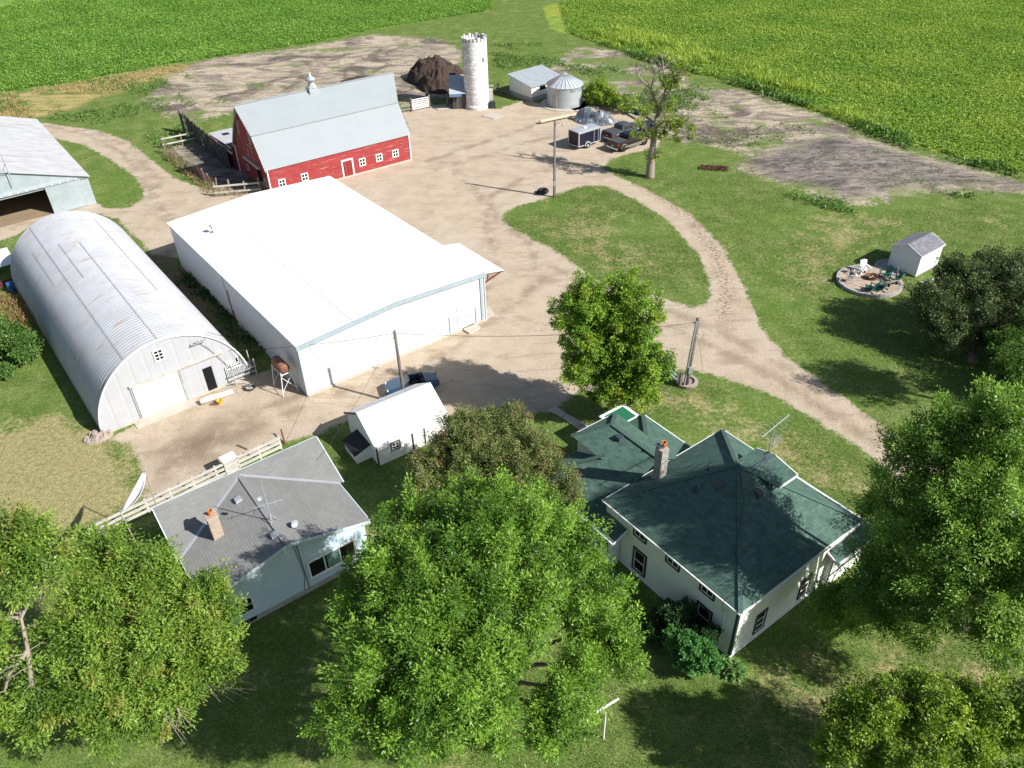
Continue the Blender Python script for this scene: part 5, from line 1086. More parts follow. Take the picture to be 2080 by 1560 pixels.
for z in (5.9, 5.5): m_.lathe([(.05, 0), (.07, .06), (.04, .12)], (-.15, -.02, z), 8)
obj('insulator', m_, M['galv_plain'], p2)
B3 = (12.23,44.82)
p3 = pole('utility_pole', 'thick utility pole with meter and conduit beside the driveway', B3, 5.6, (.28, .05), .17)
m_ = MB(); m_.tube([(-.14, -.16, .1), (.02, -.16, 3.2), (.14, -.14, 5.5)], .05, 6); m_.box(.02, .3, -.3, -.12, 1.3, 1.8); obj('meter_box', m_, M['galv_plain'], p3)
m_ = MB()
for a in (.3, 1.6, 3.1): m_.lathe([(.04, 5.2), (.07, 5.27), (.03, 5.34)], (.28 + math.cos(a) * .2, .05 + math.sin(a) * .2, 0), 8)
m_.tube([(.3, 0, 5.3), (.75, -.2, 4.6), (.55, -.3, 4.2), (.25, -.15, 4.4)], .02, 5); obj('insulator', m_, M['galv_old'], p3)
T1, T2, T3 = (*B1, 7.7), (B2[0] - .05, B2[1], 5.95), (B3[0] + .25, B3[1], 5.35)
wire('power_line', 'overhead wire from the shed pole to the quonset hut front', [T2, (-23.04,48.00,2.12)], .02)
wire('power_line', 'overhead wire from the shed pole through the maple to the driveway pole', [T2, T3], .03)
wire('power_line', 'thin wire from the shed pole down to the blue sided house', [T2, (-10.9, 33.6, 4.2)], .025, .010)
wire('guy_wire', 'guy wire slanting from the driveway pole down to the lawn', [(B3[0] + .27, B3[1], 4.9), (*(13.85,46.59), .02)], 0.0, .012)
t = thing('stone_ring', 'low round stone base beside the driveway utility pole', 'planter', (12.41,45.22)); m_ = MB(); m_.lathe([(.75, -.05), (.8, .22), (.55, .25), (.5, .12), (.02, .12)], (0, 0, 0), 14); obj('stones', m_, M['stone'], t)

# ------------------------------------------------------------------ yard clutter
def slab_thing(name, label, quad, h, mt=None, cat='slab'):
    c = Vector((sum(p[0] for p in quad) / 4, sum(p[1] for p in quad) / 4, 0)); m_ = MB(); q = [Vector((*p, 0)) - c for p in quad]
    m_.hexa([p + Vector((0, 0, -.08)) for p in q], [p + Vector((0, 0, h)) for p in q]); o = tag(obj(name, m_, mt or M['concrete']), label, cat); o.location = c; return o
slab_thing('concrete_pad', 'small square concrete slab in the gravel in front of the silo', [(-2.93,104.70), (-1.51,105.96), (0.04,104.62), (-1.32,103.38)], .07)
slab_thing('concrete_pad', 'concrete apron left of the silo by the feed house', [(-9.65,109.00), (-5.93,111.42), (-5.18,108.99), (-8.77,107.67)], .075)
slab_thing('concrete_pad', 'dirty concrete strip between grain bin and tarped heap', [(8.22,107.29), (11.56,109.92), (13.83,108.00), (10.38,104.25)], .07)
slab_thing('door_step', 'concrete step at the corner door of the white metal building', [(-3.99,53.26), (-3.23,52.43), (-2.36,53.16), (-3.08,54.01)], .16, cat='step')
slab_thing('door_step', 'flat concrete stoop under the canopy of the white metal building', [(-1.90,54.46), (-1.27,55.40), (-1.75,56.74), (-2.22,55.22)], .06, cat='step')
sw = MB(); o = (2.98,42.65)
def rel(p, z=0): return (p[0] - o[0], p[1] - o[1], z)
w1 = MB()
for a, b, c, d in (((2.40,42.57), (3.29,41.78), (3.62,42.19), (2.93,42.98)), ((3.32,41.72), (4.16,40.70), (4.84,40.97), (3.65,42.13)), ((4.19,40.64), (5.46,39.04), (6.31,39.49), (4.87,40.92))):
    w1.hexa([rel(q, -.06) for q in (a, b, c, d)], [rel(q, .05) for q in (a, b, c, d)])
sw = obj('sidewalk', w1, M['concrete']); sw.location = (*o, 0); structure(sw)

def heap(name, label, cat, c, rx, ry, h, mt, seed, rz=0, n=36, rough=.35, freq=1.0, peaks=None):
    rng = random.Random(seed); t = thing(name, label, cat, c, rz); m_ = MB(); N = n
    from mathutils import noise as mn
    V = []; 
    for i in range(N + 1):
        for j in range(N + 1):
            x, y = -1.1 + 2.2 * i / N, -1.1 + 2.2 * j / N; X, Y = x * rx, y * ry; b = max(0.0, 1 - (x * x + y * y)) ** .75
            if peaks: b = max(max(0.0, 1 - ((x - px) ** 2 + (y - py) ** 2) / pr ** 2) ** .8 * ph for px, py, pr, ph in peaks)
            z = h * b * (1 + rough * mn.fractal(Vector((X * freq, Y * freq, seed)), 1.0, 2.0, 4)) + (rough * .35 * h * mn.noise(Vector((X * 3 * freq, Y * 3 * freq, seed))) if b > .03 else 0)
            V.append((X, Y, z if b > .005 else -.08))
    m_.add(V, [(i * (N + 1) + j, (i + 1) * (N + 1) + j, (i + 1) * (N + 1) + j + 1, i * (N + 1) + j + 1) for i in range(N) for j in range(N)])
    obj('heap', m_, mt, t, False); return t
heap('compost_pile', 'large dark brown compost pile left of the silo', 'pile', (-9.82,121.13), 5.4, 6.2, 2.9, M['manure'], 3, .11, 84, .32, .6, peaks=((-.05, .25, .75, 1.0), (.1, -.45, .6, .75), (.35, .15, .5, .7)))
heap('compost_pile', 'low flat brown compost heap spread behind the barn roof', 'pile', (-20.78,121.03), 3.6, 3.4, .8, M['compost_top'], 4, .2, 40, .3)
heap('tarped_heap', 'lumpy heap under a crumpled grey and black tarp beside the trailer', 'heap', (11.49,101.24), 2.9, 1.7, 1.65, M['tarp'], 6, -.35, 30, .20, .9, peaks=((-.35, .1, .6, 1.0), (.3, -.1, .65, .9), (0, 0, .95, .45)))
heap('stone_pile', 'small heap of rubble stones at the front corner of the quonset hut', 'pile', (-27.78,41.18), .95, .7, .4, M['stone'], 8, .5, 26, .9, 3.0)
def beam():
    p, q = Vector((*(4.57,100.93), .3)), Vector((*(10.28,103.86), .3)); t = thing('timber_beam', 'long pale timber beam lying on blocks in the yard before the grain bin', 'beam', (p.x, p.y, 0)); m_ = MB(); m_.bar((0, 0, .35), q - p + Vector((0, 0, .35)), .34, .22); obj('plank', m_, M['new_wood'], t)
    for f in (.08, .92): m_ = MB(); c = (q - p) * f; m_.box(c.x - .2, c.x + .2, c.y - .15, c.y + .15, -.05, .24); obj('block', m_, M['grey_wood'], t)
beam()
def lying_tyre():
    t = thing('old_tyre', 'black tyre lying flat at the foot of the light pole', 'tyre', (3.88,79.28)); m_ = MB(); m_.lathe([(.52, .06), (.60, .16), (.60, .32), (.50, .42), (.34, .38), (.31, .24), (.34, .1), (.52, .06)], (0, 0, 0), 22, False); obj('tyre', m_, M['rubber'], t, True)
    m_ = MB(); m_.box(-.75, -.5, -.3, .0, 0, .18); obj('scrap', m_, M['black'], t)
lying_tyre()
def barrel(label, p, lying, mt, name='drum'):
    t = thing(name, label, 'barrel', p); m_ = MB(); m_.lathe([(.27, 0), (.29, .04), (.28, .28), (.295, .30), (.28, .32), (.28, .56), (.295, .58), (.28, .60), (.29, .85), (.27, .88)], (0, 0, 0), 18); b = obj('drum', m_, mt, t, True)
    m_ = MB(); m_.lathe([(.26, .885), (.24, .87), (.02, .87)], (0, 0, 0), 18, False); l_ = obj('lid', m_, M['black'], b)
    if lying: b.rotation_euler = (R(90), 0, R(35)); b.location = (0, 0, .29)
    return t
barrel('blue plastic barrel lying in the weeds behind the parked trucks', (17.16,104.01), True, M['barrel_blue'])
barrel('blue plastic barrel standing at the back left corner of the quonset hut', (-43.39,61.52), False, M['barrel_blue'])
def pipes():
    t = thing('pipe_stack', 'stack of rusty pipes beside the rack behind the quonset hut', 'pipes', (-44.58,62.90), .55)
    for i in range(7): m_ = MB(); m_.tube([(-1.6, i * .16 - .5, .1 + .12 * (i % 2)), (1.2, i * .16 - .5, .1 + .12 * (i % 2))], .06, 7); obj('pipe', m_, M['maroon'] if i % 2 else M['rust'], t)
pipes()
def fuel_tank():
    b = (-15.89,45.55); t = thing('fuel_tank', 'rusty fuel tank on a white pipe stand against the white building corner', 'tank', b, R(37)); m_ = MB()
    prof = [(.02, -.82), (.27, -.80), (.37, -.70), (.37, .70), (.27, .80), (.02, .82)]
    n = 18; V = [(r * math.cos(2 * math.pi * j / n), y + .55, 2.15 + r * math.sin(2 * math.pi * j / n)) for r, y in prof for j in range(n)]; m_.add(V, [(i * n + j, i * n + (j + 1) % n, (i + 1) * n + (j + 1) % n, (i + 1) * n + j) for i in range(5) for j in range(n)]); obj('tank', m_, M['rust_light'], t, True)
    for x in (-.5, .5):
        for y in (-.2, 1.3): m_ = MB(); m_.tube([(x * 1.15, y, -.05), (x * .7, y, 1.95)], .035, 6); obj('leg', m_, M['white_paint'], t)
    m_ = MB()
    for y in (-.2, 1.3): m_.bar((-.36, y, 1.75), (.36, y, 1.75), .05); m_.tube([(-.55, y, .3), (.4, y, 1.6)], .022, 5); m_.tube([(.55, y, .3), (-.4, y, 1.6)], .022, 5)
    m_.bar((-.33, -.3, 1.72), (-.33, 1.4, 1.72), .05); m_.bar((.33, -.3, 1.72), (.33, 1.4, 1.72), .05); obj('brace', m_, M['white_paint'], t)
fuel_tank()
def birch():
    p, q = Vector((*(-21.88,44.42), .22)), Vector((*(-19.90,45.57), .22)); d = q - p; t = tag(obj('birch_log', MB().tube([(0, 0, 0), d * .35 + Vector((.03, .05, .02)), d * .7, d], [.23, .21, .19, .16], 12), M['birch'], None, True), 'white barked birch log lying in front of the quonset hut', 'log'); t.location = p
    b = thing('bucket', 'small yellow bucket beside the birch log', 'bucket', (-20.55,44.46)); m_ = MB(); m_.lathe([(.15, 0), (.19, .32), (.2, .33), (.17, .32), (.13, .03), (.01, .03)], (0, 0, 0), 14, False); obj('pail', m_, M['yellow'], b, True); m_ = MB(); m_.tube([(-.19, 0, .3), (-.1, .12, .42), (.1, .12, .42), (.19, 0, .3)], .01, 4); obj('handle', m_, M['black'], b)
    w = thing('brick_stack', 'few rusty bricks and scrap next to the yellow bucket', 'bricks', (-20.90,44.37)); m_ = MB()
    for i in range(4): m_.box(-.3 + i * .15, -.18 + i * .15, -.1, .12, 0, .08 + .04 * (i % 2))
    obj('bricks', m_, M['rust_light'], w)
birch()
def scrap_rack():
    b = (-19.17,47.01); t = thing('pipe_rack', 'tangle of white pipe racking and scrap at the right front corner of the quonset hut', 'rack', b, .65); rng = random.Random(12); m_ = MB()
    for x, y in ((-.9, 0), (.7, 0), (-.9, .8), (.7, .8)): m_.tube([(x, y, -.05), (x + rng.uniform(-.1, .1), y, 1.9 + rng.uniform(-.3, .3))], .035, 6)
    obj('upright', m_, M['old_white'], t); m_ = MB()
    for z in (.7, 1.05): m_.bar((-1.0, 0, z), (.8, 0, z), .05); m_.bar((-1.0, .8, z), (.8, .8, z), .05)
    for i in range(10): x = -1 + i * .2; m_.bar((x, -.1, 1.09), (x + rng.uniform(-.1, .1), .9, 1.09), .035)
    obj('shelf', m_, M['galv_old'], t); m_ = MB()
    for i in range(12): p = Vector((rng.uniform(-1.2, 1), rng.uniform(-.8, .9), .05)); q = p + Vector((rng.uniform(-1, 1), rng.uniform(-.6, .6), rng.uniform(0, .3))); m_.tube([p, q], .03, 5)
    obj('scrap', m_, M['galv_old'], t)
    r = thing('hose_coil', 'dark green hose heaped in front of the pipe rack', 'hose', (-18.84,46.10)); m_ = MB()
    for k in range(5): m_.tube([(.3 * math.cos(a * .5 + k) * (1 + .12 * k), .3 * math.sin(a * .5 + k), .04 + .03 * k) for a in range(13)], .03, 5)
    obj('coil', m_, M['dark_trim'], r)
scrap_rack()
def rusty_harrow():
    b = (22.99,84.31); t = thing('rusty_harrow', 'rusty red harrow section lying on the lawn edge left of the dirt', 'harrow', b, -.25); m_ = MB()
    for y in (-.45, -.15, .15, .45): m_.bar((-1.5, y, .22), (1.5, y, .22), .09)
    for x in (-1.3, -.6, .1, .8, 1.4): m_.bar((x, -.55, .29), (x, .55, .29), .09, .05)
    obj('frame', m_, M['rust'], t); m_ = MB()
    for x in np.arange(-1.4, 1.5, .28):
        for y in (-.45, -.15, .15, .45): m_.tube([(x, y, .3), (x + .03, y, -.02)], .022, 4)
    obj('tines', m_, M['maroon'], t)
    m_ = MB(); rng = random.Random(6)
    for i in range(14): x = rng.uniform(-1.5, 1.4); y = rng.uniform(-.5, .5); m_.tube([(x, y, .3), (x + rng.uniform(-.6, .6), y + rng.uniform(-.4, .4), rng.uniform(.3, .6))], .03, 4)
    obj('scrap', m_, M['maroon'], t)
rusty_harrow()
def hammock():
    b = (-22.81,34.27); t = thing('hammock', 'white canvas hammock on a curved metal stand left of the blue house', 'hammock', b); o = Vector((*b, 0))
    A_, B_ = Vector((-19.73,31.60,5.44)) - o, Vector((-19.10,27.60,6.41)) - o; n = 16; V = []; 
    for i in range(n + 1):
        f = i / n; c = A_.lerp(B_, f) - Vector((0, 0, .42 * 4 * f * (1 - f))); wd = .05 + .27 * math.sin(math.pi * f) ** .8; s_ = Vector((.75, .55, 0)).normalized()
        for k in range(7): q = (k - 3) / 3; V.append(c + s_ * wd * q + Vector((0, 0, .16 * q * q * math.sin(math.pi * f))))
    m_ = MB(); m_.add(V, [(i * 7 + k, i * 7 + k + 1, (i + 1) * 7 + k + 1, (i + 1) * 7 + k) for i in range(n) for k in range(6)]); so2 = obj('canvas', m_, M['canvas'], t, True)
    md = so2.modifiers.new('thick', 'SOLIDIFY'); md.thickness = .02
    m_ = MB(); c = (A_ + B_) / 2; lo = [A_ + (A_ - c) * .06, A_.lerp(B_, .12) * 1, A_.lerp(B_, .3), A_.lerp(B_, .7), A_.lerp(B_, .88), B_ + (B_ - c) * .06]
    for q, z in zip(lo[1:-1], (.28, .06, .06, .28)): q.z = z
    m_.tube(lo, .035, 6); s_ = Vector((.75, .55, 0)).normalized()
    for q in (lo[2], lo[3]): m_.tube([q - s_ * .7, q + s_ * .7], .03, 6)
    obj('stand', m_, M['grey_wood'], t, True)
hammock()
def clothesline():
    b = (3.60,19.02); t = thing('clothesline_post', 'white T shaped clothesline post at the bottom edge of the lawn', 'post', b); o = Vector((*b, 0))
    h = 2.05; m_ = MB(); m_.tube([(0, 0, -.1), (0, 0, h)], .04, 8); obj('shaft', m_, M['white_paint'], t)
    p, q = Vector((2.88,18.85,2.05)) - o, Vector((4.25,19.66,2.05)) - o; p.z = q.z = h + .03; m_ = MB(); m_.bar(p, q, .07); obj('crossbar', m_, M['white_paint'], t)
    m_ = MB()
    for f in (.05, .35, .65, .95): c = p.lerp(q, f); m_.tube([c, c + Vector((0, 0, .08))], .012, 5)
    obj('hook', m_, M['galv_old'], t)
clothesline()
tag(obj('wood_plank', MB().bar((0, 0, .06), Vector((*(-17.35,39.41), .06)) - Vector((*(-18.15,39.89), 0)), .09, .07), M['post_wood']), 'short dark plank lying in the dirt beyond the board fence', 'plank').location = (*(-18.15,39.89), 0)
k = tag(obj('red_plank', MB().bar((0, 0, .1), Vector((*(-27.04,61.30), .1)) - Vector((*(-29.68,64.78), 0)), .12, .2), M['maroon']), 'dark red plank along the back left foot of the white metal building', 'plank'); k.location = (*(-29.81,64.60), 0)
t = thing('wash_brick', 'pale concrete block at the foot of the white metal building wall', 'block', (-9.98,48.20)); m_ = MB(); m_.box(-.3, .3, -.12, .12, 0, .2); m_.box(-.26, -.06, -.08, .08, .201, .24); obj('block', m_, M['concrete'], t)

# ------------------------------------------------------------------ fire pit patio
def patio():
    c = Vector((*(30.39,58.55), 0)); rx = 2.62
    t = thing('fire_pit_patio', 'round paved patio with stone edging in front of the garden shed', 'patio', c, .1)
    m_ = MB(); m_.lathe([(rx - .22, -.05), (rx - .22, .25), (.02, .26)], (0, 0, 0), 40, False); obj('paving', m_, M['paver'], t)
    m_ = MB(); n = 44
    for i in range(n):
        a0, a1 = 2 * math.pi * i / n, 2 * math.pi * (i + .94) / n; q = [(math.cos(a) * r, math.sin(a) * r) for r, a in ((rx - .215, a0), (rx + .02, a0), (rx + .02, a1), (rx - .215, a1))]
        m_.hexa([(*p, -.08) for p in q], [(*p, .27 + .01 * (i % 3)) for p in q])
    obj('edging_stones', m_, M['kerbstone'], t)
    f = thing('fire_ring', 'rusty round fire ring in the middle of the patio', 'fire pit', c + Vector((.2, .25, .262))); m_ = MB(); m_.lathe([(.42, 0), (.45, .25), (.48, .26), (.40, .25), (.38, .03), (.02, .03)], (0, 0, 0), 22, False); obj('ring', m_, M['rust'], f, True)
    m_ = MB(); m_.tube([(-.25, -.1, .08), (.2, .12, .14)], .05, 6); m_.tube([(-.1, .25, .08), (.18, -.2, .2)], .05, 6); obj('firewood', m_, M['new_wood'], f)
    s = thing('stone_ring', 'low stone ring half hidden behind the garden shed left wall', 'planter', (33.28,60.88)); m_ = MB(); m_.lathe([(1.45, -.05), (1.45, .14), (1.25, .15), (1.22, .05), (.02, .06)], (0, 0, 0), 26, False); obj('stones', m_, M['kerbstone'], s)
    w = thing('block_wall', 'low dry stone edging along the lit side of the garden shed', 'wall', (35.48,59.26), .62); rng = random.Random(8); m_ = MB()
    for i in range(18): x = -1.6 + i * .25; y = -.45 - .35 * math.sin(i / 17 * 3.1) + rng.uniform(-.04, .04); m_.box(x, x + .22, y - .14, y + .1, -.05, .12 + rng.uniform(0, .1))
    obj('stones', m_, M['kerbstone'], w)
    return c
PC = patio()
def adirondack(label, p, rz, mt, group=None):
    t = thing('garden_chair', label, 'chair', (*p, .26), rz, group); m_ = MB()
    for i in range(5): y = -.05 + i * .11; m_.hexa([(-.27, y, .33 - i * .035), (.27, y, .33 - i * .035), (.27, y + .095, .30 - i * .035), (-.27, y + .095, .30 - i * .035)], [(-.27, y, .36 - i * .035), (.27, y, .36 - i * .035), (.27, y + .095, .33 - i * .035), (-.27, y + .095, .33 - i * .035)])
    obj('seat', m_, mt, t); m_ = MB()
    for i in range(5): x = -.27 + i * .11; hh = .95 + .06 * (1 - abs(i - 2) / 2); m_.hexa([(x, .42, .16), (x + .095, .42, .16), (x + .095, .45, .17), (x, .45, .17)], [(x * 1.12, .75, hh), (x * 1.12 + .1, .75, hh), (x * 1.12 + .1, .78, hh), (x * 1.12, .78, hh)])
    obj('backrest', m_, mt, t)
    for s_ in (-1, 1): m_ = MB(); m_.box(s_ * .33 - .06, s_ * .33 + .06, -.12, .58, .53, .56); obj('armrest', m_, mt, t)
    for s_ in (-1, 1):
        m_ = MB(); m_.box(s_ * .30 - .02, s_ * .30 + .02, -.08, .0, 0, .53); obj('leg', m_, mt, t); m_ = MB(); m_.bar((s_ * .30, -.05, .28), (s_ * .30, .75, .02), .03, .09); obj('leg', m_, mt, t)
    return t
adirondack('white adirondack chair facing the fire ring', (30.44,59.62,0.26)[:2], R(5), M['white_paint'])
ch0 = adirondack('dark green adirondack chair nearest the garden shed corner', (31.53,58.86,0.26)[:2], R(-75), M['green_plastic'], 'green chairs round the fire ring')
for lab, p, rz in (('dark green adirondack chair under the leaning plank', (31.93,58.00,0.26), -95), ('dark green chair at the front of the patio, left of the pair', (29.65,56.98,0.26), -150), ('dark green chair at the front of the patio, right of the pair', (30.51,57.09,0.26), -135)):
    c_ = copy_tree(ch0); c_.location = p; c_.rotation_euler.z = R(rz); c_['label'] = lab
def camp_chair(label, p, rz):
    t = thing('folding_chair', label, 'chair', (*p, .26), rz, 'grey folding chairs on the patio'); m_ = MB()
    for s_ in (-1, 1): m_.tube([(s_ * .27, -.25, 0), (s_ * .24, .25, .45), (s_ * .25, .34, .85)], .02, 5); m_.tube([(s_ * .27, .28, 0), (s_ * .24, -.22, .42)], .02, 5)
    m_.tube([(-.27, -.25, .02), (.27, -.25, .02)], .018, 5); obj('frame', m_, M['alu'], t); m_ = MB(); m_.hexa([(-.23, -.22, .41), (.23, -.22, .41), (.23, .22, .38), (-.23, .22, .38)], [(-.23, -.22, .43), (.23, -.22, .43), (.23, .22, .40), (-.23, .22, .40)]); obj('seat', m_, M['grey_fabric'], t)
    m_ = MB(); m_.hexa([(-.23, .26, .48), (.23, .26, .48), (.23, .28, .48), (-.23, .28, .48)], [(-.23, .33, .84), (.23, .33, .84), (.23, .35, .84), (-.23, .35, .84)]); obj('backrest', m_, M['grey_fabric'], t)
    for s_ in (-1, 1): m_ = MB(); m_.box(s_ * .27 - .025, s_ * .27 + .025, -.2, .28, .58, .61); obj('armrest', m_, M['black'], t)
    return t
cc = camp_chair('grey folding chair at the left edge of the patio', (28.68,58.36,0.26)[:2], R(55))
c_ = copy_tree(cc); c_.location = (29.72,59.49,0.26); c_.rotation_euler.z = R(20); c_['label'] = 'grey folding chair between the white chair and the patio edge'
def bench():
    c = (31.51,57.36,0.26); t = thing('plank_bench', 'long grey plank bench on thin legs at the right side of the patio', 'bench', c, .42); m_ = MB(); m_.box(-1.0, 1.0, -.14, .14, .40, .45); obj('seat', m_, M['grey_wood'], t)
    for x in (-.85, 0, .85): m_ = MB(); m_.box(x - .03, x + .03, -.1, .1, -.02, .40); obj('leg', m_, M['black'], t)
    p = thing('leaning_plank', 'tall weathered plank leaning upright behind the bench by the shed', 'plank', (32.41,58.09)); o = Vector((*(32.41,58.09), 0)); m_ = MB(); m_.bar((0, 0, .1), Vector((32.11,57.90,1.79)) - o, .12, .05); obj('board', m_, M['grey_wood'], p)
bench()

# ------------------------------------------------------------------ vehicles
def wheel(parent, x, y, r, w, rim):
    t = MB(); t.lathe([(r * .62, -w / 2), (r * .94, -w / 2), (r, -w * .32), (r, w * .32), (r * .94, w / 2), (r * .62, w / 2), (r * .62, -w / 2)], (0, 0, 0), 22, False); wo = obj('wheel', t, M['rubber'], parent, True)
    h = MB(); h.lathe([(.02, w * .36), (r * .22, w * .38), (r * .28, w * .30), (r * .60, w * .34), (r * .62, w * .40), (r * .62, -w * .4)], (0, 0, 0), 12, False); obj('rim', h, rim, wo)
    s_ = 1 if y > 0 else -1; wo.location = (x, y, r); wo.rotation_euler = (R(-90) * s_, 0, 0); return wo
def section_body(mb, secs):
    """loft of closed cross-sections: each (x, [(y,z)...]) mirrored left-right"""
    k = len(secs[0][1]) * 2; V = []
    for x, half in secs: V += [(x, y, z) for y, z in half] + [(x, -y, z) for y, z in reversed(half)]
    n = len(secs); mb.add(V, [(i * k + j, i * k + (j + 1) % k, (i + 1) * k + (j + 1) % k, (i + 1) * k + j) for i in range(n - 1) for j in range(k)] + [tuple(range(k)), tuple(range((n - 1) * k, n * k))])
def pickup(label, p, rz, paint, lower, sc=.93):
    t = thing('pickup_truck', label, 'pickup truck', p, rz, 'pickup trucks parked side by side'); t.scale = (sc, sc, sc); B_ = MB()
    lowz = .48
    def half(w, zt, zb=lowz, sh=None): return [(w * .86, zb), (w, zb + .12), (w * 1.0, (sh or zt) - .22), (w * .95, zt - .03), (w * .88, zt)]
    section_body(B_, [(-2.95, half(.95, 1.24)), (-2.85, half(.99, 1.27)), (-.85, half(.99, 1.27)), (1.15, half(.99, 1.20)), (2.2, half(.98, 1.16)), (2.75, half(.94, 1.08)), (2.95, half(.86, .98, .55))]); body = obj('body', B_, paint, t, False)
    C = MB(); section_body(C, [(-1.02, [(.90, 1.2), (.80, 1.50), (.70, 1.60)]), (-.85, [(.93, 1.2), (.80, 1.72), (.66, 1.80)]), (-.2, [(.94, 1.2), (.80, 1.80), (.66, 1.86)]), (.45, [(.94, 1.2), (.79, 1.76), (.64, 1.82)]), (1.25, [(.92, 1.18), (.86, 1.22), (.78, 1.24)])]); cab = obj('cab', C, paint, t)
    G_ = MB()
    for s_ in (-1, 1):
        for x0, x1, a, b in ((-.75, -.02, 0, .05), (.06, .82, 0, -.28)):
            P_ = [(x0, s_ * .945, 1.26), (x1, s_ * .945, 1.26), (x1 + (b if b < 0 else 0), s_ * .835, 1.66), (x0 + a + .05, s_ * .835, 1.68)]; G_.add(P_ + [(x, y + s_ * .012, z) for x, y, z in P_], [(4, 5, 6, 7), (0, 1, 5, 4), (1, 2, 6, 5), (2, 3, 7, 6), (3, 0, 4, 7)])
    osplit('side_window', G_, M['glass_dark'], cab)
    G_ = MB(); G_.slab([(.60, -.66, 1.745), (.60, .66, 1.745), (1.22, .80, 1.27), (1.22, -.80, 1.27)], -.012 if False else .012); w_ = obj('windshield', G_, M['glass_dark'], cab); w_.location = (.035, 0, .03)
    G_ = MB(); G_.slab([(-1.03, -.72, 1.30), (-1.03, .72, 1.30), (-.93, .66, 1.66), (-.93, -.66, 1.66)], .012); w_ = obj('rear_window', G_, M['glass_dark'], cab); w_.location = (-.02, 0, .0)
    T_ = MB(); T_.box(-2.86, -1.08, -.82, .82, 1.275, 1.31); obj('bed_cover', T_, M['tonneau'], t)
    L_ = MB(); L_.box(-1.75, 1.75, -1.0, -.985, .50, .66); L_.box(-1.75, 1.75, .985, 1.0, .50, .66); osplit('lower_trim', L_, lower, t)
    S_ = MB(); S_.box(-1.1, 1.1, -1.06, -.9, .36, .44); S_.box(-1.1, 1.1, .9, 1.06, .36, .44); osplit('running_board', S_, M['chrome'], t)
    for x in (-1.85, 1.78):
        for s_ in (-1, 1):
            wheel(t, x, s_ * .86, .40, .27, M['chrome']); F_ = MB(); F_.tube([(x + .52 * math.cos(a), s_ * .985, .42 + .52 * math.sin(a)) for a in np.linspace(0, math.pi, 11)], .045, 5); obj('fender_flare', F_, lower, t)
            K_ = MB(); K_.lathe([(.46, 0), (.46, .02), (.01, .02)], (0, 0, 0), 18, False); ko = obj('wheel_well', K_, M['black'], t); ko.rotation_euler = (R(-90) * s_, 0, 0); ko.location = (x, s_ * .975, .45)
    b = MB(); b.box(-3.1, -2.93, -.93, .93, .46, .66); obj('bumper', b, M['chrome'], t); b = MB(); b.box(2.93, 3.05, -.88, .88, .44, .66); obj('bumper', b, M['chrome'], t)
    for s_ in (-1, 1):
        b = MB(); b.box(-2.99, -2.88, s_ * .95 - .09, s_ * .95 + .03, .85, 1.16); obj('tail_light', b, M['tail_red'], t); b = MB(); b.box(2.82, 2.93, s_ * .72 - .14, s_ * .72 + .14, .78, .95); obj('headlight', b, M['lamp_glass'], t); b = MB(); b.box(.75, .95, s_ * 1.10 - .1, s_ * 1.10 + .1, 1.25, 1.48); obj('mirror', b, paint, t)
    pl = MB(); pl.box(-2.97, -2.955, -.16, .16, .72, .86); obj('licence_plate', pl, M['white_paint'], t)
    return t
ya = math.atan2(92.67 - 90.63, 16.60 - 13.87)
ax = Vector((math.cos(ya), math.sin(ya), 0)); pr_ = Vector((-ax.y, ax.x, 0))
bk = Vector((*(13.85,90.48), 0)); pickup('black crew cab pickup with tan wheel flares, nearest the lawn', bk + ax * 1.85 * .93 + pr_ * .86, ya, M['black_paint'], M['tan_paint'])
sv = Vector((*(13.38,94.11), 0)); pickup('dark grey crew cab pickup parked between trailer and tree', sv + ax * 1.85 * .93 + pr_ * .5, ya - .02, M['slate_paint'], M['slate_paint'])
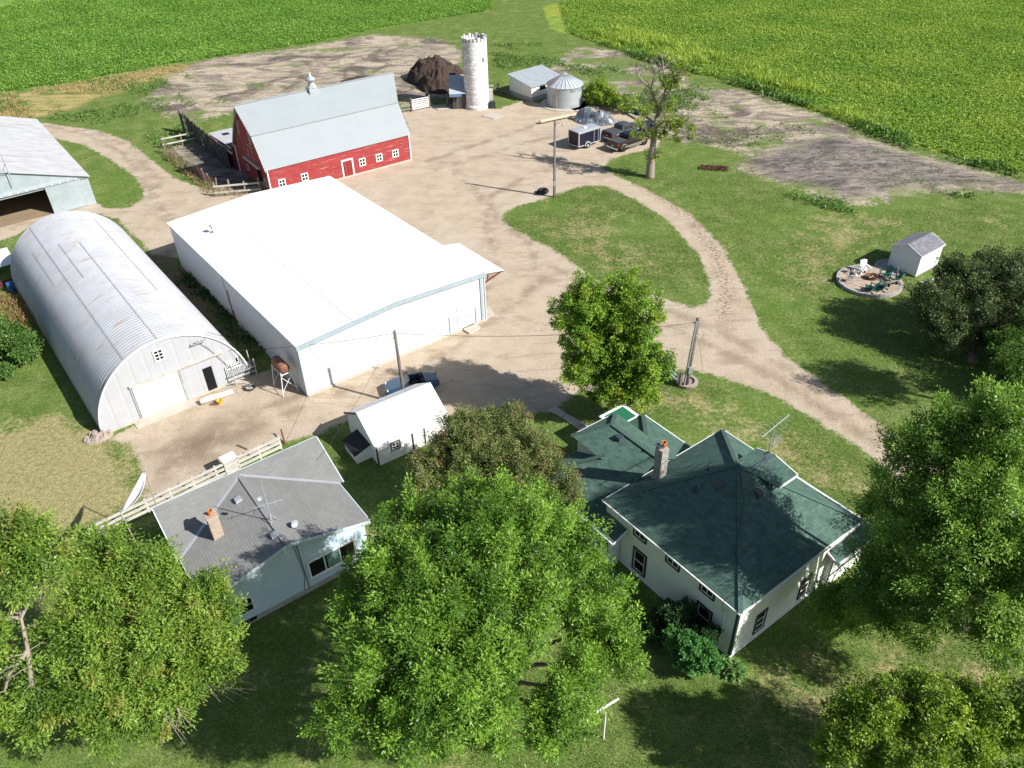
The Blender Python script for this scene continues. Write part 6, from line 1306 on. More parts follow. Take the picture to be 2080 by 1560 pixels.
def trailer():
    c = (Vector((*(8.69,91.23), 0)) + Vector((*(11.33,93.28), 0))) / 2; a = ya; t = thing('cargo_trailer', 'black enclosed cargo trailer with silver roof and frame edges', 'trailer', c - pr_ * -.92, a); L_, w_, z0, z1 = 3.35, 1.8, .42, 2.02
    b = MB(); b.box(-L_ / 2, L_ / 2, -w_ / 2, w_ / 2, z0, z1); bo = obj('body', b, mat('trailer_black', (0.016, 0.016, 0.032), None, 1, .35, bump=0.0), t)
    r = MB(); pr2 = [(w_ / 2 * math.cos(x) * 1.03, z1 - .02 + .13 * math.sin(x)) for x in np.linspace(0, math.pi, 9)]; r.prism(pr2, 0, -L_ / 2 - .03, L_ / 2 + .03); obj('roof', r, M['alu'], t)
    e = MB()
    for x in (-L_ / 2, L_ / 2):
        for y in (-w_ / 2, w_ / 2): e.box(x - .05, x + .05, y - .05, y + .05, z0, z1)
    for y in (-w_ / 2, w_ / 2): e.box(-L_ / 2 + .051, L_ / 2 - .051, y - .04, y + .04, z0 - .05, z0 + .05); e.box(-L_ / 2 + .051, L_ / 2 - .051, y - .04, y + .04, z1 - .12, z1 + .01)
    e.box(-L_ / 2 - .04, -L_ / 2 + .04, -w_ / 2 + .051, w_ / 2 - .051, z0 - .05, z0 + .03); obj('frame_edge', e, M['alu'], t)
    d = MB(); y = -w_ / 2
    for x in (.72, 1.38): d.box(x - .025, x + .025, y - .03, y - .001, z0 + .06, z1 - .14)
    do = obj('side_door', d, M['alu'], t); h = MB(); h.box(.78, .86, y - .05, y - .002, 1.05, 1.12); h.box(1.28, 1.36, y - .05, y - .002, .8, .86); h.box(1.28, 1.36, y - .05, y - .002, 1.6, 1.66); obj('handle', h, M['chrome'], do)
    for s_ in (-1, 1):
        wheel(t, -.35, s_ * (w_ / 2 + .10), .32, .2, M['chrome']); f = MB(); f.tube([(-.35 + .42 * math.cos(x), s_ * (w_ / 2 + .11), .34 + .42 * math.sin(x)) for x in np.linspace(0, math.pi, 9)], .09, 4); obj('fender', f, M['alu'], t)
    for s_ in (-1, 1): f = MB(); f.box(-L_ / 2 - .06, -L_ / 2 - .04, s_ * .75 - .05, s_ * .75 + .05, .55, .75); obj('tail_light', f, M['tail_red'], t)
    v = MB(); v.box(-.2, .2, -.2, .2, z1 + .08, z1 + .18); obj('roof_vent', v, M['white_paint'], t)
    h = MB(); h.bar((L_ / 2, -.6, z0 - .05), (L_ / 2 + 1.0, 0, z0 - .05), .08); h.bar((L_ / 2, .6, z0 - .05), (L_ / 2 + 1.0, 0, z0 - .05), .08); h.tube([(L_ / 2 + .95, 0, .0), (L_ / 2 + .95, 0, .6)], .04, 6); obj('hitch', h, M['black'], t)
    a_ = MB(); a_.tube([(.9, .5, z1), (.9, .5, z1 + .55)], .015, 5); obj('aerial', a_, M['alu'], t)
trailer()
def convertible():
    c = (Vector((*(-8.87,45.02), 0)) + Vector((*(-5.37,45.95), 0))) / 2; p0, p1 = Vector((*(-8.85,44.85), 0)), Vector((*(-5.36,45.83), 0)); a = math.atan2((p0 - p1).y, (p0 - p1).x); t = thing('convertible_car', 'small dark blue convertible with its top down behind the white shed', 'car', c, a); t.scale = (.96, .96, .96)
    def H(w, zt, zb=.22): return [(w * .82, zb), (w, zb + .15), (w, zt - .16), (w * .93, zt - .04), (w * .7, zt)]
    b = MB(); section_body(b, [(-1.98, H(.62, .62, .34)), (-1.85, H(.74, .78)), (-1.3, H(.82, .88)), (-.95, H(.84, .90))]); section_body(b, [(.42, H(.84, .86)), (1.0, H(.84, .82)), (1.55, H(.78, .72)), (1.9, H(.66, .60)), (2.0, H(.55, .52, .34))])
    b.box(-.96, .43, -.83, -.66, .25, .86); b.box(-.96, .43, .66, .83, .25, .86); b.box(-.96, .43, -.66, .66, .22, .34); bo = obj('body', b, M['blue_paint'], t)
    i_ = MB(); i_.box(-.95, .42, -.655, .655, .341, .40); i_.box(.25, .42, -.655, .655, .40, .78); io = obj('cockpit', i_, M['black'], t)
    for y in (-.33, .33): s_ = MB(); s_.box(-.55, -.05, y - .24, y + .24, .40, .52); s_.hexa([(-.72, y - .24, .5), (-.55, y - .24, .5), (-.55, y + .24, .5), (-.72, y + .24, .5)], [(-.85, y - .2, 1.02), (-.74, y - .2, 1.02), (-.74, y + .2, 1.02), (-.85, y + .2, 1.02)]); obj('seat', s_, M['black'], t)
    w = MB(); w.slab([(.62, -.66, .86), (.62, .66, .86), (.18, .56, 1.22), (.18, -.56, 1.22)], .02); obj('windshield', w, mat('sky_glass', (0.22, 0.28, 0.27), None, 1, .1, bump=0.0), t)
    w = MB(); w.bar((.62, -.67, .86), (.17, -.57, 1.24), .04); w.bar((.62, .67, .86), (.17, .57, 1.24), .04); w.bar((.17, -.57, 1.24), (.17, .57, 1.24), .04); obj('windshield_frame', w, M['black'], t)
    for x in (-1.2, 1.28):
        for s_ in (-1, 1): wheel(t, x, s_ * .76, .29, .18, M['chrome'])
    for s_ in (-1, 1): l_ = MB(); l_.box(-1.99, -1.93, s_ * .5 - .12, s_ * .5 + .12, .62, .72); obj('tail_light', l_, M['tail_red'], t); l_ = MB(); l_.box(1.80, 1.88, s_ * .48 - .1, s_ * .48 + .1, .56, .64); obj('headlight', l_, M['lamp_glass'], t)
convertible()
def sedan():
    c = Vector((*(17.41,96.87), 0)); t = thing('parked_car', 'low black car nose half hidden behind the tree beyond the trucks', 'car', c, ya + .9); 
    def H(w, zt, zb=.25): return [(w * .85, zb), (w, zb + .15), (w, zt - .2), (w * .92, zt)]
    b = MB(); section_body(b, [(-2.1, H(.75, .85)), (-1.4, H(.85, .95)), (1.0, H(.86, .95)), (1.8, H(.82, .82)), (2.15, H(.7, .65))]); obj('body', b, M['black_paint'], t)
    b = MB(); section_body(b, [(-1.6, [(.75, .9), (.7, .95)]), (-.9, [(.76, .92), (.6, 1.38)]), (.2, [(.76, .92), (.6, 1.38)]), (1.05, [(.76, .92), (.7, .96)])]); obj('cabin', b, M['glass_dark'], t)
    for x in (-1.3, 1.35):
        for s_ in (-1, 1): wheel(t, x, s_ * .78, .31, .2, M['chrome'])
sedan()

# ------------------------------------------------------------------ trees and shrubs
tree('maple_tree', 'upright bright green maple with bare trunk behind the green roofed house, yard gravel beyond', 'tree', (7.69,42.10),
     [(*(4.26,41.50,8.87), 1.35, 1.3, 1.5), (*(6.09,42.00,7.51), 1.6, 1.6, 1.7), (*(7.68,41.60,8.06), 1.3, 1.3, 1.6), (*(4.49,41.00,6.76), 1.15, 1.1, 1.3), (*(6.78,41.60,5.16), 1.7, 1.7, 1.6),
      (*(8.29,41.00,4.57), 1.4, 1.4, 1.4), (*(5.88,41.40,3.59), 1.6, 1.5, 1.3), (*(7.75,40.80,2.98), 1.35, 1.2, 1.0), (*(4.20,40.60,4.82), 0.8, 0.8, 0.8), (*(7.15,42.60,8.88), 0.7, 0.7, 1.3)],
     'maple', 520, 230, 0.135, 0.092, 0.26, 11, csize=0.70, droop=0.3, split=0.22, shrink=1.0)
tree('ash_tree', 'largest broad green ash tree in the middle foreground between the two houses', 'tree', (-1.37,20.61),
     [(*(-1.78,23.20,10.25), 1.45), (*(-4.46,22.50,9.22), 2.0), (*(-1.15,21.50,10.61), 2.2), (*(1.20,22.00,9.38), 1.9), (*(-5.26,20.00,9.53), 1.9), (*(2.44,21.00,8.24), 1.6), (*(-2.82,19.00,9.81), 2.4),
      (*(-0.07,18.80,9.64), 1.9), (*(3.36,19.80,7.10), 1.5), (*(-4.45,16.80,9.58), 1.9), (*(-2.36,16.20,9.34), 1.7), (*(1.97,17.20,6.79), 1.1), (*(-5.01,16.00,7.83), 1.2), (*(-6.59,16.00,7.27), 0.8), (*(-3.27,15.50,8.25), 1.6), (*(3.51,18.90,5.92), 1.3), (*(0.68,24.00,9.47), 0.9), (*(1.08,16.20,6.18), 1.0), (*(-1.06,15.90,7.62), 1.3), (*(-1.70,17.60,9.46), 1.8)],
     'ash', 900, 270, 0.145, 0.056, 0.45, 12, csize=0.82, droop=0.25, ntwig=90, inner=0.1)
tree('ash_tree', 'tall feathery ash tree at the right edge beside the farmhouse porch and driveway', 'tree', (22.03,24.38),
     [(*(19.67,24.20,13.31), 1.35), (*(19.01,24.00,12.34), 1.2), (*(17.43,24.60,12.55), 1.0), (*(16.74,25.00,11.29), 0.9), (*(16.48,24.60,9.68), 1.1), (*(17.35,23.60,10.60), 1.3), (*(18.62,23.00,11.13), 1.6), (*(20.54,23.40,11.62), 1.4), (*(16.79,23.00,8.78), 1.3), (*(18.12,22.20,9.28), 1.6), (*(19.80,21.80,9.64), 1.5), (*(21.13,21.60,9.51), 1.2),
      (*(17.78,21.40,7.20), 1.4), (*(19.53,20.60,7.78), 1.6), (*(20.16,20.00,5.34), 1.3), (*(16.34,22.30,5.01), 1.4), (*(15.01,23.60,2.70), 1.2), (*(15.73,23.60,4.10), 1.0), (*(16.59,24.00,5.80), 1.1), (*(17.38,21.20,4.69), 1.1), (*(22.20,21.00,6.85), 1.2), (*(16.32,25.20,7.42), .7),
      (22.3, 20.0, 10.5, 1.3), (22.3, 26.2, 6.9, 1.5)],
     'willow', 950, 200, 0.15, 0.06, 0.42, 13, csize=0.9, droop=0.05, upward=1.0, ntwig=80)
lt = tree('ash_tree', 'golden green ash tree with bare pale limbs showing, bottom left corner', 'tree', (-22.87,21.32),
     [(*(-18.25,20.20,12.39), 1.25), (*(-17.13,19.80,11.99), 0.85), (*(-19.86,19.80,11.71), 1.6), (*(-18.23,19.00,11.65), 0.8), (*(-19.34,17.80,10.05), 1.3), (*(-19.13,16.60,8.24), 1.2), (*(-17.56,16.90,8.30), .7), (*(-18.30,17.30,9.40), .55)],
     'ash2', 170, 190, 0.155, 0.06, 0.36, 14, csize=0.75, bk=bark_pale, ntwig=120, shrink=.8)
m_ = MB(); o = Vector((*(-22.87,21.32), 0))
for pts, r in (([(-17.55,16.80,8.46), (-17.71,17.60,9.38), (-18.12,18.50,10.05), (-17.70,19.30,10.70), (-17.47,19.90,11.21)], .10), ([(-18.12,18.50,10.05), (-18.58,18.50,10.15), (-19.18,18.20,10.30)], .075), ([(-17.70,19.30,10.70), (-17.93,19.60,11.04), (-18.09,20.00,11.40)], .07), ([(-17.71,17.60,9.38), (-18.25,17.00,8.95), (-18.51,16.70,8.35), (-18.50,16.40,7.90)], .10),
    ([(-16.46,18.20,8.13), (-16.02,19.20,8.70), (-15.86,19.50,8.68)], .09), ([(-18.12,18.50,10.05), (-18.08,18.80,10.79), (-18.44,19.00,11.11)], .05), ([(-18.25,17.00,8.95), (-18.87,16.80,8.68)], .06)):
    p = [Vector(q) - o + Vector((0, 0, .25)) for q in pts]; m_.tube(p, [r * (1 - .75 * i / (len(p) - 1)) for i in range(len(p))], 7)
    for a_, b_ in zip(p[:-1], p[1:]):
        for k in range(3):
            q = a_.lerp(b_, random.random()); e = q + Vector((random.uniform(-.7, .7), random.uniform(-.7, .7), random.uniform(.0, .6))); m_.tube([q, q.lerp(e, .5) + Vector((0, 0, .06)), e], [r * .3, r * .2, .01], 4, False)
obj('limbs', m_, bark_pale, lt, True)
tree('ash_tree', 'dense golden green ash tree hanging over the corner of the blue sided house', 'tree', (-16.88,21.38),
     [(*(-16.13,21.40,10.39), 1.0), (*(-14.88,21.30,10.59), 0.75), (*(-13.92,20.50,9.32), 1.15), (*(-16.13,20.00,9.60), 1.05), (*(-12.76,20.60,8.69), 1.0), (*(-12.17,20.20,7.47), 1.0), (*(-12.54,19.20,6.79), 1.2), (*(-14.39,19.20,8.16), 1.3), (*(-16.30,18.70,8.64), 1.0),
      (*(-13.32,18.40,5.88), 1.0), (*(-15.16,17.80,7.08), 1.2), (*(-16.54,17.20,7.77), 1.1), (*(-14.21,17.40,6.01), 0.8), (*(-17.42,18.80,9.01), 0.6), (*(-17.66,16.60,7.20), 0.9), (*(-15.73,16.90,6.25), 0.9), (*(-15.30,20.20,9.16), .7), (*(-13.73,19.60,7.57), .8)],
     'ash2', 560, 210, 0.15, 0.058, 0.36, 15, csize=0.8, bk=bark_pale, ntwig=130, shrink=.8)
dt = thing('dead_branch', 'bare grey dead twigs hanging under the tree left of the shaded lawn', 'branch', (-15.07,22.34)); m_ = MB(); o = Vector((*(-15.07,22.34), 0))
for pts in ([(-13.34,19.00,6.14), (-12.40,18.60,5.52), (-11.36,18.40,5.67)], [(-13.04,18.80,5.92), (-12.12,18.60,5.84), (-11.11,18.60,5.96)], [(-14.34,17.80,6.04), (-13.68,17.20,5.98), (-13.49,16.90,5.62)], [(-14.01,17.80,5.85), (-13.27,17.40,5.96), (-13.11,17.20,5.77)]):
    p = [Vector(q) - o for q in pts]; m_.tube(p, [.06, .04, .012], 5)
    for a_, b_ in zip(p[:-1], p[1:]):
        for k in range(6): q = a_.lerp(b_, random.random()); e = q + (b_ - a_).normalized() * random.uniform(.3, .9) + Vector((random.uniform(-.5, .5), random.uniform(-.5, .5), random.uniform(-.5, .3))); m_.tube([q, e], [.018, .006], 4, False)
obj('twigs', m_, bark_pale, dt)
tree('young_tree', 'yellow green leafy tree top in the bottom right corner by the dry lawn', 'tree', (16.91,15.62),
     [(*(13.59,16.60,5.82), 1.0), (*(14.77,16.60,6.25), 0.9), (*(12.67,16.60,5.37), 0.9), (*(15.85,16.20,6.36), 1.1), (*(17.22,16.20,6.61), 1.0), (*(14.48,15.60,5.12), 1.5), (*(16.81,15.40,5.01), 1.5), (*(12.29,15.80,4.54), 1.0), (*(18.85,15.80,5.55), 1.2), (*(19.81,16.00,7.11), 1.4)],
     'yellow', 480, 150, 0.13, 0.065, 0.18, 16, csize=0.6, tint=(0.42, 0.33))
tree('apple_tree', 'low wide olive green apple tree between small white shed and farmhouse', 'tree', (-1.39,34.81),
     [(*(-2.55,34.20,5.42), 1.5, 1.5, 1.1), (*(-0.35,34.60,5.17), 1.4, 1.4, 1.1), (*(-4.51,33.20,4.37), 1.2, 1.2, 1.0), (*(-2.02,32.80,4.63), 1.7, 1.6, 1.3), (*(0.69,32.60,4.70), 1.6, 1.6, 1.2), (*(2.22,31.20,3.93), 1.2, 1.2, 1.0), (*(-0.17,31.20,3.85), 1.5, 1.5, 1.1), (*(2.72,30.60,3.21), 0.8, 0.8, 0.7), (*(-4.81,32.20,3.27), 1.1)],
     'apple', 800, 150, 0.105, 0.055, 0.24, 17, csize=0.62, upward=0.6, split=0.3)
tree('crabapple_tree', 'dark spreading crabapple tree right of the garden shed and fire pit', 'tree', (33.43,46.73),
     [(*(33.61,51.00,4.71), 2.0, 2.0, 1.3), (*(36.28,51.00,4.83), 2.0, 2.0, 1.4), (*(30.86,49.40,3.67), 1.6, 1.6, 1.2), (*(33.72,48.80,3.31), 2.3, 2.0, 1.5), (*(37.37,49.00,2.85), 2.2, 2.0, 1.6), (*(31.71,47.60,2.26), 1.5, 1.4, 1.0), (*(34.74,47.20,1.57), 1.6, 1.4, 1.1), (*(39.65,51.00,4.51), 2.2), (*(30.55,48.60,2.29), 0.9)],
     'crab', 800, 120, 0.165, 0.075, 0.30, 18, csize=0.8, split=0.25)
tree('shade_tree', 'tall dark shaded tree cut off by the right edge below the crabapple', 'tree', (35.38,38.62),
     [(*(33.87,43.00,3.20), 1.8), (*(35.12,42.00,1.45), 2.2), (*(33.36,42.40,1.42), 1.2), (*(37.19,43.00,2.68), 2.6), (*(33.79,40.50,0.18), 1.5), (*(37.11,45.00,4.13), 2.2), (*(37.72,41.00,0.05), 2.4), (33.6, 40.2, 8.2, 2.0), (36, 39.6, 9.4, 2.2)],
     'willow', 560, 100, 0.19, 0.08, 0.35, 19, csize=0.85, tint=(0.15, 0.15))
tree('lilac_bush', 'dark green lilac bush against the pale farmhouse wall under the windows', 'bush', (7.63,24.02),
     [(*(7.77,24.60,1.37), 0.8), (*(7.11,24.60,0.63), 0.7), (*(8.54,23.80,0.66), 0.75), (*(6.81,24.00,0.08), 0.7), (*(9.11,23.40,1.19), 0.45)], 'lilac', 220, 70, 0.12, 0.075, 0.06, 20, csize=0.36)
tree('hydrangea_bush', 'light bright green rounded shrub at the farmhouse corner beside the dark bush', 'bush', (8.49,22.60),
     [(*(7.92,22.50,1.74), 0.5), (*(8.48,22.20,1.38), 0.55), (*(7.71,22.40,0.93), 0.45), (*(8.82,22.00,1.07), 0.4), (*(7.39,23.00,1.56), 0.35), (*(8.17,21.90,0.98), 0.42)], 'hydrangea', 200, 60, 0.14, 0.10, 0.05, 21, csize=0.3)
def rosette(name, label, cat, loc, r, n, seed):
    rng = np.random.default_rng(seed); t = thing(name, label, cat, loc)
    a = rng.random(n) * 6.283; rr = r * np.sqrt(rng.random(n)); pos = np.stack([np.cos(a) * rr * 0.6, np.sin(a) * rr * 0.6, 0.42 * (1 - (rr / r) ** 2) + 0.08], 1)
    dr = np.stack([np.cos(a), np.sin(a), 0.25 - 0.5 * rr / r], 1) + rng.normal(size=(n, 3)) * 0.2
    V = leaf_quads(rng, pos, dr, 0.30 + 0.1 * rng.random(n), 0.15 + 0.05 * rng.random(n), 1.2)
    mesh_np('leaves', V, np.arange(len(V)).reshape(-1, 4), None, LF['hosta'], {'rnd': rng.random(n)}, t); return t
rosette('hosta_plant', 'pale green hosta clump at the front corner of the farmhouse', 'plant', (10.14,22.15), 0.62, 190, 5)
tree('wild_bush', 'leafy green bush beside the quonset hut at the left edge', 'bush', (-37.97,50.51),
     [(*(-37.83,51.00,1.70), 1.3, 1.2, 1.2), (*(-39.30,51.00,1.30), 1.5, 1.3, 1.3), (*(-36.75,50.30,1.23), 0.9), (*(-40.26,52.00,2.47), 1.4)], 'weed', 300, 75, 0.20, 0.10, 0.08, 22, csize=0.6)
tree('wild_bush', 'small scraggly bush just below the larger bush at the left edge', 'bush', (-37.60,48.39),
     [(*(-37.57,48.60,0.34), 0.55), (*(-38.37,48.40,0.38), 0.6)], 'weed', 90, 45, 0.16, 0.08, 0.04, 23, csize=0.4)
# half-dead tree by the parked trucks: trunk, bare limbs and a few leaf tufts
def dead_tree():
    b = (15.66,82.64); t = thing('walnut_tree', 'half dead tree with thick trunk, bare top limbs and sparse leaves by the parked trucks', 'tree', b)
    o = Vector((*b, 0)); rng = random.Random(4); mb = MB()
    def loc(p): return Vector(p) - o
    mb.tube([(0, 0, -.2), (0, 0, .3), loc((15.67,82.70,2.07)), loc((15.78,82.90,3.71)), loc((15.85,83.10,5.12)), loc((16.08,83.30,6.44))], [0.62, 0.5, 0.42, 0.34, 0.3, 0.26], 10)
    mb.tube([loc((15.74,82.60,2.32)), loc((16.36,82.40,2.70))], [0.34, 0.3], 8)
    limbs = [([(16.08,83.30,6.44), (15.70,83.60,7.88), (15.23,83.80,9.09), (14.06,83.90,10.08), (13.63,84.20,10.98)], .2), ([(16.08,83.30,6.44), (16.50,83.20,7.98), (16.66,83.30,9.19), (16.40,83.70,10.55), (16.21,84.30,12.23)], .2),
             ([(16.50,83.20,7.98), (17.06,82.80,9.33), (17.44,82.80,10.53), (17.81,83.00,11.18)], .12), ([(15.78,82.90,3.71), (14.97,82.40,5.07), (14.23,82.00,5.90)], .16), ([(15.85,83.10,5.12), (16.71,82.60,6.14), (17.89,82.00,6.05), (18.73,81.60,5.54)], .13),
             ([(15.23,83.80,9.09), (15.59,84.20,10.44), (15.13,84.60,11.89)], .09), ([(15.70,83.60,7.88), (14.70,83.30,8.36), (14.20,83.30,9.02)], .08), ([(16.66,83.30,9.19), (16.08,83.90,10.02), (15.84,84.40,11.44)], .08)]
    ends = []
    for pts, r in limbs:
        p = [loc(q) for q in pts]; mb.tube(p, [r * (1 - 0.75 * i / (len(p) - 1)) for i in range(len(p))], 7)
        for i in range(1, len(p)):
            for _ in range(3):
                s_ = p[i - 1].lerp(p[i], rng.random()); d = Vector((rng.uniform(-1, 1), rng.uniform(-1, 1), rng.uniform(.1, 1.2))).normalized()
                e = s_ + d * rng.uniform(.6, 1.5); mb.tube([s_, s_.lerp(e, .5) + Vector((0, 0, .1)), e], [r * .28, r * .18, .014], 5, False)
                for _ in range(3):
                    q = s_.lerp(e, rng.uniform(.3, 1)); d2 = (d + Vector((rng.uniform(-1, 1), rng.uniform(-1, 1), rng.uniform(-.2, 1))) * .9).normalized()
                    mb.tube([q, q + d2 * rng.uniform(.3, .8)], [.022, .010], 4, False)
        ends.append(p[-1])
    obj('trunk', mb, bark_pale, t, True)
    lb = [(*loc((16.35,83.00,5.14)), 1.0, .9, .6), (*loc((14.14,82.20,5.48)), .8, .7, .6), (*loc((18.40,81.80,5.69)), 1.1, .8, .6), (*loc((17.98,81.60,4.38)), .5, .5, .5), (*loc((17.63,82.20,6.50)), .8, .7, .5), (*loc((16.47,83.20,7.13)), .5, .5, .5),
          (*loc((17.20,83.00,9.85)), 1.0, .8, .5), (*loc((17.76,83.00,10.71)), .8, .7, .5), (*loc((16.45,82.40,2.81)), .5, .5, .5), (*loc((14.65,83.00,7.09)), .6, .6, .5), (*loc((17.28,83.00,7.87)), .5, .5, .4), (*loc((15.35,82.50,2.37)), .35, .35, .4), (*loc((19.39,81.40,5.28)), .6, .5, .5)]
    foliage('crown', lb, 105, 56, 0.22, 0.10, LF['walnut'], t, 31, csize=0.55, droop=0.4, upward=0.2)
dead_tree()
def fallen():
    b = (14.75,105.84); t = thing('fallen_branch', 'large fallen limb with yellow green leaves lying beyond the trucks beside the grain bin', 'branch', b)
    o = Vector((*b, 0)); mb = MB(); L = lambda p, z: Vector((p[0], p[1], z)) - o
    mb.tube([L((19.14,97.78), .5), L((17.45,102.03), .8), L((15.91,105.73), .7), L((14.68,107.92), .9), L((13.20,109.55), .8)], [.24, .2, .16, .11, .04], 7)
    mb.tube([L((15.91,105.73), .7), L((16.63,109.21), 1.4), L((17.29,111.10), 1.9)], [.1, .07, .02], 5); mb.tube([L((14.68,107.92), .9), L((14.21,111.41), 1.4), L((13.74,113.25), 1.7)], [.09, .06, .02], 5)
    obj('limb', mb, bark, t, True)
    lb = [(*L((12.06,108.17), 1.5), 1.4, 1.2, 1.0), (*L((13.13,107.65), 1.7), 1.4, 1.2, 1.0), (*L((14.38,107.11), 1.0), .9, .9, .7), (*L((14.62,105.85), 1.1), .9, .8, .7), (*L((15.96,104.12), 1.2), .9, .8, .9), (*L((12.89,111.76), 1.3), 1.0, 1.0, .8)]
    foliage('leaves', lb, 210, 48, 0.26, 0.12, LF['yellow'], t, 32, csize=0.6)
fallen()

# ------------------------------------------------------------------ uncountable ground growth (stuff)
def scatter(name, label, poly, dens, ln, wd, material, seed, hmax=0.5, cat='plants', per=4, rnd=(0.5, 0.25), noise=0.0, upd=1.0, xlim=None, edge=0.0, spread=0.22, rows=None):
    rng = np.random.default_rng(seed); A = np.array(poly); x0, y0 = A.min(0); x1, y1 = A.max(0)
    if xlim: x0, x1, y0, y1 = max(x0, xlim[0]), min(x1, xlim[1]), max(y0, xlim[2]), min(y1, xlim[3])
    n = int((x1 - x0) * (y1 - y0) * dens); px = x0 + (x1 - x0) * rng.random(n); py = y0 + (y1 - y0) * rng.random(n)
    if rows:
        ang, sp_ = rows; ca, sa = math.cos(ang), math.sin(ang); a_ = px * ca + py * sa; b_ = -px * sa + py * ca; b_ = np.round(b_ / sp_) * sp_ + rng.normal(size=n) * sp_ * .17; px, py = a_ * ca - b_ * sa, a_ * sa + b_ * ca
    k = poly_sd(px, py, poly) > edge * (rng.random(n) - 0.3)
    f = np.sin(px * .31 + 1.7 * np.sin(py * .23 + seed)) + np.sin(py * .41 + 1.3 * np.sin(px * .19 + seed * 2)) + .6 * np.sin(px * 1.3 + py * .9)
    if noise: k &= f > noise * (rng.random(n) * 1.2 + 0.2)
    px, py, f = px[k], py[k], f[k]; n = len(px); ht = hmax * (0.5 + 0.5 * rng.random(n))
    c = np.repeat(np.stack([px, py, ht * 0.55], 1), per, 0); hh = np.repeat(ht, per); m_ = n * per
    pos = c + rng.normal(size=(m_, 3)) * np.array([spread, spread, 0]) + np.stack([np.zeros(m_), np.zeros(m_), hh * (rng.random(m_) - 0.5) * 0.8], 1)
    dr = rng.normal(size=(m_, 3)) * np.array([1, 1, 0.5]) + np.array([0, 0, upd])
    V = leaf_quads(rng, pos, dr, ln * (0.6 + 0.8 * rng.random(m_)), wd * (0.6 + 0.8 * rng.random(m_)), 1.5)
    r = np.clip(rnd[0] + 0.10 * np.repeat(f, per) + rnd[1] * rng.normal(size=m_), 0, 1)
    o = mesh_np(name, V, np.arange(len(V)).reshape(-1, 4), None, material, {'rnd': r}); return tag(o, label, cat, kind='stuff')
scatter('crop_leaves', 'green bean plants covering the field beyond the barn at upper left', FIELDL, 15, 0.27, 0.18, LF['bean'], 41, 0.55, 'crops', 4, (0.45, 0.22), upd=0.15, rows=(R(30), .95), spread=.16, xlim=(-105, 8, 118, 190))
FYB = [(15.39,141.51),(21.09,132.11),(28.81,120.33),(33.84,115.86),(37.85,106.93),(41.81,99.40),(44.07,95.55),(44.62,107.54),(38.77,119.77),(30.18,134.66),(22.61,148.89),(13.76,146.45)]
scatter('crop_leaves', 'green and yellow bean plants covering the field at upper right', FIELDR, 16, 0.26, 0.17, LF['beany'], 42, 0.6, 'crops', 4, (0.40, 0.24), upd=0.15, rows=(math.atan2((55.00,80.10)[1] - (33.84,115.86)[1], (55.00,80.10)[0] - (33.84,115.86)[0]), .95), spread=.16, xlim=(12, 105, 62, 185))
scatter('tall_grass', 'tall yellow grass along the near edge of the right hand field', FYB, 8, 0.75, 0.11, LF['beany'], 43, 0.9, 'grass', 4, (0.75, 0.2), noise=-0.3, upd=2.2)
WEED1 = [(15.54,138.90),(21.44,129.18),(28.30,117.89),(33.38,114.02),(37.25,104.92),(41.31,97.96),(46.32,88.06),(54.32,78.81),(55.28,80.62),(49.44,88.74),(42.19,100.50),(38.34,108.59),(33.96,117.78),(27.99,123.52),(21.51,135.07)]
scatter('field_weeds', 'dark green weeds in a strip between the field and the dug soil', WEED1, 10, 0.40, 0.2, LF['weed'], 44, 0.75, 'weeds', 4, (0.3, 0.25), noise=-0.6)
WEED2 = [(28.50,77.06),(30.22,74.48),(34.02,71.32),(40.30,72.58),(47.69,74.76),(50.50,75.41),(43.89,76.27),(35.48,73.98),(33.00,75.36)]
scatter('field_weeds', 'grey green weeds along the front of the dark soil mound', WEED2, 9, 0.28, 0.14, LF['weed'], 45, 0.4, 'weeds', 4, (0.55, 0.25), noise=-0.2)
WEED3 = [(-1.57,141.58),(14.80,139.63),(26.54,116.14),(30.45,108.93),(25.72,99.38),(19.31,101.86),(14.91,112.68),(8.28,127.02),(-0.82,118.96)]
scatter('field_weeds', 'patchy green weeds on the rough ground behind the grain bin', WEED3, 6, 0.30, 0.15, LF['weed'], 46, 0.4, 'weeds', 4, (0.6, 0.25), noise=0.5)
WEED4 = [(-73.20,119.14),(-54.00,132.45),(-45.12,126.10),(-37.90,115.66),(-41.03,107.44),(-40.12,96.33),(-41.41,94.78),(-53.48,105.62),(-64.43,109.60),(-75.71,110.65)]
scatter('field_weeds', 'patchy green weeds between the bean field and the dirt lane at left', WEED4, 5, 0.28, 0.14, LF['weed'], 47, 0.4, 'weeds', 4, (0.6, 0.25), noise=0.7)
scatter('dry_grass', 'tan dry grass strip along the edge of the left field', STRAW, 8, 0.38, 0.06, LF['straw'], 48, 0.4, 'grass', 4, (0.6, 0.25), noise=-0.2, upd=2.0)
scatter('field_weeds', 'scattered green weeds on the bulldozed soil at upper right', SOIL2, 3, 0.26, 0.12, LF['weed'], 64, 0.3, 'weeds', 4, (0.6, 0.25), noise=1.0)
DRYL = [(-44.19,60.89),(-42.02,59.93),(-38.85,55.81),(-38.41,53.60),(-42.13,56.75),(-45.07,57.70)]
scatter('dry_grass', 'orange dry weeds behind the bush beside the quonset hut', DRYL, 22, 0.40, 0.06, LF['straw'], 49, 0.6, 'grass', 5, (0.3, 0.25), upd=2.0)
PENW = [(-40.06,93.37),(-37.20,88.97),(-31.53,82.88),(-26.74,80.81),(-27.68,80.36),(-31.43,80.64),(-36.87,87.91),(-40.28,92.28)]
scatter('dry_grass', 'rusty dry weeds along the corral fences', PENW, 12, 0.36, 0.05, LF['straw'], 50, 0.5, 'grass', 5, (0.25, 0.25), noise=-0.3, upd=2.0)
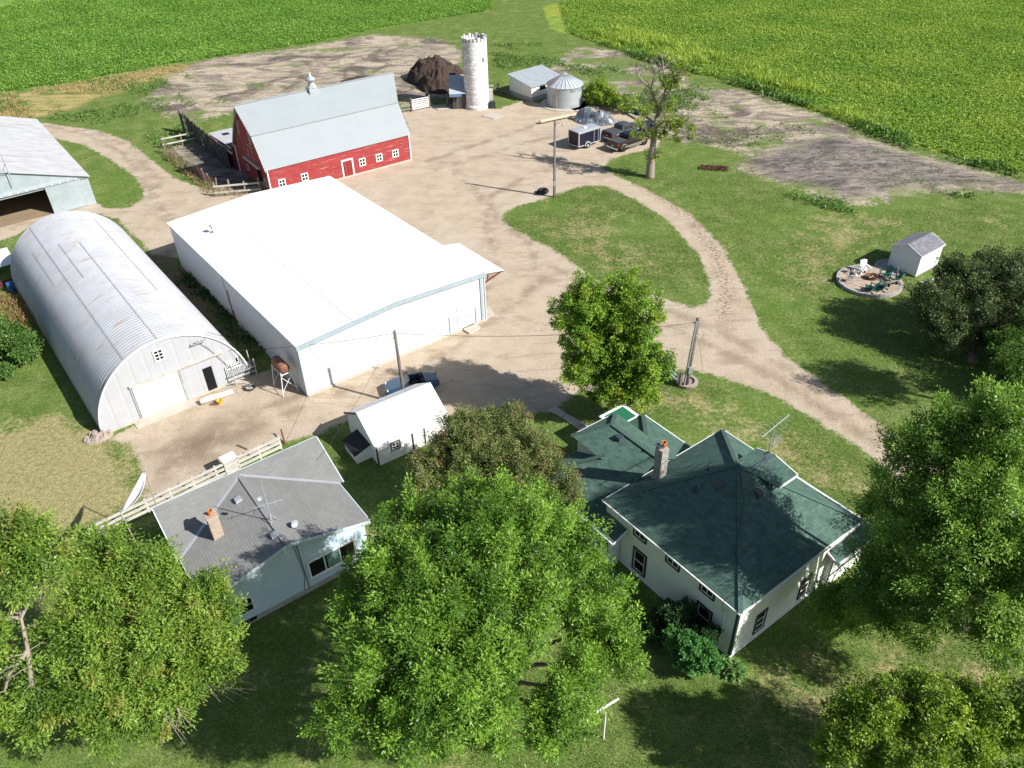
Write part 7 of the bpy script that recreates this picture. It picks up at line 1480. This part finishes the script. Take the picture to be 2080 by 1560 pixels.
GAPW = [(-29.34,62.58),(-26.28,58.18),(-19.23,49.52),(-18.83,51.83),(-23.34,58.01),(-28.73,63.43)]
scatter('field_weeds', 'dark weeds in the shaded gap between quonset hut and white building', GAPW, 9, 0.35, 0.16, LF['lilac'], 51, 0.55, 'weeds', 4, (0.4, 0.25), noise=-0.4)
SHORT = [(-41.67,48.47),(-31.79,46.76),(-25.97,39.04),(-20.82,33.18),(-17.95,32.29),(-13.29,24.77),(-8.09,19.87),(0.73,16.92),(9.05,16.67),(23.85,17.06),(28.41,24.74),(18.62,25.10),(10.17,21.23),(4.65,23.28),(-3.84,24.43),(-10.44,33.55),(-7.02,37.71),(-13.04,39.90),(-16.68,36.34),(-21.25,33.60),(-25.83,39.51),(-33.71,48.69)]
scatter('short_grass', 'short mown lawn grass round the two houses in the foreground', SHORT, 90, 0.085, 0.022, LF['grass'], 52, 0.05, 'grass', 2, (0.40, 0.3), upd=1.2, noise=-1.2)

RL = [(11.12,85.11),(17.62,91.44),(24.73,84.74),(29.18,77.63),(34.49,71.29),(52.11,74.67),(48.57,55.33),(32.40,37.79),(24.77,40.64),(20.38,53.18),(20.71,63.99),(18.40,74.75),(13.88,81.41)]
scatter('lawn_grass', 'mown lawn grass right of the curving drive', RL, 14, 0.16, 0.035, LF['grass'], 61, 0.07, 'grass', 3, (0.40, 0.3), upd=1.0, noise=-0.9)
scatter('lawn_grass', 'mown grass of the oval lawn inside the drive loop', OVAL, 22, 0.15, 0.035, LF['grass'], 62, 0.07, 'grass', 3, (0.40, 0.3), upd=1.0, noise=-0.9)
HL = [(2.97,42.49),(5.54,44.76),(8.62,44.43),(12.79,46.28),(19.61,40.89),(22.85,35.04),(20.84,30.71),(18.36,31.56),(16.34,38.54),(13.42,39.65),(11.31,38.77),(7.94,41.98),(5.08,40.05)]
scatter('lawn_grass', 'patchy lawn grass between farmhouse and drive', HL, 60, 0.11, 0.026, LF['grass'], 63, 0.06, 'grass', 2, (0.45, 0.3), upd=1.0, noise=-0.8)
EDGE = [(-0.52,73.78),(1.68,76.82),(8.03,81.06),(13.28,77.19),(17.25,64.40),(16.87,57.39),(14.94,55.14),(10.98,58.07),(7.84,59.68),(4.43,65.82)]
